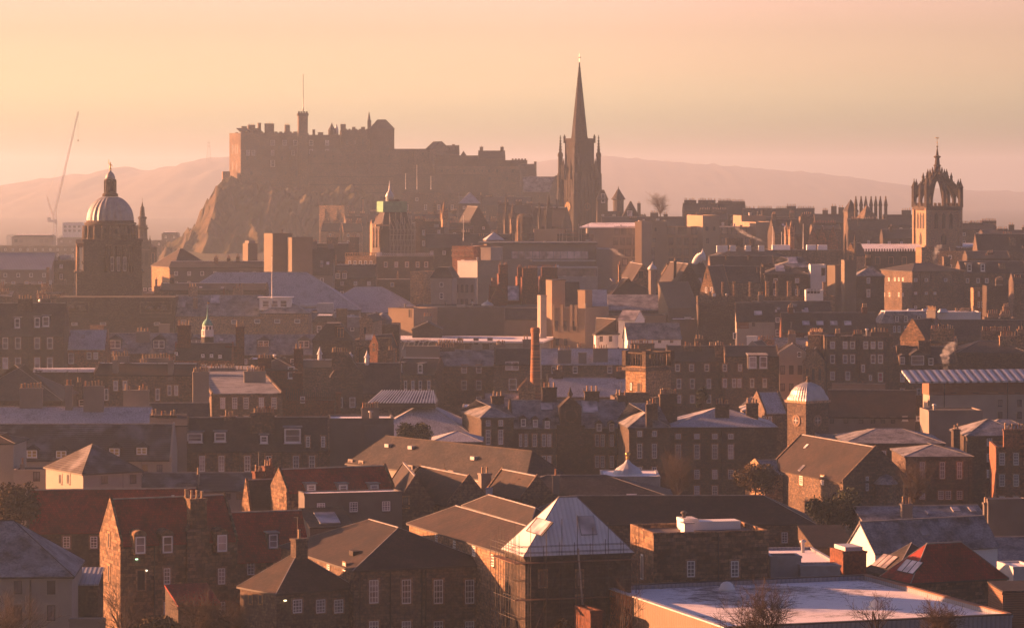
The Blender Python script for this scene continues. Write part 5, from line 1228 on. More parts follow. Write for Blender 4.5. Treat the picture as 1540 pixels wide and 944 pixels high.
b = B('second_gable_church', 'broad sooty gable with pale chimney and dish behind it', 1010, 1062, 440, 950, 'gy', 397, rot=10, dep=24, wall='stone_dark', mat='tile')
b.ch((1015, 392, 4, 1, .3))
def white_onion(px, yt, yb, r, D, lab, mat='lead_pale'):
    k = D/FOC; p = at(px, yb, D); zb = ground(D)-1; Z = lambda py: CZ-(py-HY)*k-zb
    e = empty('cupola', (p.x, D, zb)); tag(e, lab, 'cupola')
    c = MB(); c.lathe(0, 0, [(r*k*.9, 0), (r*k*.9, Z(yb)), (r*k*1.1, Z(yb-.5))], 'render', 8, R(22), smooth=False); c.build('base', e)
    h = Z(yt)-Z(yb); c = MB(); c.lathe(0, 0, [(r*k*1.05, Z(yb-.5)), (r*k, Z(yb)+h*.25), (r*k*.6, Z(yb)+h*.5), (r*k*.2, Z(yb)+h*.65), (r*k*.1, Z(yb)+h*.8), (.05, Z(yt))], mat, 12); c.build('cap', e)
white_onion(981, 393, 406, 7, 925, 'small white onion cupola between the two stone gables')
white_onion(951, 391, 398, 4, 960, 'tiny white finial cupola on the museum side ridge')
white_onion(733, 450, 460, 9, 925, 'white ribbed conical rooflight on the huge grey block') 
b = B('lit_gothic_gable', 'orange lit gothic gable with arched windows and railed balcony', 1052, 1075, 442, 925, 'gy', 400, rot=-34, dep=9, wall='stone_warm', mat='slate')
b.win(415, [1062], 2.5, 8, 'dark', 'dark'); b.win(436, [1062, 1070], 3, 9, 'sash')
b = B('slate_hall', 'long dark slate hall running right from the orange gothic gable', 1068, 1142, 424, 935, 'gx', 400, rot=0, dep=12, wall='stone', mat='slate', skew=False)
b.ch((1074, 408, 2.5, 0, .05), (1139, 402, 3, 0, .3)); 
b = B('balcony_range', 'stone range with lit fins and long balcony right of the gothic gable', 1050, 1256, 446, 905, 'flat', None, rot=0, dep=8, wall='stone', par=.3, snow='asphalt')
for px, w_, t in ((1087, 3, 424), (1104, 3, 423), (1128, 3, 424), (1154, 5, 423), (1168, 3, 422), (1187, 6, 423), (1240, 5, 424), (1200, 2, 430)): b.ch((px, t, w_, 0, .3), mat='stone_warm')
b.win(462, [1070], 5, 9, 'dark')
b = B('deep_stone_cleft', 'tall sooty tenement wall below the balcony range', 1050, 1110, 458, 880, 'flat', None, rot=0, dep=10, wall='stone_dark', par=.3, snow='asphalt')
b = B('glazed_turret', 'round white conservatory on the balcony roof', 1212, 1238, 436, 898, 'flat', None, 'conservatory', rot=0, dep=4, wall='white', par=.1, snow='lead_pale')
b.win(438, [1216, 1221, 1226, 1231], 4, 6, 'dark', surr='white')
b = B('horn_chimney_house', 'brown roof with a great white curled ventilator horn', 1012, 1066, 412, 975, 'gx', 396, rot=14, dep=12, wall='stone', mat='tile', skew=False)
c = MB(); p = b.hv(1050, 396, 6); k_ = b.k(6); prev = None
for i in range(9):
    t = i/8; a = (p.x-8*k_ + 14*k_*t, 6, b.zpx(400, 6)+ (16*k_)*math.sin(t*1.9)*.8); 
    if prev: c.tube(prev, a, .7+.9*(i-1)/8, .7+.9*i/8, 'white', 12)
    prev = a
c.lathe(p.x+7*k_, 6.0, [(1.0, b.zpx(392,6)), (.9, b.zpx(384,6)), (.3, b.zpx(378,6)), (.05, b.zpx(374,6))], 'white', 10)
c.build('ventilator', b.e)
# right hand old town
b = B('angled_slate_block', 'white and timber gabled block with long dark slate roof and skylights', 1108, 1165, 482, 838, 'gx', 455, rot=-2, dep=12, wall='cream', mat='slate', skew=False)
b.skylight((1140, 471, 12, 6)); b.win(487, [1116, 1121, 1133], 4, 7, 'dark'); b.win(505, [1105], 3, 8, 'dark', surr='white')
c = MB(); p = b.hv(1105, 490); c.box(-.1, p.x+3.5, -.12, -.002, b.zpx(494), b.zpx(483), 'timber'); c.build('timber_panel', b.e)
b = B('dark_mansion_roof', 'long dark slate roof with a row of skylights in the right middle', 1135, 1250, 470, 862, 'gx', 453, rot=0, dep=11, wall='render_dark', mat='slate', skew=False)
b.skylight((1143, 470, 6, 4), (1159, 468, 5, 3), (1166, 468, 5, 3), (1190, 468, 10, 4), (1211, 468, 10, 4))
b = B('lower_mansion_roof', 'dark slate roof with four skylights below the longer dark roof', 1178, 1318, 498, 842, 'gx', 470, rot=0, xb=None, dep=12, wall='brick', mat='slate', skew=False)
b.skylight((1212, 486, 11, 6), (1233, 486, 11, 6), (1254, 486, 11, 6), (1275, 486, 11, 6))
b = B('low_frosted_link', 'low slate roof with white balustrade beneath the skylit roofs', 1162, 1218, 522, 800, 'gx', 508, rot=0, dep=10, wall='white', mat='slate_f', skew=False)
b = B('sandstone_lift_shaft', 'tall plain sandstone shaft rising behind the balcony range', 1270, 1288, 391, 930, 'flat', None, 'shaft', rot=8, dep=4, wall='tan_dull', par=.1)
b = B('lit_tan_block', 'tan block with glowing orange side left of the sandstone shaft', 1256, 1271, 399, 935, 'flat', None, rot=36, xb=1244, wall='tan_dull', par=.1)
b = B('white_panel_box', 'pale grey rooftop box with dark opening left of the tan block', 1219, 1242, 398, 950, 'flat', None, rot=0, dep=6, wall='white', par=.1)
c = MB(); p = b.hv(1238, 408); c.box(p.x-.5, p.x+.5, -.1, 0, p.z-1.2, p.z+1, 'dark'); c.build('door', b.e)
b = B('parliament_annex', 'dark stone annex with small hip roof left of the white box', 1150, 1215, 412, 950, 'hip', 398, rot=0, dep=14, wall='stone_dark', mat='slate', inset=6)
b.skylight((1173, 404, 14, 8)); b.ch((1183, 402, 8, 0, .3), (1147, 401, 6, 1, .2))
b = B('court_tenement', 'tall stone court building with slate roof and rows of small windows', 1372, 1450, 408, 1010, 'hip', 396, rot=20, xb=1325, wall='stone', mat='slate', inset=6)
b.win(421, [1377, 1393, 1422], 5, 5); b.win(441, [1377, 1393, 1406], 4, 4); b.win(462, [1377, 1395], 4, 4); b.win(420, [1329, 1337, 1346, 1352, 1358], 2, 5, wall='left'); b.win(443, [1330, 1338, 1352, 1358], 2, 6, wall='left'); b.pipes(1384, 1398, 1433); b.ch((1423, 386, 10, 0, .4))
b = B('dormered_court', 'long dark court range with two white dormers', 1446, 1545, 410, 1020, 'gx', 393, rot=2, dep=13, wall='stone', mat='slate')
b.dorm((1458, 408, 7, 12), (1478, 408, 7, 12), style='white', glass='glass'); b.win(422, [1455, 1471, 1484], 5, 7)
b.ch((1507, 396, 9, 0, .2), (1531, 415, 10, 3, .0), mat='stone')
b = B('small_gable_court', 'stone wall with paired arched windows below the dormered court', 1464, 1485, 433, 985, 'flat', None, rot=0, dep=6, wall='stone_warm', par=.3, snow='asphalt')
b.win(442, [1472, 1479], 3, 8); b.win(458, [1472, 1477, 1483], 3, 9)
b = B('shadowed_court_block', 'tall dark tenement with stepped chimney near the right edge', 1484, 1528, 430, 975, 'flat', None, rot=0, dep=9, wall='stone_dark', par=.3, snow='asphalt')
b.ch((1503, 421, 12, 6, .3)); 
b = B('edge_stack_tenement', 'tenement with lit stack at the far right edge of the old town', 1524, 1560, 425, 955, 'gx', 412, rot=0, dep=9, wall='stone', mat='slate')
b.ch((1530, 418, 12, 4, .3), mat='stone_warm')
b = B('mid_court_block', 'dark stone block with blind windows right of the sandstone shaft', 1288, 1330, 415, 965, 'hip', 399, rot=0, dep=12, wall='stone_dark', mat='slate_f', inset=5)
b.win(422, [1306], 5, 9, glass='glass_pale'); b.win(441, [1306], 5, 12, glass='glass_pale')
b = B('victorian_mansard', 'grey mansard block with tall dormers and snow on its flat roof', 1326, 1400, 486, 860, 'mans', 468, rot=8, xb=1316, wall='stone', mat='slate_f', inset=1.2)
b.dorm((1349, 484, 6, 10), (1362, 484, 6, 10), (1382, 484, 6, 10), style='sash', glass='glass'); b.win(495, [1345, 1352, 1362], 4, 10)
for px, lab in ((1371, 'a'), (1393, 'b'), (1419, 'c')):
    c = MB(); p = b.hv(px, 467, 4); c.mesh([(p.x-1.2,3,p.z-.5),(p.x+1.2,3,p.z-.5),(p.x+1.2,6,p.z-.5),(p.x-1.2,6,p.z-.5),(p.x-.8,4.5,p.z+.5),(p.x+.8,4.5,p.z+.5)],[(0,1,5,4),(1,2,5),(2,3,4,5),(3,0,4),(0,3,2,1)],'lead_pale'); c.build('rooflight', b.e)
b = B('white_rooftop_flats', 'row of white rendered rooftop boxes above a long dark roof', 1399, 1475, 469, 868, 'flat', None, rot=0, dep=9, wall='white', par=.1, snow='snow')
b.ch((1450, 468, 28, 12, .8))
b = B('long_dark_roof', 'very long dark slate roof beneath the white rooftop boxes', 1372, 1560, 512, 830, 'gx', 481, rot=0, dep=14, wall='stone_dark', mat='slate', skew=False)
b = B('lit_pot_stack_block', 'flat topped block with a lit stack of buff pots at right', 1484, 1530, 478, 872, 'flat', None, rot=0, dep=8, wall='stone', par=.2, snow='snow')
b.ch((1512, 472, 16, 5, .2), (1513, 461, 9, 3, .6), (1493, 471, 16, 5, .6), mat='stone_warm')
aerial(1504, 447, 872, 5, 'thin aerial pole beside the lit buff pots at right')
# museum big roofs, left
b = B('museum_great_roof', 'vast frosted slate roof stretching across the left middle', 236, 540, 466, 975, 'hip', 409, rot=0, dep=24, wall='render', mat='slate_ff', inset=16)
b = B('museum_lower_roof', 'long frosted roof continuing lower to the right of the vast slate roof', 470, 634, 470, 985, 'hip', 431, rot=0, dep=22, wall='render', mat='slate_ff', inset=12, ridge='ridge')
aerial(409, 340, 930, 10, 'tall white flagpole above the glazed college lantern') if False else None
def flagpole(px, yt, yb, D, lab, r=.12, mat='white'):
    p = at(px, yb, D); h = (yb-yt)*D/FOC; c = MB(); c.lathe(0, 0, [(r*1.6, 0), (r*1.6, h*.1), (r, h*.12), (r*.6, h), (r*1.3, h+.1), (.02, h+.35)], mat, 6)
    tag(c.build('flagpole', None, p), lab, 'flagpole')
flagpole(409, 388, 458, 925, 'white flagpole rising from the glazed college lantern')
flagpole(1162, 342, 378, 1160, 'taller pale flagpole left of the sawtooth brick gables', .14); flagpole(1180, 342, 392, 1150, 'long white flagpole over the glass rooflight right of the horn', .14)
flagpole(1178.0-2.5, 350, 378, 1165, 'thin pole standing just left of the long white flagpole', .1); flagpole(1208, 338, 376, 1165, 'white flagpole before the red sawtooth gables', .12)
b = B('buff_stack_block', 'tall pale blank block with its left edge lit orange', 410, 440, 351, 1010, 'flat', None, rot=28, xb=397, wall='tan_dull', par=.2)
b = B('buff_side_block', 'slightly lower blank tan block joined on the right', 439, 470, 357, 1006, 'flat', None, rot=28, xb=432, wall='tan_dull', par=.2)
b = B('small_buff_stack', 'small square tan block with lit side left of the tall blank blocks', 373, 387, 366, 1040, 'flat', None, rot=28, xb=365, wall='tan_dull', par=.2)
c = MB(); c.box(.5, b.w-.5, .5, b.d-.5, b.ze-.3, b.ze+.8, 'render'); c.build('vent_box', b.e)
b = B('dark_museum_roofs', 'dark slate roofs with snowy edge below the tan blocks', 255, 412, 402, 1030, 'gx', 393, rot=0, dep=14, wall='render_dark', mat='slate', skew=False, ridge='snow')
b.ch((344, 388, 5, 2, .5), (358, 386, 5, 2, .5), (325, 388, 6, 2, .3), mat='stone_warm')
b = B('hipped_hotel', 'big hipped dark roof with lit left slope near the rock', 262, 318, 402, 1080, 'hip', 374, rot=26, xb=228, wall='stone_warm', mat='tile', inset=6)
b = B('steep_slate_shoulder', 'steep dark slate roof sloping right beneath the tan blocks', 468, 500, 412, 1030, 'gx', 372, rot=0, dep=14, wall='render', mat='slate', skew=False)
b = B('arched_window_hall', 'low hall with three arched windows in front of the rock', 484, 565, 417, 1045, 'gx', 398, rot=0, dep=12, wall='stone', mat='slate', ridge='snow')
b.dorm((489, 419, 7, 9), (508, 419, 7, 9), (518, 419, 7, 9), kind='round', frame='stone_warm', style='sash', glass='glass'); b.ch((496, 390, 5, 2, .5), (504, 388, 5, 2, .5), mat='stone_warm')
b = B('stack_tenement', 'brown tenement gable with a bank of pots left of the scaffolded tower', 471, 530, 392, 1130, 'gx', 366, rot=0, dep=12, wall='stone', mat='tile', ridge='snow')
b.ch((500, 357, 17, 6, .5), (533, 357, 14, 5, .6), (529, 364, 9, 0, .2))
b = B('balustraded_hall', 'ornate lit stone hall with balustrade left of the scaffolded tower', 519, 566, 385, 1110, 'flat', None, rot=-24, dep=12, wall='stone_warm', par=.7, snow='asphalt')
b.win(396, [526, 534, 542, 550, 558], 4, 8); b.win(407, [524, 532, 540, 548, 556], 3, 7)
c = MB()
for i in range(14): c.box(b.w*i/13-.12, b.w*i/13+.12, .05, .3, b.ze, b.ze+.9, 'stone_warm')
c.box(0, b.w, 0, .35, b.ze+.9, b.ze+1.15, 'stone_warm'); c.build('balustrade', b.e)
b = B('library_block', 'dark stone library block with crested roof edge below the scaffolding', 566, 652, 386, 1105, 'flat', None, rot=0, dep=14, wall='stone_dark', par=.4, snow='asphalt')
b.win(398, [580, 596, 612, 628, 641], 5, 8)
c = MB()
for i in range(30): c.tube((b.w*i/29, 0, b.ze), (b.w*min(29, i+1)/29, 0, b.ze+1), .08, .08, 'lead_pale', 4); c.tube((b.w*i/29, 0, b.ze+1), (b.w*min(29, i+1)/29, 0, b.ze), .08, .08, 'lead_pale', 4)
c.box(0, b.w, -.06, .06, b.ze+1, b.ze+1.15, 'lead_pale'); c.build('cresting', b.e)
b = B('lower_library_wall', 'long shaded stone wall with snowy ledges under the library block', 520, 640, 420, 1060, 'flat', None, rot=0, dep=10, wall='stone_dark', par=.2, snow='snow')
b.win(428, [548, 590], 5, 6)
for px in (556, 566, 598): 
    b.ch((px, 412, 3, 1, .3), mat='stone_warm')
def scaff_tower():
    D = 1190; k = D/FOC; zb = ground(D)-1; Z = lambda py: CZ-(py-HY)*k-zb; p = at(597, 380, D)
    e = empty('scaffolded_tower', (p.x, D, zb), R(14)); tag(e, 'steep roofed tower wrapped in scaffolding with green netting round its cupola', 'tower')
    c = MB(); c.box(-26*k, 26*k, 0, 14, 0, Z(337), 'stone_dark'); c.build('body', e)
    c = MB(); w0, w1 = 24*k, 8*k
    c.mesh([(-w0,0,Z(337)),(w0,0,Z(337)),(w0,14,Z(337)),(-w0,14,Z(337)),(-w1,5,Z(300)),(w1,5,Z(300)),(w1,9,Z(300)),(-w1,9,Z(300))],[(0,1,5,4),(1,2,6,5),(2,3,7,6),(3,0,4,7),(4,5,6,7)],'tile'); c.build('roof', e)
    c = MB(); c.box(-20*k, 17*k, 1.5, 12.5, Z(319), Z(303), 'netting'); c.build('netting', e)
    c = MB(); c.lathe(-5*k, 7, [(6*k, Z(304)), (6*k, Z(297)), (7*k, Z(296)), (5*k, Z(291)), (2*k, Z(287)), (1*k, Z(280)), (.1, Z(272))], 'lead_pale', 12); c.build('cupola', e)
    c = MB(); c.box(-34*k, -14*k, -2, 0, Z(340), Z(337.5), 'stone_warm')
    for i in range(3):
        x = (-37+4.5*i)*k; c.lathe(x, -1.2, [(1.3*k, Z(372)), (1.3*k, Z(350)), (1.7*k, Z(349)), (.1, Z(342))], 'stone_warm', 6)
    c.build('pinnacle', e)
    c = MB()
    for i in range(8):
        x = (-12+5.5*i)*k; c.tube((x, -1.5, 0), (x, -1.5, Z(rnd.uniform(318, 340))), .12, .12, 'steel', 4)
    for py in (345, 353, 361, 369, 377): c.tube((-12*k, -1.5, Z(py)), (28*k, -1.5, Z(py)), .1, .1, 'steel', 4)
    for i in range(7):
        x = (-12+5.5*i)*k; c.tube((x, -1.5, Z(378)), (x+5.5*k, -1.5, Z(352)), .09, .09, 'steel', 4); c.tube((x+8*k, -1.5, Z(350)), (x, -1.5, Z(330)), .09, .09, 'steel', 4)
    for i in range(5): c.tube((-20*k+9*k*i, 0, Z(320)), (-24*k+11*k*i, -1, Z(345)), .1, .1, 'steel', 4)
    c.build('scaffolding', e)
scaff_tower()
b = B('stone_tower_house', 'stone tenement with lit windows right of the scaffolded tower', 632, 668, 342, 1200, 'flat', None, rot=-8, dep=10, wall='stone', par=.4, snow='asphalt')
b.win(350, [637, 660], 4, 8, glass='glass_pale'); b.win(366, [637, 660], 4, 8, glass='glass_pale'); b.ch((650, 333, 26, 12, .8), (632, 329, 16, 8, 1.4))
b = B('pots_terrace', 'dark terrace with a long comb of orange pots in mid haze', 674, 712, 345, 1230, 'gx', 340, rot=0, dep=10, wall='stone', mat='slate')
b.ch((692, 335, 32, 14, .5), pots='pot_red'); b = B('dark_gable_terrace', 'steep dark gable with lit left verge in mid haze', 700, 738, 345, 1260, 'gy', 311, rot=14, dep=18, wall='stone_dark', mat='slate')
b.win(343, [727], 3, 4)
b = B('haze_terrace', 'low smoky terrace with comb of pots beneath the castle esplanade', 598, 662, 330, 1330, 'gx', 322, rot=0, dep=12, wall='stone', mat='slate')
b.ch((612, 321, 14, 6, .5), (628, 322, 12, 6, .5), (652, 322, 18, 8, .5), (654, 305, 5, 1, .4))
def spirelet_church(px, yt, yb, w, D, lab, mat='stone', gable=True):
    k = D/FOC; zb = ground(D)-1; Z = lambda py: CZ-(py-HY)*k-zb; p = at(px, yb, D)
    e = empty('church_spire', (p.x, D, zb), R(20)); tag(e, lab, 'spire')
    ym = yt + (yb-yt)*.45
    c = MB(); c.prism([(-w*k/2,-w*k/2),(w*k/2,-w*k/2),(w*k/2,w*k/2),(-w*k/2,w*k/2)], 0, Z(ym), mat); c.build('tower', e)
    c = MB(); c.lathe(0, 0, [(w*k*.45, Z(ym)-.2), (w*k*.25, Z(yt+(ym-yt)*.4)), (.08, Z(yt))], mat, 8, smooth=False); c.build('spire', e)
    for sx in (-1, 1):
        for sy in (-1, 1):
            c = MB(); x, y = sx*w*k*.5, sy*w*k*.5; c.lathe(x, y, [(w*k*.14, Z(ym)-2), (w*k*.14, Z(ym-2)), (.05, Z(ym-(ym-yt)*.45))], mat, 5, smooth=False); c.build('pinnacle', e)
spirelet_church(668, 302, 345, 8, 1260, 'slim pinnacled gothic spire catching light in mid haze', 'stone_warm')
spirelet_church(761, 290, 380, 6, 1290, 'needle thin dark spire left of the domed dark tower', 'stone_dark')
spirelet_church(771, 304, 360, 7, 1280, 'short pointed turret beside the domed dark tower', 'stone')
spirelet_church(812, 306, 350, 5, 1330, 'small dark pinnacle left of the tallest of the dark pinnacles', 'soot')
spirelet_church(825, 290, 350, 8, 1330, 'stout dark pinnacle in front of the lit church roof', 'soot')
spirelet_church(799, 312, 350, 4, 1340, 'little pinnacle behind the domed dark tower', 'soot')
def dark_dome():
    D = 1240; k = D/FOC; zb = ground(D)-1; Z = lambda py: CZ-(py-HY)*k-zb; p = at(789, 380, D)
    e = empty('domed_tower', (p.x, D, zb), R(15)); tag(e, 'squat sooty tower with rounded top and lit corner buttress', 'tower')
    c = MB(); c.lathe(0, 0, [(15*k, 0), (15*k, Z(350)), (13*k, Z(349)), (13*k, Z(335)), (12*k, Z(326)), (9*k, Z(322.5)), (3*k, Z(321))], 'stone_dark', 12, smooth=False); c.build('tower', e)
    c = MB(); c.lathe(-14*k, -4, [(2.5*k, 0), (2.5*k, Z(345)), (3.2*k, Z(340)), (.1, Z(325))], 'stone_warm', 6, smooth=False); c.build('buttress', e)
dark_dome()
b = B('lit_roof_church', 'church nave with lit brown roof and white ridge before the great spire', 796, 845, 340, 1345, 'gx', 312, rot=-14, dep=18, wall='stone_dark', mat='tile', ridge='snow')
b.ch((811, 305, 3, 0, .5), (838, 300, 3, 0, .5))
b = B('blank_tan_hall', 'blank tan wall of a hall below the lit church roof', 803, 850, 345, 1300, 'flat', None, rot=0, dep=12, wall='tan', par=.2, snow='asphalt')
b = B('close_tenements', 'jumble of chimneyed roofs left of the lit church', 748, 800, 320, 1400, 'gx', 308, rot=0, dep=12, wall='stone', mat='slate')
b.ch((757, 304, 16, 6, .5), (780, 303, 10, 4, .5), (795, 306, 12, 5, .5))
b = B('pavilion_in_haze', 'white hipped pavilion in the smoky hollow below the castle', 690, 722, 306, 1480, 'hip', 289, rot=0, dep=10, wall='stone', mat='slate_ff', inset=5)
b.ch((723, 293, 4, 1, .4)); 
b = B('vault_pyramid_house', 'small white pyramid rooflight on a dark hall in mid haze', 732, 758, 361, 1130, 'pyr', 349, rot=8, dep=8, wall='stone', mat='lead_pale')
b = B('hollow_terrace', 'dark terrace roofs in the hollow above the long glass building', 640, 770, 372, 1160, 'gx', 352, rot=0, dep=14, wall='stone_dark', mat='slate')
b.ch((700, 349, 14, 4, .5), (724, 355, 10, 3, .4)); flagpole(697, 326, 362, 1150, 'thin mast standing over the dark hollow terrace', .1)
# long modern glass building
b = B('stepped_stone_wing', 'brown stone wing with lit horizontal ledges left of the glass building', 680, 712, 370, 1070, 'flat', None, rot=-26, dep=14, wall='stone_red', par=.2, snow='snow')
for z_ in (376, 384): c = MB(); c.box(-.3, b.w+.2, -.3, -.01, b.zpx(z_)-.25, b.zpx(z_)+.15, 'stone_warm'); c.build('ledge', b.e)
b = B('glass_headquarters', 'long modern building with ribbon windows and overhanging flat roof', 738, 896, 367, 1075, 'flat', None, 'office block', rot=0, dep=20, wall='render', par=.1, snow='asphalt')
c = MB(); c.box(-4, b.w+.5, -1.5, 20, b.ze+.01, b.ze+.5, 'iron'); c.build('eaves_canopy', b.e)
c = MB(); c.box(b.w*.2, b.w-2.5, -.12, -.01, b.zpx(389), b.zpx(378), 'glass_pale'); c.box(b.w*.1, b.w, -.9, -.01, b.zpx(393), b.zpx(391), 'lead_pale'); c.build('ribbon_window', b.e)
for i in range(12):
    x = b.w*.2 + (b.w*.8-2.5)*i/11; c = MB(); c.box(x-.1, x+.1, -.2, -.02, b.zpx(389), b.zpx(378), 'lead'); c.build('mullion', b.e)
b = B('glass_terrace', 'lower glazed terrace of the long modern building', 782, 899, 402, 1050, 'flat', None, rot=0, dep=10, wall='lead', par=.1, snow='lead_pale')
c = MB(); c.box(b.w*.3, b.w-.2, -.12, -.01, b.zpx(415), b.zpx(404), 'glass'); c.build('glazing', b.e); b.win(410, [849, 879], 4, 10, 'white'); 
b = B('pale_end_wall', 'pale plain end wall right of the long glass building', 897, 921, 374, 1070, 'flat', None, rot=0, dep=12, wall='render', par=.1)
b = B('lit_office_end', 'peach lit end panel on the left of the long glass building', 723, 738, 372, 1062, 'flat', None, rot=-28, dep=8, wall='cream', par=.1)
b = B('white_lit_block', 'white rendered block brightly lit with one vertical slot', 688, 719, 392, 1052, 'flat', None, rot=-30, dep=10, wall='white', par=.2, snow='asphalt')
b = B('pale_office_side', 'plain pale wall right of the brightly lit white block', 718, 800, 392, 1046, 'flat', None, rot=0, dep=8, wall='render', par=.2, snow='asphalt')
b = B('cream_office', 'cream building with two rows of small windows above the huge grey block', 664, 714, 419, 985, 'flat', None, rot=-3, dep=12, wall='cream', par=.2, snow='asphalt')
b.win(434, [679, 687, 695, 702, 710], 4, 12, 'dark', surr='cream'); b.win(454, [679, 687, 695, 702, 710], 4, 9, 'dark', surr='cream')
b = B('cream_office_end', 'cream end wing with lit roof edge left of the window rows', 648, 680, 418, 978, 'mans', 402, rot=-10, dep=10, wall='cream', mat='slate', inset=1.5, snow='asphalt')
b = B('lit_brick_stub', 'orange lit brick stub left of the cream building', 617, 636, 408, 1000, 'flat', None, rot=-26, dep=8, wall='stone_warm', par=.2)
for (x, t, w_, lab, D_) in ((757, 398, 14, 'tall red chimney slab with red pots left of its twin', 940), (782, 402, 8, 'narrow red chimney stack between two wider slabs', 945), (797, 403, 24, 'broad sooty brick chimney slab with pale left edge', 935), (826, 402, 26, 'rightmost sooty brick chimney slab below the glass terrace', 938)):
    b = B('brick_stack_house', lab, x-w_*.5, x+w_*.5, t+14, D_, 'flat', None, 'chimney house', rot=6, dep=5, wall='brick', par=.2, snow='asphalt'); b.ch((x, t, w_*.92, max(3, int(w_/3)), .4), mat='brick', pots='pot_red', hp=.8)
b = B('crowstep_house', 'dark crow-stepped gables and glass roof between red chimneys', 738, 762, 452, 925, 'gy', 428, rot=0, dep=14, wall='brick', mat='slate')
b = B('greenhouse_roof', 'small snowy glass roofs beside the crow-stepped gables', 762, 782, 450, 930, 'gx', 430, rot=0, dep=9, wall='brick', mat='glass_roof')
b = B('brick_range', 'dark brick range beneath the row of chimney slabs', 735, 836, 448, 940, 'gx', 430, rot=0, dep=10, wall='brick', mat='slate')
b.skylight((793, 450, 16, 8))
b = B('edge_slate_ridge', 'slate ridge roofs just left of the museum stair wall', 758, 812, 480, 885, 'gx', 463, rot=0, dep=12, wall='render_dark', mat='slate', ridge='ridge')
# modern tan hotel
def facade(b, xs, ys, w, h, m='glass'):
    for y in ys: b.win(y, xs, w, h, 'dark', m, surr=b.wall)
b = B('glazed_office', 'modern block with snowy curved roof and glazed top storey beside scaffolds', 883, 962, 342, 1290, 'flat', None, 'office block', rot=0, dep=20, wall='render', par=.1, snow='snow')
c = MB(); c.slab([(-3, -1, b.ze+.2), (b.w, -1, b.ze+.2), (b.w, 18, b.ze+1.6), (2, 18, b.ze+1.6)], .4, 'snow'); c.build('roof_canopy', b.e)
b.win(347, [(928), 938, 949, 957], 8, 12, 'dark', surr='render'); b.win(363, [926, 936, 946, 956], 8, 11, 'dark', surr='render'); b.win(380, [934, 944, 956], 8, 10, 'dark', surr='stone'); b.win(394, [940, 955], 8, 10, 'dark', surr='stone')
b = B('tan_tower_block', 'plain tan tower with few slot windows at the middle of the hotel', 962, 1002, 332, 1285, 'flat', None, 'hotel', rot=0, dep=16, wall='tan', par=.2, snow='asphalt')
b.win(345, [986], 3, 5, 'dark', surr='tan'); b.win(361, [984], 5, 6, 'dark', surr='tan'); b.win(348, [971], 8, 26, 'dark', surr='tan'); b.win(382, [982], 5, 20, 'dark', surr='tan'); b.win(399, [982], 5, 12, 'dark', surr='tan')
b = B('tan_tower_link', 'orange lit low wedge at the left of the plain tan tower', 955, 965, 333, 1276, 'flat', None, rot=-30, dep=8, wall='tan', par=.1) 
b = B('hotel_middle', 'tan hotel wing with grids of tall windows under snowy roof', 1002, 1058, 341, 1295, 'flat', None, 'hotel', rot=0, dep=18, wall='tan', par=.1, snow='snow')
b.win(347, [1009, 1026, 1046], 13, 12, 'dark', surr='tan'); facade(b, [1009, 1021, 1032, 1045, 1054], (363, 379, 394), 7, 11)
b = B('hotel_second_tower', 'tan tower with orange lit left wall right of the window grid', 1057, 1082, 324, 1288, 'flat', None, 'hotel', rot=14, xb=1033, wall='tan', par=.2, snow='asphalt')
b.win(344, [1063, 1074], 4, 6, 'dark', surr='tan'); b.win(362, [1064], 4, 8, 'dark', surr='tan')
b = B('hotel_right_wing', 'tan hotel wing with snowy roof behind drifting steam', 1082, 1137, 341, 1300, 'flat', None, 'hotel', rot=0, dep=18, wall='tan', par=.1, snow='snow')
b.win(347, [1090, 1104, 1118], 10, 11, 'dark', surr='tan'); facade(b, [1088, 1100, 1112, 1124], (362, 378), 7, 10)
b = B('hotel_end', 'plain tan end block with orange strip right of the steam', 1137, 1165, 334, 1296, 'flat', None, 'hotel', rot=14, xb=1114, wall='tan', par=.2, snow='asphalt')
b = B('hotel_upper_block', 'grey green upper block at the right end of the hotel', 1115, 1152, 324, 1330, 'flat', None, 'hotel', rot=10, dep=14, wall='tan', par=.2, snow='asphalt')
b = B('hotel_low_end', 'low tan block stepping down at the hotel right end', 1163, 1175, 350, 1290, 'flat', None, 'hotel', rot=0, dep=10, wall='tan', par=.2)
b = B('scaffold_site', 'tangle of lit scaffold platforms on the roof below the great spire', 838, 885, 352, 1270, 'flat', None, 'building site', rot=-10, dep=12, wall='stone', par=.2, snow='asphalt')
c = MB()
for i in range(12):
    x = rnd.uniform(0, b.w); c.tube((x, rnd.uniform(-2, 2), b.ze-4), (x, rnd.uniform(-2, 2), b.ze+rnd.uniform(.5, 4)), .1, .1, 'steel', 4)
for i in range(9):
    z_ = b.ze+rnd.uniform(-3.5, 2.5); x = rnd.uniform(0, b.w*.6); c.box(x, x+rnd.uniform(3, 6), -2, -1, z_, z_+.15, 'timber')
c.build('scaffolding', b.e)
b = B('slate_below_steam', 'cluster of dark hips and snowy vents right of the white horn', 1075, 1185, 386, 1060, 'hip', 372, rot=0, dep=18, wall='stone', mat='slate', inset=8)
for px in (1082, 1090, 1102, 1145, 1125): c = MB(); p = b.hv(px, 371, 6); c.box(p.x-.9, p.x+.9, 5, 7, b.zr-1.5, p.z+.4, 'white'); c.build('rooftop_vent', b.e)
b.ch((1098, 358, 12, 0, .9), (1110, 358, 14, 0, 1.0), (1131, 360, 6, 0, 1.0))
b = B('glass_ridge_house', 'hipped roof with a long sloping greenish glass rooflight', 1164, 1222, 402, 1010, 'hip', 386, rot=0, dep=16, wall='stone', mat='slate_f', inset=9)
b.skylight((1192, 392, 14, 9))
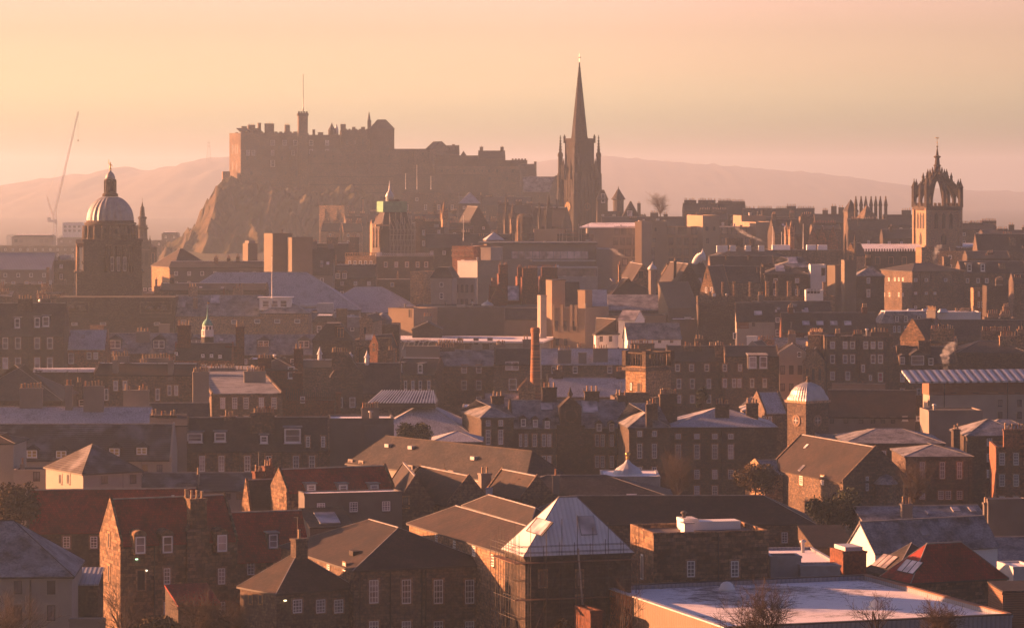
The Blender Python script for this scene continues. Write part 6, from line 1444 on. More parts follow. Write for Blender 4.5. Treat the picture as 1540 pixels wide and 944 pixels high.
b = B('brown_ridge_row', 'row of low brown ridges and lit chimneys right of the horn', 1068, 1165, 400, 985, 'gx', 385, rot=0, dep=12, wall='stone', mat='tile')
b.ch((1092, 384, 2.5, 0, .3), (1126, 384, 3, 0, .3), (1158, 396, 3, 0, .1), (1145, 400, 6, 1, .0))
b = B('library_colonnade', 'long shaded stone library wall with pilasters and snowy rooftop vents', 1160, 1280, 376, 1120, 'flat', None, rot=0, dep=16, wall='stone', par=.3, snow='snow')
for i in range(14):
    x = b.w*(i+.5)/14; c = MB(); c.box(x-.25, x+.25, -.35, -.14, b.zpx(396), b.ze-.5, 'stone'); c.build('pilaster', b.e)
for px in (1168, 1181, 1220, 1237): c = MB(); p = b.hv(px, 371, 6); c.box(p.x-1.5, p.x+1.5, 5, 8, b.ze-.5, p.z+.6, 'white'); c.build('rooftop_vent', b.e)
for i, (x, lab) in enumerate(((1222, 'leftmost of the three red sandstone sawtooth gables'), (1236, 'middle of the three red sandstone sawtooth gables'), (1252, 'rightmost of the three red sandstone sawtooth gables'))):
    b = B('sawtooth_gable', lab, x-7, x+8, 363, 1190, 'gy', 341, rot=-6, dep=16, wall='stone_red', mat='slate')
b = B('sawtooth_backdrop', 'tenement with long comb of red pots behind the sawtooth gables', 1222, 1265, 345, 1215, 'gx', 338, rot=0, dep=12, wall='stone', mat='slate')
b.ch((1240, 335, 34, 14, .5), pots='pot_red')
b = B('gothic_oriel_tower', 'dark gothic tenement with two pointed lit gables', 1165, 1206, 352, 1230, 'gx', 330, rot=8, dep=12, wall='stone_dark', mat='slate')
spirelet_church(1190, 331, 362, 7, 1215, 'pointed lit gothic oriel beside the dark tenement', 'stone_warm')
spirelet_church(1183, 334, 362, 5, 1222, 'narrower lit oriel left of the pointed gothic oriel', 'stone_warm')
b = B('big_stack_gable', 'wide dark gable stack left of the sawtooth gables', 1204, 1224, 326, 1235, 'flat', None, rot=0, dep=8, wall='stone', par=.2)
b.ch((1213, 322, 16, 5, .5))
# skyline
def skyline(lab, xl, xr, ye, yr, D, chs, wall='stone', mat='slate', rot=0, wins=None):
    b = B('tenement', lab, xl, xr, ye, D, 'gx', yr, rot=rot, dep=12, wall=wall, mat=mat)
    b.ch(*chs)
    if wins: b.win(wins[0], wins[1], 4, 7)
    return b
skyline('dark skyline tenement crowded with pots left of the bare tree gap', 1028, 1080, 318, 306, 1480, [(1038, 301, 18, 8, .5), (1063, 301, 26, 11, .5)])
skyline('skyline tenement with continuous pots above the hotel tower', 1080, 1122, 322, 306, 1490, [(1090, 302, 20, 9, .5), (1110, 303, 20, 9, .5)], 'stone_dark')
skyline('lower row of lit pots in front of the crowded skyline tenement', 1048, 1095, 330, 320, 1440, [(1060, 315, 16, 6, .5), (1082, 315, 22, 8, .5)])
skyline('long skyline tenement with a comb of tall pots', 1118, 1226, 330, 314, 1470, [(1128, 313, 14, 6, .5), (1150, 313, 22, 9, .5), (1175, 313, 16, 6, .5), (1190, 310, 14, 6, .5), (1212, 313, 26, 10, .5)])
skyline('slate gable tenement with white dormer under the comb of pots', 1146, 1192, 345, 326, 1380, [(1147, 316, 4, 0, .5), (1191, 320, 8, 4, .4)], 'stone', 'slate', 0, (336, [1154, 1168]))
skyline('short stacks and roofs right of the long skyline comb', 1226, 1276, 334, 322, 1450, [(1241, 316, 8, 3, .5), (1254, 310, 8, 2, .5), (1265, 312, 8, 2, .5), (1273, 316, 6, 1, .5)], 'stone_dark')
skyline('dark skyline roofs right of the row of stone pinnacles', 1330, 1380, 338, 323, 1420, [(1363, 316, 14, 4, .5), (1376, 318, 5, 1, .5)], 'stone_dark')
skyline('tall dark tenement with red pots below the row of pinnacles', 1276, 1336, 345, 330, 1330, [(1291, 328, 3, 0, .2), (1300, 329, 40, 14, .5)], 'stone_dark')
skyline('slated tenement behind the cathedral nave', 1328, 1384, 358, 345, 1300, [(1340, 340, 4, 1, .4)], 'stone_dark')
skyline('skyline pots right behind the crown tower', 1440, 1500, 345, 337, 1300, [(1452, 336, 20, 9, .5), (1468, 335, 20, 9, .5), (1487, 332, 22, 10, .7)])
skyline('low dark roofs beyond the crown tower at right', 1478, 1545, 352, 346, 1260, [(1504, 344, 8, 3, .5), (1512, 344, 6, 2, .5), (1521, 338, 8, 2, .5), (1540, 342, 6, 2, .5)], 'stone_dark')
skyline('shaded tenements with a single tall lit stack at far right', 1470, 1560, 378, 352, 1130, [(1523, 357, 10, 0, .2), (1515, 352, 14, 6, .6), (1540, 374, 8, 3, .1), (1511, 380, 6, 3, .1)], 'stone')
skyline('flat roof with lit stack right of the crown tower base', 1455, 1520, 388, 378, 1090, [(1489, 380, 9, 3, .3), (1484, 385, 5, 2, .2)], 'stone_dark')
skyline('dark roofs with pots between great spire and bare tree', 905, 1030, 340, 326, 1420, [(915, 330, 10, 4, .5), (952, 328, 12, 4, .4), (984, 320, 12, 5, .5), (1001, 322, 6, 2, .4)], 'stone_dark')
b = B('turret_house', 'tall house with conical turret roof right of the great spire', 908, 934, 318, 1470, 'flat', None, rot=0, dep=10, wall='stone_dark', par=.3)
c = MB(); p = b.hv(930, 300, 4); k_ = b.k(4); c.lathe(p.x, 4, [(8*k_, b.ze-6), (8*k_, b.zpx(301)), (11*k_, b.zpx(300)), (1*k_, b.zpx(284)), (.05, b.zpx(280))], 'slate', 10, smooth=False); c.build('turret', b.e)
b = B('domed_gable_house', 'house with rounded slate roof and white gable dormer near the turret', 936, 962, 328, 1460, 'mans', 303, rot=0, dep=12, wall='stone', mat='slate', inset=3.5, snow='slate')
b.dorm((947, 325, 8, 9), kind='gable', style='white'); b.ch((961, 306, 5, 2, .5))
b = B('tall_slate_block', 'plain dark slate block between the great spire and the turret', 898, 914, 300, 1490, 'mans', 286, rot=0, dep=12, wall='stone_dark', mat='slate', inset=1.5, snow='slate'); b.win(298, [907], 6, 14, 'white')
b = B('stone_wall_block', 'shaded stone block at the right foot of the great spire', 898, 932, 318, 1440, 'flat', None, rot=0, dep=10, wall='stone', par=.3)
for i, x in enumerate((1287, 1295, 1302, 1310, 1317, 1324, 1332)):
    D = 1385; k = D/FOC; zb = ground(D); Z = lambda py: CZ-(py-HY)*k-zb; p = at(x, 330, D)
    c = MB(); c.lathe(0, 0, [(2.4*k, 0), (2.4*k, Z(310)), (3.1*k, Z(309.5)), (2.0*k, Z(303)), (1.0*k, Z(297.5)), (1.3*k, Z(296.8)), (.05, Z(294.5))], 'stone_dark' if i != 6 else 'stone', 6, smooth=False)
    tag(c.build('pinnacle', None, (p.x, D, zb)), '%s of the seven tall stone pinnacles standing in a row on the skyline' % ('leftmost second third middle fifth sixth rightmost'.split()[i]), 'pinnacle', 'stone pinnacles on the skyline')
b = B('pyramid_turret', 'pointed slate turret at the left of the seven pinnacles', 1275, 1290, 318, 1390, 'pyr', 300, rot=20, dep=4, wall='stone', mat='tile', ridge='tile')
b = B('lit_pyramid_turret', 'lit stone pyramid roof in front of the seven pinnacles', 1300, 1318, 328, 1360, 'pyr', 308, rot=30, dep=5, wall='stone', mat='stone', ridge='stone')
# far left
b = B('curved_glass_hall', 'long ribbed metal roof like a greenhouse at the far left', -60, 76, 405, 1080, 'gx', 380, rot=1, dep=24, wall='render', mat='grey_rib', skew=False)
b = B('dark_left_terrace', 'dark terrace with blank front under the ribbed metal roof', -60, 110, 428, 1020, 'flat', None, rot=0, dep=12, wall='stone_dark', par=.3, snow='asphalt')
b.ch((72, 402, 4, 0, .3), (72, 433, 14, 5, -.2), mat='stone_warm'); b.win(425, [20, 40, 60], 6, 4)
b = B('left_stack_house', 'lit sandstone stack and pots at the far left edge', -40, 20, 445, 950, 'gx', 438, rot=0, dep=10, wall='stone', mat='slate_f')
b.ch((2, 428, 10, 3, .5), (8, 438, 12, 4, .2), mat='stone_warm')
b = B('rooftop_works', 'rooftop machinery and tanks right of the ribbed metal roof', 72, 112, 392, 1090, 'flat', None, rot=0, dep=10, wall='stone_dark', par=.2, snow='snow')
c = MB(); p = b.hv(98, 386, 3); c.tube((p.x-1.5, 3, b.ze+.8), (p.x+2, 3, b.ze+1), .9, .9, 'lead', 10); c.build('tank', b.e)
b = B('red_pot_row_house', 'house with lit red pots left of the great dome base', 56, 92, 447, 960, 'gx', 440, rot=0, dep=9, wall='stone', mat='slate')
b.ch((68, 431, 12, 5, .6), (62, 441, 14, 6, .1), (82, 443, 14, 0, .1), mat='stone_warm')
b = B('college_wing', 'shaded college range with cream windows right of the great dome', 208, 262, 440, 985, 'flat', None, rot=0, dep=12, wall='stone', par=.3, snow='snow')
b.ch((212, 420, 3, 1, .2), (235, 420, 3, 1, .5), (239, 430, 14, 0, .1)); b.win(435, [218, 226], 5, 5, 'sash')
b = B('low_museum_edge', 'snow edged low roof with lit stacks right of the great dome', 240, 400, 436, 968, 'gx', 426, rot=0, dep=12, wall='stone', mat='slate', ridge='snow')
# faint distance
def far_block(lab, xl, xr, yt, D, wall='render', roof='flat', yr=None, cat='building'):
    b = B('distant_block', lab, xl, xr, yt, D, roof, yr, cat, rot=3, dep=20, wall=wall, **({'par': .3, 'snow': 'asphalt'} if roof == 'flat' else {'mat': 'slate'}))
    return b
b = far_block('faint white office block behind the great dome', 94, 124, 335, 2300, 'white'); facade(b, [98, 105, 112, 119], (341, 347), 4, 3)
b = far_block('wide low pale block fading into haze left of the crane', 18, 80, 357, 2000, 'render', 'mans', 353); facade(b, [24, 32, 62, 70], (362,), 5, 5)
far_block('long hazy terrace below the wide pale block', -20, 115, 370, 1800, 'stone')
far_block('low hazy block right of the crane mast', 86, 125, 358, 1950, 'render')
far_block('faint stepped block between spire tower and castle rock', 243, 268, 352, 2100, 'stone', 'mans', 349); far_block('smaller faint tower with pole near the castle rock', 270, 290, 358, 2200, 'stone')
far_block('low hazy roofs right of the spire tower', 228, 250, 362, 1900, 'stone')
rr = random.Random(5)
for i in range(26):
    x = rr.uniform(-40, 300); D = rr.uniform(2200, 3800); y = HY + (CZ-58)*FOC/D + rr.uniform(-3, 4)
    o = B('distant_house', 'tiny hazy house among the scattered suburb rooftops below the left hill', x, x+rr.uniform(4, 12), y, D, 'gx', y-rr.uniform(2, 4), 'house', rot=rr.uniform(-10, 20), dep=9, wall=rr.choice(['cream', 'stone', 'render']), mat='slate'); o.e['group'] = 'suburb houses below the left hill'
for i in range(16):
    x = rr.uniform(1450, 1560) if i < 6 else rr.uniform(930, 1300); D = rr.uniform(2300, 3600); y = HY + (CZ-62)*FOC/D + rr.uniform(-4, 3)
b = None
# ================================================================ landmarks
def college_dome():
    D = 948; k = D/FOC; zb = ground(D)-2; Z = lambda py: CZ-(py-HY)*k-zb; p = at(160, 440, D)
    e = empty('college_dome', (p.x, D+9, zb), R(8)); tag(e, 'great ribbed lead dome on a sooty stone drum with golden figure on top', 'domed tower')
    X = lambda px: (px-160)*k
    def blk(c, x0, x1, d0, d1, y0, y1, m): c.box(X(x0), X(x1), d0, d1, Z(y1), Z(y0), m)
    c = MB(); blk(c, 109, 207, -9, 9, 410, 480, 'stone_dark'); blk(c, 106, 210, -9.5, 9.5, 408, 411, 'stone_dark'); blk(c, 119, 206, -8.6, 8.6, 362, 408, 'stone_dark')
    blk(c, 117, 208, -9, 9, 360, 363.5, 'stone_dark'); blk(c, 117, 208, -8.9, 8.9, 395, 397, 'stone_dark'); c.build('base', e)
    c = MB(); blk(c, 152, 192, -9.1, -8.6, 366, 409, 'stone'); c.mesh([(X(149),-9.3,Z(368)),(X(195),-9.3,Z(368)),(X(172),-9.3,Z(360)),(X(149),-8.6,Z(368)),(X(195),-8.6,Z(368)),(X(172),-8.6,Z(360))],[(0,1,2),(3,5,4),(0,2,5,3),(1,4,5,2),(0,3,4,1)],'stone_dark'); c.build('window_bay', e)
    for x in (162, 171.5, 181): window(e, (X(x), -9.12, (Z(386)+Z(408))/2), 0, 5.2*k, 21*k, 'sash', False, None, 'glass')
    for x in (153, 157.5, 166.8, 176, 186, 191): 
        c = MB(); c.lathe(X(x), -9.5, [(.42, Z(409)), (.36, Z(372)), (.5, Z(370.5))], 'stone_dark', 8); c.build('column', e)
    # side portico catching the sun
    c = MB(); c.box(X(109), X(119), -6, 6, Z(372), Z(366), 'stone_warm'); c.mesh([(X(108),-6.2,Z(367)),(X(108),6.2,Z(367)),(X(108),0,Z(361)),(X(120),-6.2,Z(367)),(X(120),6.2,Z(367)),(X(120),0,Z(361))],[(0,2,1),(3,4,5),(0,3,5,2),(1,2,5,4),(0,1,4,3)],'stone_dark')
    for y in (-5.3, -3.2, -1.1, 1.1, 3.2, 5.3): c.lathe(X(111), y, [(.5, Z(408)), (.42, Z(372))], 'stone_warm', 8)
    c.build('portico', e)
    c = MB(); c.lathe(0, 0, [(40*k, Z(362)), (40*k, Z(358)), (38*k, Z(357)), (38*k, Z(339)), (39.5*k, Z(338)), (39.5*k, Z(335.5)), (36*k, Z(335)), (36*k, Z(332))], 'stone_dark', 40); c.build('drum', e)
    for i in range(20):
        a = 2*math.pi*i/20; c = MB(); r = 40.2*k; c.lathe(r*math.cos(a), r*math.sin(a), [(.42, Z(362)), (.36, Z(340))], 'stone', 6); c.build('column', e)
    for a in (-75, -45, -15, 15, 45):
        r = 38.2*k; t = R(a-90); 
        n = 12; cc = Vector((r*math.cos(t), r*math.sin(t), Z(348))); tu = Vector((-math.sin(t), math.cos(t), 0)); out = Vector((math.cos(t), math.sin(t), 0))
        c = MB(); c.mesh([cc + tu*(4*k*math.cos(2*math.pi*i/n)) + Vector((0,0,4*k*math.sin(2*math.pi*i/n))) + out*.15 for i in range(n)] + [cc + tu*(4*k*math.cos(2*math.pi*i/n)) + Vector((0,0,4*k*math.sin(2*math.pi*i/n))) - out*.2 for i in range(n)], [tuple(range(n))] + [(i, i+n, (i+1) % n+n, (i+1) % n) for i in range(n)], 'dark'); c.build('round_window', e)
    prof = [(34.5*k*math.cos(R(a))**.92, Z(332) + (Z(294.5)-Z(332))*math.sin(R(a))) for a in range(0, 78, 6)]
    c = MB(); n = 96; pts = []
    for r, z in prof:
        for j in range(n): 
            f = (j % 4)/4; rr_ = r*(1 + (.035 if j % 4 in (0,) else (.012 if j % 4 in (1, 3) else -.012))); a = 2*math.pi*j/n; pts.append((rr_*math.cos(a), rr_*math.sin(a), z))
    c.mesh(pts, [(i*n+j, i*n+(j+1) % n, (i+1)*n+(j+1) % n, (i+1)*n+j) for i in range(len(prof)-1) for j in range(n)], 'lead'); c.build('dome', e)
    c = MB(); c.lathe(0, 0, [(12*k, Z(296)), (12*k, Z(292)), (10.5*k, Z(291.5)), (9*k, Z(290)), (7*k, Z(289.5)), (7*k, Z(273)), (9*k, Z(272)), (9*k, Z(270)), (7.6*k, Z(269.8))], 'stone_dark', 16)
    for i in range(8):
        a = i*math.pi/4; c.tube((8.4*k*math.cos(a), 8.4*k*math.sin(a), Z(290)), (8.4*k*math.cos(a), 8.4*k*math.sin(a), Z(272)), .22, .22, 'stone', 6)
    L = c.build('lantern', e)
    c = MB(); c.lathe(0, 0, [(7.8*k, Z(270)), (7.2*k, Z(266)), (5.5*k, Z(261.5)), (2.5*k, Z(258.5)), (1.5*k, Z(257.5)), (1.2*k, Z(256.5))], 'lead', 16); c.build('cap', L)
    c = MB(); z0 = Z(257); s = 15*k/2.2
    J = lambda x, z, y=0: (x*s, y*s, z0 + z*s)
    for a, b_, r0, r1 in ((J(-.12,0), J(-.1,.5), .09, .11), (J(-.1,.5), J(0,.95), .11, .15), (J(.25,.02), J(.12,.5), .09, .11), (J(.12,.5), J(0,.95), .11, .15), (J(0,.9), J(.02,1.2), .19, .17), (J(.02,1.2), J(.02,1.5), .17, .23), (J(.02,1.5), J(.04,1.68), .07, .07), (J(-.18,1.48), J(-.38,1.75), .08, .07), (J(-.38,1.75), J(-.3,2.15), .07, .05), (J(-.3,2.1), J(-.3,2.45), .05, .08), (J(.22,1.46), J(.4,1.15), .08, .06), (J(.4,1.15), J(.5,.95), .06, .05)):
        c.tube(a, b_, r0*s, r1*s, 'gold', 7)
    c.lathe(.04*s, 0, [(.04*s, z0+1.64*s), (.12*s, z0+1.72*s), (.13*s, z0+1.82*s), (.06*s, z0+1.93*s)], 'gold', 8)
    c.build('statue', e)
college_dome()

def hub():
    D = 1500; k = D/FOC; zb = ground(D)-2; Z = lambda py: CZ-(py-HY)*k-zb; p = at(872, 335, D)
    th = R(33); e = empty('church_spire', (p.x, D+8, zb), th); tag(e, 'tall dark gothic church spire with a cross, highest point of the skyline', 'church spire')
    c = MB(); s = 5.9
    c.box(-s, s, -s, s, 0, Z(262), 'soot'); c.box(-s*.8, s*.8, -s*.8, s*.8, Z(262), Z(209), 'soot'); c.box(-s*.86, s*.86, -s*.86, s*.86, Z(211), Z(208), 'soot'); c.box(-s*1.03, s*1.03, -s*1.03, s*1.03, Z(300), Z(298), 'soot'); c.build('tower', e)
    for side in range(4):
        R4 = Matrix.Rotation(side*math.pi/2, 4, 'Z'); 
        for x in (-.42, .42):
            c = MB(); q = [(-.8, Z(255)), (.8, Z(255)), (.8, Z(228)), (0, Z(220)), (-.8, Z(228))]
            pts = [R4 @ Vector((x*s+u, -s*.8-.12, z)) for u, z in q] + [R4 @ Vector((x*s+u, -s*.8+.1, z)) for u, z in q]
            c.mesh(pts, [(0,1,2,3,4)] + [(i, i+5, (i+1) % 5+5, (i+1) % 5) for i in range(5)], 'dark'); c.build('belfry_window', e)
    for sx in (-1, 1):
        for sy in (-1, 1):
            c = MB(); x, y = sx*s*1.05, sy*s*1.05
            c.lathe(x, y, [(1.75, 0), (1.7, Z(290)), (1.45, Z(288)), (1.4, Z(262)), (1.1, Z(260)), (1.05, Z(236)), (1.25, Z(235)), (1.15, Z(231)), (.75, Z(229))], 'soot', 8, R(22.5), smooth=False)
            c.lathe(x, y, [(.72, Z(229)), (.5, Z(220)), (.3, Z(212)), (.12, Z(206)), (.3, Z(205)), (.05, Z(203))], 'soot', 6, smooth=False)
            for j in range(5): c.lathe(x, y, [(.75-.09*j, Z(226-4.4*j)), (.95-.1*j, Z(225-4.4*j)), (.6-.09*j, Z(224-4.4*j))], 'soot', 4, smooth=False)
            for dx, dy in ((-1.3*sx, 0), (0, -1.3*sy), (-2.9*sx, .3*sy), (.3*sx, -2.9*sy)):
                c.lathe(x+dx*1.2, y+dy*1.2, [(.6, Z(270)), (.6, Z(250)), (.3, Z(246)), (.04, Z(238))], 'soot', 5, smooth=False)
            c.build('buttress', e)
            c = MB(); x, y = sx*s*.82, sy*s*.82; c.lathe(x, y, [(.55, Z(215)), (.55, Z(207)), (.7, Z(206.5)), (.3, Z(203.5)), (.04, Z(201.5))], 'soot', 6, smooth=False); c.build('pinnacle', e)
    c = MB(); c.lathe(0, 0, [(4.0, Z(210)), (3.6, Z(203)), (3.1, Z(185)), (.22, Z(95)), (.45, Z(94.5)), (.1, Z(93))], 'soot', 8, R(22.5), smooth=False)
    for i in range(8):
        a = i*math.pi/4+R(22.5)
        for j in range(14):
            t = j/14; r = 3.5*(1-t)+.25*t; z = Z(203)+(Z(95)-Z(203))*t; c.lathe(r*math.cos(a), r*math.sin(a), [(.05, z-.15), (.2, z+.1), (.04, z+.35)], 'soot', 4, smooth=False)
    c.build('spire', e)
    for side in range(4):
        R4 = Matrix.Rotation(side*math.pi/2, 4, 'Z'); c = MB()
        for x in (-.82, -.5, -.16, .16, .5, .82):
            for (h, y0, y1) in ((s, 333, 300), (s, 297, 263)): a_ = R4 @ Vector((x*h, -h-.08, Z(y0))); b2_ = R4 @ Vector((x*h, -h-.08, Z(y1))); c.tube(a_, b2_, .2, .16, 'stone_dark', 4)
        for x in (-.66, .66):
            a_ = R4 @ Vector((x*s*.8, -s*.8-.05, Z(258))); b2_ = R4 @ Vector((x*s*.8, -s*.8-.05, Z(214))); c.tube(a_, b2_, .2, .14, 'stone_dark', 4)
        c.mesh([R4 @ Vector(v) for v in ((-s*.7,-s-.1,Z(264)),(s*.7,-s-.1,Z(264)),(0,-s*.85,Z(248)),(0,-s*.7,Z(249)))], [(0,1,2),(0,2,3),(1,3,2)], 'soot')
        c.build('tracery', e)
    c = MB(); c.box(-.09, .09, -.09, .09, Z(93.5), Z(80), 'steel'); c.box(-.85, .85, -.08, .08, Z(86), Z(85), 'steel'); c.build('cross', e)
    MATS['gilt_lit'] = plain('gilt_lit', (.42, .25, .08), .6, .1, 1, metal=.1)
    for side, m in ((0, 'stone_warm'), (3, 'gilt_lit')):
        R4 = Matrix.Rotation(side*math.pi/2, 4, 'Z'); n = 24; r = 1.7; z0 = Z(311)
        c = MB(); 
        ring = [R4 @ Vector((r*math.cos(2*math.pi*i/n), -s-.35, z0+r*math.sin(2*math.pi*i/n))) for i in range(n)] + [R4 @ Vector((r*math.cos(2*math.pi*i/n), -s+.05, z0+r*math.sin(2*math.pi*i/n))) for i in range(n)]
        c.mesh(ring, [tuple(range(n))] + [(i, i+n, (i+1) % n+n, (i+1) % n) for i in range(n)], 'dark' if side == 0 else 'iron')
        for i in range(12):
            a = 2*math.pi*i/12; c.tube(R4 @ Vector((1.25*math.cos(a), -s-.42, z0+1.25*math.sin(a))), R4 @ Vector((1.8*math.cos(a), -s-.42, z0+1.8*math.sin(a))), .16, .16, m, 4)
        c.tube(R4 @ Vector((0, -s-.44, z0)), R4 @ Vector((0, -s-.44, z0+1.5)), .12, .08, m, 4); c.tube(R4 @ Vector((0, -s-.44, z0)), R4 @ Vector((.45, -s-.44, z0-.9)), .12, .08, m, 4)
        if side == 3:
            for r_ in (1.95, 1.15):
                for i in range(n): a, b2 = 2*math.pi*i/n, 2*math.pi*(i+1)/n; c.tube(R4 @ Vector((r_*math.cos(a), -s-.42, z0+r_*math.sin(a))), R4 @ Vector((r_*math.cos(b2), -s-.42, z0+r_*math.sin(b2))), .1, .1, m, 4)
        c.build('clock_face', e)
hub()

def crown_tower():
    D = 1150; k = D/FOC; zb = ground(D)-2; Z = lambda py: CZ-(py-HY)*k-zb
    b = Bd('crown_tower', 'cathedral tower with open stone crown steeple, left side glowing orange', 'tower', 1394, 1444, 312, D, 17, xb=1378)
    w, d = b.w, b.d; d = max(d, 10.5); b.d = d
    off = b.base - zb; ZZ = lambda py: Z(py) - off
    W_ = 'ashlar'
    c = MB(); c.box(0, w, 0, d, 0, ZZ(312), W_); c.box(-.25, w+.25, -.25, d+.25, ZZ(346.5), ZZ(345), W_); c.box(-.6, w+.6, -.6, d+.6, ZZ(316), ZZ(310), 'stone_dark')
    for (x, y) in ((0,0),(w,0),(0,d),(w,d)): c.box(x-.6, x+.6, y-.6, y+.6, 0, ZZ(311), W_)
    c.build('shaft', b.e)
    def lancet(P, t, w_, z0, z1, name='belfry_window'):
        c = MB(); q = [(-w_/2, z0), (w_/2, z0), (w_/2, z1-w_*.7), (0, z1), (-w_/2, z1-w_*.7)]; n_ = Vector((t[1], -t[0], 0))
        pts = [Vector((P[0]+t[0]*u, P[1]+t[1]*u, z)) + n_*.06 for u, z in q] + [Vector((P[0]+t[0]*u, P[1]+t[1]*u, z)) - n_*.2 for u, z in q]
        c.mesh(pts, [(0,1,2,3,4)] + [(i, i+5, (i+1) % 5+5, (i+1) % 5) for i in range(5)], 'dark'); c.build(name, b.e)
    for f in (.28, .5, .72):
        lancet((w*f, -.02), (1, 0), 1.3, ZZ(344), ZZ(320)); lancet((-.02, d*f), (0, -1), 1.3, ZZ(344), ZZ(320))
    lancet((w*.5, -.02), (1, 0), 1.9, ZZ(368), ZZ(350)); lancet((-.02, d*.5), (0, -1), 1.7, ZZ(368), ZZ(350))
    cx, cy = w/2, d/2; zt = ZZ(310)
    c = MB()                                                        # pierced parapet
    for i in range(9):
        f = i/8
        for (x, y) in ((w*f, -.4), (w*f, d+.4), (-.4, d*f), (w+.4, d*f)): c.box(x-.28, x+.28, y-.2, y+.2, zt, ZZ(305.5), 'stone_dark'); 
    c.build('parapet', b.e)
    ends = [(x, y) for x in (-.1, w+.1) for y in (-.1, d+.1)] + [(cx, -.1), (cx, d+.1), (-.1, cy), (w+.1, cy)]
    for i, (x, y) in enumerate(ends):
        main = i < 4; c = MB(); 
        top = ZZ(283) if main else ZZ(287)
        r = 1.0 if main else .8
        c.lathe(x, y, [(r, zt-.5), (r*.95, top), (r*1.15, top+.1), (r*.5, top+1.6), (.1, top+2.8), (.22, top+2.9), (.04, top+3.3)], 'stone_dark', 6, smooth=False)
        # flying arch, curving in to the lantern
        dx, dy = cx-x, cy-y; L = math.hypot(dx, dy); ux, uy = dx/L, dy/L; n = 9; R_in = .9
        pu, pl = [], []
        for j in range(n+1):
            t = j/n; rr_ = (L-R_in)*t
            zu = ZZ(286) + (ZZ(258)-ZZ(286))*(t**.8); zl = ZZ(307) + (ZZ(272)-ZZ(307))*math.sin(t*math.pi/2)**.85
            pu.append((x+ux*rr_, y+uy*rr_, zu)); pl.append((x+ux*rr_, y+uy*rr_, zl))
        tw = .6; nx, ny = -uy*tw, ux*tw
        P = [(a+nx, b_+ny, z) for a, b_, z in pu] + [(a-nx, b_-ny, z) for a, b_, z in pu] + [(a+nx, b_+ny, z) for a, b_, z in pl] + [(a-nx, b_-ny, z) for a, b_, z in pl]
        m = n+1; fs = []
        for j in range(n): fs += [(j, j+1, m+j+1, m+j), (2*m+j, 3*m+j, 3*m+j+1, 2*m+j+1), (j, 2*m+j, 2*m+j+1, j+1), (m+j, m+j+1, 3*m+j+1, 3*m+j)]
        c.mesh(P, fs, 'stone_dark')
        for t in (.22, .45, .7):
            j = int(t*n); a, b_, z = pu[j]; c.lathe(a, b_, [(.5, z-.3), (.45, z+.9), (.62, z+1.0), (.25, z+1.9), (.03, z+2.8)], 'stone_dark', 5, smooth=False)
        c.build('flying_arch', b.e)
    c = MB(); c.lathe(cx, cy, [(1.7, ZZ(272)), (1.7, ZZ(262)), (2.0, ZZ(261)), (1.25, ZZ(259)), (1.15, ZZ(250)), (1.5, ZZ(249)), (.95, ZZ(247)), (.75, ZZ(238)), (1.3, ZZ(236.5)), (1.3, ZZ(235)), (.55, ZZ(234)), (.25, ZZ(225)), (.1, ZZ(222)), (.3, ZZ(221)), (.3, ZZ(219.5)), (.08, ZZ(219))], 'stone_dark', 8, smooth=False)
    for i in range(8):
        a = i*math.pi/4; x, y = cx+1.75*math.cos(a), cy+1.75*math.sin(a); c.lathe(x, y, [(.3, ZZ(266)), (.3, ZZ(257)), (.4, ZZ(256.5)), (.04, ZZ(251))], 'stone_dark', 5, smooth=False)
    c.build('lantern', b.e)
    c = MB(); c.tube((cx, cy, ZZ(220)), (cx, cy, ZZ(207.5)), .09, .05, 'gold', 5); c.lathe(cx, cy, [(.03, ZZ(215)), (.3, ZZ(214)), (.03, ZZ(213))], 'gold', 8); c.mesh([(cx-.7, cy-.04, ZZ(207.5)), (cx+.5, cy-.04, ZZ(208.5)), (cx+.6, cy-.04, ZZ(206.5)), (cx, cy-.04, ZZ(207)), (cx-.7, cy-.04, ZZ(206)), (cx-.7, cy+.04, ZZ(207.5)), (cx+.5, cy+.04, ZZ(208.5)), (cx+.6, cy+.04, ZZ(206.5)), (cx, cy+.04, ZZ(207)), (cx-.7, cy+.04, ZZ(206))], [(0,1,2,3,4),(9,8,7,6,5)] + [(i, i+5, (i+1) % 5+5, (i+1) % 5) for i in range(5)], 'gold'); c.build('weathercock', b.e)
crown_tower()
b = B('cathedral_nave', 'long dark cathedral nave with snowy roof and toothed battlements', 1290, 1392, 378, 1135, 'shed', 367, 'cathedral', rot=2, dep=16, wall='stone_dark', mat='snow')
c = MB()
crenel(c, -.1, b.w+.1, -.5, -.1, b.ze-.3, b.ze+.9, 26, 'stone_dark')
c.build('battlement', b.e); b.win(392, [1300, 1320, 1340, 1360], 6, 10, 'dark', 'dark')
b = B('cathedral_choir', 'snow edged cathedral choir right of the crown tower base', 1440, 1500, 372, 1150, 'shed', 366, 'cathedral', rot=2, dep=14, wall='stone', mat='snow')
b = B('transept_gable', 'small lit gothic transept gable with pointed window', 1272, 1286, 382, 1120, 'gy', 366, 'cathedral', rot=-30, dep=8, wall='stone_warm', mat='slate'); b.win(388, [1279], 4, 12, 'dark', 'dark')
for x, lab in ((1271, 'dark pinnacle at the left corner of the lit transept gable'), (1286, 'dark pinnacle at the right corner of the lit transept gable')):
    k = 1118/FOC; zb = ground(1118); c = MB(); Z_ = lambda py: CZ-(py-HY)*k-zb; c.lathe(0, 0, [(2*k, 0), (2*k, Z_(366)), (2.4*k, Z_(365)), (.05, Z_(351))], 'stone_dark', 6, smooth=False); tag(c.build('pinnacle', None, (at(x, 380, 1118).x, 1118, zb)), lab, 'pinnacle')
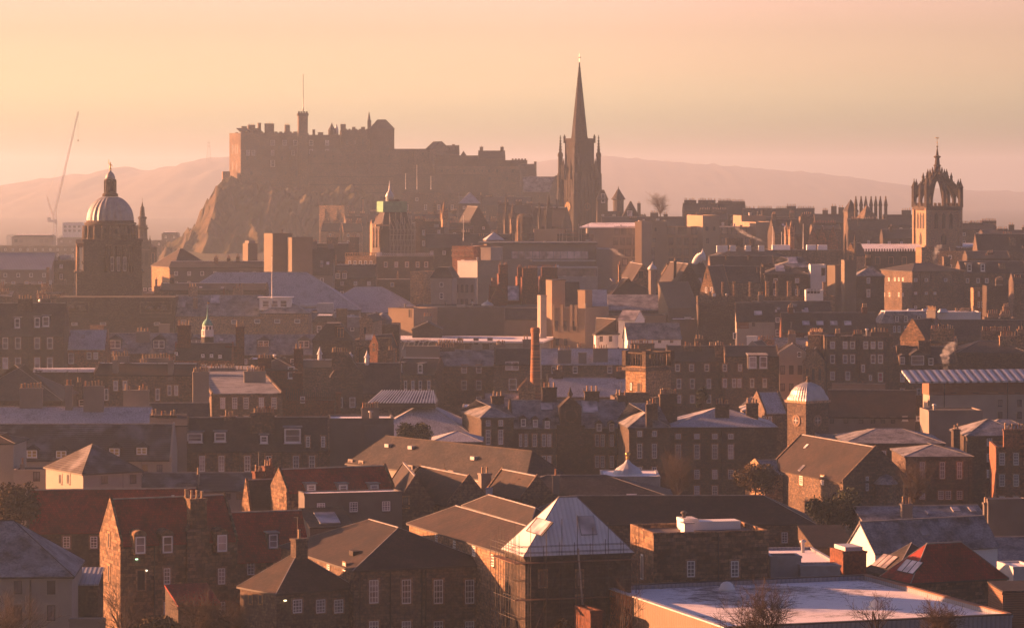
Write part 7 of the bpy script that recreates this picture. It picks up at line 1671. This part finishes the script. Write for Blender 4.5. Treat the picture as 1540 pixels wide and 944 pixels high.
b = B('tower_base_buttress', 'bright lit stone stack in front of the crown tower', 1386, 1404, 372, 1090, 'flat', None, rot=24, xb=1377, wall='stone_warm', par=.1)
b = B('lit_ledge_house', 'lit cornice and attic storeys right of the crown tower foot', 1410, 1448, 378, 1105, 'flat', None, rot=-20, dep=8, wall='stone_warm', par=.3, snow='snow')

def tiered_spire():
    D = 1280; k = D/FOC; zb = ground(D)-2; Z = lambda py: CZ-(py-HY)*k-zb; p = at(214, 400, D)
    e = empty('tiered_steeple', (p.x, D, zb), R(20)); tag(e, 'tiered renaissance steeple right of the great dome', 'steeple')
    c = MB(); s = 9.5*k; c.box(-s, s, -s, s, 0, Z(362), 'stone_dark'); c.box(-s*1.1, s*1.1, -s*1.1, s*1.1, Z(376), Z(374.5), 'stone'); c.box(-s*1.1, s*1.1, -s*1.1, s*1.1, Z(363), Z(361), 'stone'); c.build('base', e)
    for x in (-.45, .45):
        c = MB(); c.box(x*s-.6, x*s+.6, -s-.06, -s+.1, Z(398), Z(380), 'dark'); c.build('window', e)
    for sx in (-1, 1):
        for sy in (-1, 1): c = MB(); c.lathe(sx*s, sy*s, [(2*k, Z(374)), (2*k, Z(364)), (2.5*k, Z(363)), (.7*k, Z(358)), (.05, Z(354))], 'stone_dark', 6, smooth=False); c.build('pinnacle', e)
    c = MB(); c.lathe(0, 0, [(8*k, Z(362)), (7.6*k, Z(345)), (9.6*k, Z(344)), (9.6*k, Z(342.5)), (6*k, Z(342)), (5.6*k, Z(330)), (7*k, Z(328.5)), (6.8*k, Z(326.5)), (4.2*k, Z(325)), (3.2*k, Z(314)), (3*k, Z(312)), (1.6*k, Z(310)), (.2*k, Z(303)), (.05, Z(298))], 'stone_dark', 8, smooth=False)
    for i in range(8): a = i*math.pi/4; c.tube((7.4*k*math.cos(a), 7.4*k*math.sin(a), Z(344)), (7.4*k*math.cos(a), 7.4*k*math.sin(a), Z(338)), .25, .1, 'stone_dark', 4)
    c.build('steeple', e)
tiered_spire()
b = B('church_hall_mass', 'dark church hall attached to the right of the tiered steeple', 205, 236, 372, 1290, 'hip', 364, rot=10, dep=14, wall='stone_dark', mat='slate', inset=5); b.win(388, [213, 222, 230], 4, 14, 'dark', 'dark')

# the castle
K = 1870
def castle(lab, xl, xr, ye, D=K, base=None, **kw):
    roof = kw.pop('roof', 'flat'); yr = kw.pop('yr', None); kw.setdefault('wall', 'stone'); nm = kw.pop('nm', 'castle_range')
    if roof == 'flat': kw.setdefault('par', .6); kw.setdefault('snow', 'asphalt')
    return B(nm, lab, xl, xr, ye, D, roof, yr, 'castle', base=102 if base is None else base, **kw)
b = castle('castle palace block above the cliff with three rows of windows', 362, 464, 200, rot=26, xb=345, nm='castle_palace')
b.win(215, [410, 428, 444, 469-9], 6, 8, 'sash', surr='stone'); b.win(230, [373, 381, 410, 441], 5, 8, 'sash', surr='stone'); b.win(246, [410, 410.5], 6, 10, 'sash', surr='stone'); b.win(238, [372, 384, 396, 424, 436, 452], 3, 5, 'dark', surr='stone'); b.win(222, [372, 396, 420, 436, 455], 3, 5, 'dark', surr='stone'); b.win(260, [378, 392, 430, 446], 3, 5, 'dark', surr='stone'); b.win(225, [350, 354, 357], 1.2, 14, 'dark', wall='left'); b.win(250, [350, 356], 1.2, 12, 'dark', wall='left')
b.ch((367, 190, 7, 0, .7), (378, 188, 10, 3, .3), (390, 185, 4, 0, .5), (405, 186, 13, 3, .4), (432, 188, 7, 3, .4), (356, 199, 3, 0, .5), (444, 198, 5, 0, .1))
c = MB(); 
crenel(c, .3, b.w-.3, -.1, .5, b.ze-.1, b.ze+.9, 14, 'stone')
c.build('battlement', b.e)
c = MB(); c.slab([(.5, .5, b.ze+.1), (14, .5, b.ze+.1), (14, 8, b.ze+2.8), (.5, 8, b.ze+2.8)], .4, 'slate'); c.build('roof', b.e)
b = castle('square battlemented castle tower carrying the flagpole', 449, 463, 170, D=K-3, rot=10, dep=5, nm='castle_tower', wall='stone')
c = MB(); c.box(-.4, b.w+.4, -.4, b.d+.4, b.ze-1.6, b.ze-.3, 'stone_dark')
for i in range(4): c.box(b.w*i/3.6-.3, b.w*i/3.6+.7, -.4, .3, b.ze-.3, b.ze+.9, 'stone_dark')
c.build('battlement', b.e)
flagpole(456, 113, 168, K, 'tall thin castle flagpole above the battlemented tower', .22, 'steel')
b = castle('castle range with small windows and conical turrets right of the tower', 463, 513, 203, D=K+2, rot=2, dep=12)
b.win(215, [468, 492], 6, 8, 'sash', surr='stone'); b.win(228, [468, 492], 6, 7, 'sash', surr='stone'); b.ch((482, 199, 8, 0, .3), (472, 195, 4, 0, .3)) 
c = MB(); p = b.hv(499, 200, 5); k_ = b.k(); 
c.lathe(p.x, 5, [(5.5*k_, b.ze-2), (5.5*k_, b.zpx(197)), (6*k_, b.zpx(196)), (2*k_, b.zpx(189)), (.05, b.zpx(184))], 'slate', 10); c.lathe(p.x+7*k_, 6, [(3*k_, b.ze-2), (3*k_, b.zpx(195)), (1.5*k_, b.zpx(190)), (.05, b.zpx(186))], 'lead_pale', 10); c.build('turret', b.e)
b = castle('tall castle hall with sloping roof and slender spirelet', 513, 556, 196, D=K-2, rot=6, dep=14, wall='stone')
b.ch((516, 187, 8, 2, .1), (532, 191, 5, 0, .4), (546, 191, 6, 0, .3)); b.win(214, [522, 534, 546], 3, 7, 'dark', surr='stone'); c = MB(); 
crenel(c, .3, b.w-.3, -.1, .4, b.ze-.1, b.ze+.8, 8, 'stone')
c.build('battlement', b.e)
b = castle('castle chapel block with truncated slate roof at the summit right', 556, 593, 194, D=K-6, rot=4, dep=14, roof='hip', yr=180, mat='slate', inset=4.5, wall='stone_dark')
c = MB(); p = b.hv(555, 190, 2); c.box(p.x-.9, p.x+1.2, 1, 3, b.ze-6, b.zpx(181), 'stone_dark'); c.lathe(p.x, 2, [(.9, b.zpx(181)), (.5, b.zpx(174)), (.1, b.zpx(168))], 'stone_dark', 6, smooth=False); c.build('spirelet', b.e); b.ch((587, 191, 4, 0, .3))
b = castle('great banded half moon rampart below the castle halls', 466, 600, 228, D=K-22, base=84, rot=2, dep=18, nm='castle_rampart', wall='stone', snow='asphalt')
for y in (246, 266, 278, 290):
    c = MB(); c.box(-.1, b.w+.1, -.5, -.13, b.zpx(y)-.3, b.zpx(y)+.3, 'stone_dark'); c.build('string_course', b.e)
c = MB()
crenel(c, .2, b.w-.2, 0, .6, b.ze-.1, b.ze+.7, 34, 'stone')
c.build('battlement', b.e)
b = castle('lower dark castle rampart running right from the banded rampart', 592, 735, 262, D=K-30, base=84, rot=2, dep=16, nm='castle_rampart', wall='stone_dark')
b = castle('upper castle wall right of the summit block', 592, 655, 224, D=K-4, rot=1, dep=10, nm='castle_wall')
b = castle('castle house with lit pointed gable on the upper wall', 652, 676, 224, D=K-8, rot=30, dep=9, roof='gy', yr=213, mat='slate')
b = castle('castle governor house with sloping roof and end chimney', 668, 691, 230, D=K-5, rot=3, dep=9, roof='gx', yr=219, mat='slate'); b.ch((682, 217, 4, 0, .3))
b = castle('round castle turret with cone roof on the wall', 692, 702, 236, D=K-10, rot=0, dep=3.6, roof='pyr', yr=227, mat='slate')
b = castle('middle castle wall between round turret and gatehouse', 655, 722, 234, D=K-12, rot=1, dep=10, nm='castle_wall', wall='stone_dark')
b = castle('castle gatehouse with slate roof between two tall chimneys', 720, 760, 238, D=K-16, rot=3, dep=10, roof='gx', yr=227, mat='slate', nm='castle_gatehouse', wall='stone_dark'); b.ch((724, 221, 5, 1, .5), (755, 221, 5, 1, .5))
b = castle('sloping castle wall right of the gatehouse chimneys', 758, 772, 241, D=K-18, rot=0, dep=8, nm='castle_wall', wall='stone_dark')
b = castle('battlemented gate tower on the lower castle wall', 770, 793, 241, D=K-20, rot=3, dep=9, nm='castle_gatehouse', wall='stone_dark')
c = MB()
crenel(c, -.1, b.w+.1, -.1, .5, b.ze-.1, b.ze+.9, 5, 'stone_dark')
c.build('battlement', b.e)
b = castle('gabled castle lodge with lit left verge above the esplanade', 783, 807, 262, D=K-26, rot=14, dep=9, roof='gx', yr=247, mat='slate'); b.ch((805, 243, 3, 0, .5))
b = castle('lower castle wall of pale banded stone below the gatehouse', 655, 790, 250, D=K-24, base=84, rot=1, dep=10, nm='castle_wall', wall='stone')
b = castle('long roofed barrack block descending towards the great spire', 786, 836, 288, D=K-60, base=84, rot=2, dep=16, roof='gx', yr=266, mat='slate_f', wall='stone_dark')
b = castle('pale rendered gable at the right end of the castle buildings', 826, 846, 290, D=K-70, base=84, rot=-8, dep=16, roof='gy', yr=264, mat='slate', wall='stone')
b = castle('cylindrical stone watch turret on the cliff left of the palace', 335, 346, 258, D=K-2, base=96, rot=8, dep=8, wall='stone_warm', nm='castle_turret')
b = castle('sunlit square stone bastion below the banded rampart', 480, 518, 309, D=1690, base=80, rot=-30, dep=9, wall='rubble', nm='castle_bastion')
b = castle('low shaded terrace wall right of the sunlit bastion', 516, 600, 322, D=1695, base=80, rot=0, dep=12, wall='stone', nm='terrace_wall')
b.ch((546, 300, 3, 0, .5), (540, 330, 3, 0, .1), mat='stone_warm')
b = castle('hazy hospital building with round window below the castle walls', 604, 690, 290, D=1650, base=80, rot=0, dep=14, wall='stone', nm='stone_college')
b.win(300, [627], 4, 5); b.win(312, [612, 640, 660, 680], 4, 8)
b = castle('hazy tenement roofs right of the stone college below the walls', 690, 800, 308, D=1640, base=80, rot=0, dep=14, roof='gx', yr=296, mat='slate', wall='stone_dark', nm='old_tenement')
b.ch((702, 300, 8, 3, .5), (735, 296, 10, 4, .5), (768, 297, 10, 4, .5))
b = castle('dark rooftops at the left foot of the great spire', 790, 850, 322, D=1580, base=80, rot=0, dep=14, roof='gx', yr=306, mat='slate', wall='stone_dark', nm='old_tenement')
flagpole(610, 262, 285, 1700, 'leftmost of three thin poles below the castle wall', .12); flagpole(627, 249, 285, 1702, 'tallest of three thin poles below the castle wall', .12); flagpole(648, 266, 285, 1700, 'rightmost of three thin poles below the castle wall', .12)
# smoky hollow of tenements under the castle, each its own house
hz_ = random.Random(11); n_h = 0
for D_, y0, xs_ in ((1560, 330, (520, 552, 590, 628, 662, 700, 742)), (1500, 338, (482, 516, 640, 672, 706, 738, 772)), (1420, 340, (560, 606, 640, 676, 716, 752))):
    for i, x in enumerate(xs_):
        y = y0 + hz_.uniform(-6, 4); w_ = hz_.uniform(26, 36)
        words = ['smoke veiled tenement with %s pots' % hz_.choice(['two', 'several', 'many'])]
        b = B('old_tenement', 'smoke veiled old tenement in the hollow beneath the castle', x, x+w_, y+8, D_+hz_.uniform(-12, 12), 'gx', y-4, 'tenement', rot=hz_.uniform(-6, 10), dep=11, wall=hz_.choice(['stone', 'stone_dark', 'stone_warm']), mat='slate')
        b.e['group'] = 'tenements in the smoky hollow beneath the castle'
        b.ch((x+w_*.3, y-8, 9, 4, .5), (x+w_*.8, y-8, 8, 3, .5))
# crane
def crane():
    D = 2700; k = D/FOC; p = at(83, 372, D); zb = ground(D); Z = lambda py: CZ-(py-HY)*k-zb
    e = empty('tower_crane', (p.x, D, zb)); tag(e, 'pale luffing tower crane standing faint in the haze at far left', 'crane')
    MATS['crane_paint'] = plain('crane_paint', (.80, .74, .68), .6, .1, 1)
    def truss(c, a, b_, w0, w1, n, r=.13):
        a = Vector(a); b_ = Vector(b_); d = (b_-a).normalized(); t = d.cross(Vector((0, 1, 0))).normalized(); y = Vector((0, 1, 0))
        pr = None
        for i in range(n+1):
            f = i/n; c0 = a+(b_-a)*f; w = w0+(w1-w0)*f; q = [c0+t*(sx*w/2)+y*(sy*w/2) for sx, sy in ((-1,-1),(1,-1),(1,1),(-1,1))]
            if pr:
                for j in range(4): c.tube(pr[j], q[j], r, r, 'crane_paint', 4)
                c.tube(pr[0], q[1], r*.8, r*.8, 'crane_paint', 4); c.tube(pr[2], q[3], r*.8, r*.8, 'crane_paint', 4)
            c.tube(q[0], q[1], r*.8, r*.8, 'crane_paint', 4); pr = q
    c = MB(); truss(c, (0, 0, 0), (0, 0, Z(318)), 2.4, 2.4, 16); c.build('mast', e)
    c = MB(); truss(c, (0, 0, Z(318)), ((118-83)*k, 0, Z(168)), 1.5, .8, 26); c.build('jib', e)
    c = MB(); truss(c, (-1.0, 0, Z(330)), ((71-83)*k, 0, Z(296)), 1.0, .5, 6, .1); c.tube(((71-83)*k, 0, Z(296)), ((116-83)*k, 0, Z(172)), .08, .08, 'crane_paint', 4); c.tube(((71-83)*k, 0, Z(296)), (-4, 0, Z(330)), .1, .1, 'crane_paint', 4); c.build('a_frame', e)
    c = MB(); c.box(-6, 1.0, -1, 1, Z(334), Z(331), 'crane_paint'); c.box(-6, -3.4, -1.2, 1.2, Z(334), Z(327), 'crane_paint'); c.box(-.2, 1.6, -1.2, -.2, Z(337), Z(330), 'crane_paint'); c.build('machinery_deck', e)
    c = MB(); c.tube(((117.5-83)*k, 0, Z(170)), ((117.5-83)*k, 0, Z(210)), .06, .06, 'iron', 4); c.lathe((117.5-83)*k, 0, [(.1, Z(213)), (.5, Z(212)), (.5, Z(210.5)), (.1, Z(210))], 'iron', 8); c.build('hook', e)
crane()
def mast():
    D = 6750; k = D/FOC; p = at(314, 240, D); c = MB(); H = 34*k; r = .22
    for i in range(12):
        z0, z1 = H*i/12, H*(i+1)/12; w0, w1 = 4*(1-i/12)+1, 4*(1-(i+1)/12)+1
        for sx, sy in ((-1,-1),(1,-1),(1,1),(-1,1)): c.tube((sx*w0, sy*w0, z0), (sx*w1, sy*w1, z1), r, r, 'iron', 3)
        c.tube((-w0, -w0, z0), (w1, -w1, z1), r*.8, r*.8, 'iron', 3); c.tube((-w1, -w1, z1), (w1, -w1, z1), r*.8, r*.8, 'iron', 3)
    for z in (.7, .85): c.box(-3, 3, -3, 3, H*z, H*z+1.5, 'iron')
    tag(c.build('radio_mast', None, (p.x, D, p.z-6)), 'faint lattice radio mast on top of the left hill', 'radio mast')
mast()

# ================================================================ trees and steam
def twigs(name, lab, px, py_base, py_top, wpx, D, seed, mat='twig', group=None, dens=1.0, spread=.9, cat='tree'):
    r = random.Random(seed); k = D/FOC; H = (py_base-py_top)*k; Wd = wpx*k/2; p = at(px, py_base, D)
    e = empty(name, p); tag(e, lab, cat, group)
    t = MB(); c = MB(); tips = []
    def grow(a, d, L, rad, lvl):
        n = 3; cur = Vector(a); dd = Vector(d)
        for i in range(n):
            nd = (dd + Vector((r.uniform(-.22, .22), r.uniform(-.22, .22), r.uniform(-.05, .18)))).normalized()
            nx = cur + nd*(L/n); r1 = rad*(1-.45*(i+1)/n)
            (t if lvl < 2 else c).tube(cur, nx, max(rad*(1-.45*i/n), .016), max(r1, .011), 'bark' if lvl < 2 else mat, 5 if lvl < 2 else 3)
            if lvl < 4:
                for j in range({0: 2, 1: 3, 2: 3, 3: 2}[lvl] if i or lvl else 1):
                    if r.random() < dens*.85:
                        ax = nd.orthogonal().normalized(); ax.rotate(Matrix.Rotation(r.uniform(0, 6.28), 3, nd)); 
                        bd = (nd*r.uniform(.5, .9) + ax*r.uniform(.55, 1.0)*spread + Vector((0, 0, .15))).normalized()
                        grow(cur.lerp(nx, r.random()), bd, L*r.uniform(.5, .72), r1*.55, lvl+1)
            cur, dd = nx, nd
    tw = H*.022+.02
    nst = 3
    t.tube((0, 0, -3), (0, 0, H*.22), tw*1.3, tw, 'bark', 7)
    for i in range(5):
        a = r.uniform(0, 6.28); s = r.uniform(.15, .75)*Wd/H*1.6
        grow((0, 0, H*.2), Vector((math.cos(a)*s, math.sin(a)*s, 1)).normalized(), H*.55, tw*.6, 1)
    t.build('trunk', e); c.build('crown', e)
twigs('bare_tree', 'round bare tree on the skyline right of the great spire', 993, 332, 291, 48, 1440, 3, 'bark', None, 1, 1.2)
twigs('birch_tree', 'small bare birch in front of the orange brick hall end', 937, 1010, 893, 44, 322, 4, 'twig', None, .42)
twigs('bare_shrub_tree', 'largest bare twiggy tree in front of the snowy hall roof', 1150, 1000, 892, 110, 312, 5)
twigs('bare_sapling', 'thin sparse sapling before the rooflight dome on the snowy roof', 1318, 990, 893, 60, 310, 6, 'twig', None, .45)
twigs('bare_bush_tree', 'rounded bare treetop at the right over the snowy hall roof', 1410, 985, 908, 70, 314, 8)
twigs('winter_tree', 'bare tree in shadow before the glowing rubble gable', 190, 1000, 890, 70, 350, 9, 'twig', None, .6)
twigs('garden_tree', 'dark bare tree between the stone hall and the hipped cottage', 300, 1000, 900, 90, 346, 10)
twigs('courtyard_tree', 'reddish bare tree in front of the dark infirmary block', 1020, 760, 690, 70, 545, 12, 'twig')
twigs('edge_tree', 'bare brown tree beside the right hand stone block', 1372, 775, 700, 50, 500, 14, 'twig')
twigs('corner_tree', 'bare thicket tree at the bottom left before the cream flats', 10, 1010, 905, 80, 340, 15, 'twig')
twigs('yard_tree', 'bare tree right of the red porch', 352, 1000, 915, 50, 344, 16, 'twig')
def leafy(name, lab, px, py_base, py_top, wpx, D, seed, mat='leaf', n=2600, parts=5, cat='tree', lf=.17):
    r = random.Random(seed); k = D/FOC; H = (py_base-py_top)*k; W2 = wpx*k/2; p = at(px, py_base, D)
    e = empty(name, p); tag(e, lab, cat)
    t = MB(); t.tube((0, 0, -2), (0, 0, H*.5), H*.035, H*.02, 'bark', 7)
    for i in range(5): a = r.uniform(0, 6.28); t.tube((0, 0, H*.25), (math.cos(a)*W2*.6, math.sin(a)*W2*.6, H*r.uniform(.5, .8)), H*.015, .03, 'bark', 5)
    t.build('trunk', e)
    c = MB(); bl = [(Vector((r.uniform(-.6, .6)*W2, r.uniform(-.5, .5)*W2, H*r.uniform(.3, .78))), W2*r.uniform(.25, .5)) for _ in range(parts*3)]
    for i in range(n):
        cc, rad = r.choice(bl); v = Vector((r.gauss(0, 1), r.gauss(0, 1), r.gauss(0, 1))).normalized()*rad*r.uniform(.55, 1.08); q = cc+v
        if q.z > H or q.z < H*.06: continue
        a = Vector((r.gauss(0, 1), r.gauss(0, 1), r.gauss(0, 1))).normalized(); b2 = a.orthogonal().normalized(); s = lf*r.uniform(.6, 1.6)
        c.face([q-a*s, q+b2*s*.6, q+a*s, q-b2*s*.6], mat)
    c.build('crown', e)
leafy('evergreen_tree', 'dark rounded evergreen between the long stone range and stone school', 1252, 800, 733, 92, 458, 21, 'leaf', 6000, 6)
leafy('holly_tree', 'dark bushy evergreen left of the stone school gable', 1136, 745, 697, 72, 520, 22, 'leaf_brown', 4500, 6)
leafy('conifer', 'small dark conifer among the tenements behind the infirmary', 1056, 625, 572, 26, 650, 23, 'leaf', 2600, 4)
leafy('yew_tree', 'pair of dark pointed yews before the frosted lecture theatre', 622, 668, 634, 56, 575, 24, 'leaf', 3500, 5)
leafy('ivy_tree', 'large russet bush at the left edge above the grey slate roof', 22, 800, 716, 92, 420, 25, 'leaf_brown', 7000, 7)
leafy('garden_bush', 'dark shrubbery in shadow beside the scaffolded house', 842, 985, 925, 44, 343, 26, 'leaf_brown', 2500, 5, 'shrub')
leafy('hedge_shrub', 'low shadowed shrubs in front of the stone hall door', 235, 985, 925, 100, 352, 27, 'leaf_brown', 4000, 7, 'shrub')

def steam(name, lab, pts, D, dens=.5):
    """a plume: a knobbly tube of thin white volume"""
    k = D/FOC; e = empty(name, at(pts[0][0], pts[0][1], D)); tag(e, lab, 'steam', None, 'stuff'); O = e.location.copy()
    c = MB(); P = [(at(x, y, D)-O, w*k/2) for x, y, w in pts]; n = 12; V = []; m_ = 0
    N = 8*(len(P)-1)
    for i in range(N+1):
        f = i/8; j = min(int(f), len(P)-2); t = f-j; q = P[j][0].lerp(P[j+1][0], t); r_ = P[j][1]*(1-t)+P[j+1][1]*t
        for a in range(n):
            an = 2*math.pi*a/n; rr_ = r_*(1+.45*noise.noise(Vector((math.cos(an)*1.5, math.sin(an)*1.5, i*.45+D))))
            V.append(q+Vector((rr_*math.cos(an), rr_*math.sin(an), 0)))
    fs = [(i*n+a, i*n+(a+1) % n, (i+1)*n+(a+1) % n, (i+1)*n+a) for i in range(N) for a in range(n)] + [tuple(range(n-1, -1, -1)), tuple(N*n+a for a in range(n))]
    c.mesh(V, fs, 'dark'); o = c.build('plume', e); o.data.materials.clear()
    m = bpy.data.materials.new('steam'); m.use_nodes = True; nt = m.node_tree; nt.nodes.remove(nt.nodes['Principled BSDF'])
    v = nt.nodes.new('ShaderNodeVolumePrincipled'); v.inputs['Color'].default_value = (1, 1, 1, 1); v.inputs['Anisotropy'].default_value = .3
    tc_ = nt.nodes.new('ShaderNodeTexCoord'); f = mp(nt, nz(nt, tc_.outputs['Object'], .9, 4), .42, .68, 0, dens); nt.links.new(f, v.inputs['Density'])
    nt.links.new(v.outputs[0], nt.nodes['Material Output'].inputs['Volume']); o.data.materials.append(m)
steam('steam_plume', 'rising white steam plume above the striped metal roof', [(1422, 562, 3), (1422, 548, 9), (1421, 535, 15), (1428, 523, 20), (1432, 514, 12)], 633, .55)
steam('steam_cloud', 'drifting steam across the tan hotel', [(1152, 366, 4), (1138, 359, 10), (1120, 352, 12), (1108, 342, 8)], 1240, .3)
steam('steam_wisp', 'faint steam wisp at the crown tower foot', [(1404, 392, 4), (1408, 380, 10), (1412, 368, 12)], 1075, .4)
steam('vapour', 'thin vapour over the pale wall right of the glass building', [(945, 388, 5), (930, 382, 10), (920, 374, 8)], 1050, .4)

fill_windows(); fill_castle(); fill_chimneys(); fill_rooftops()
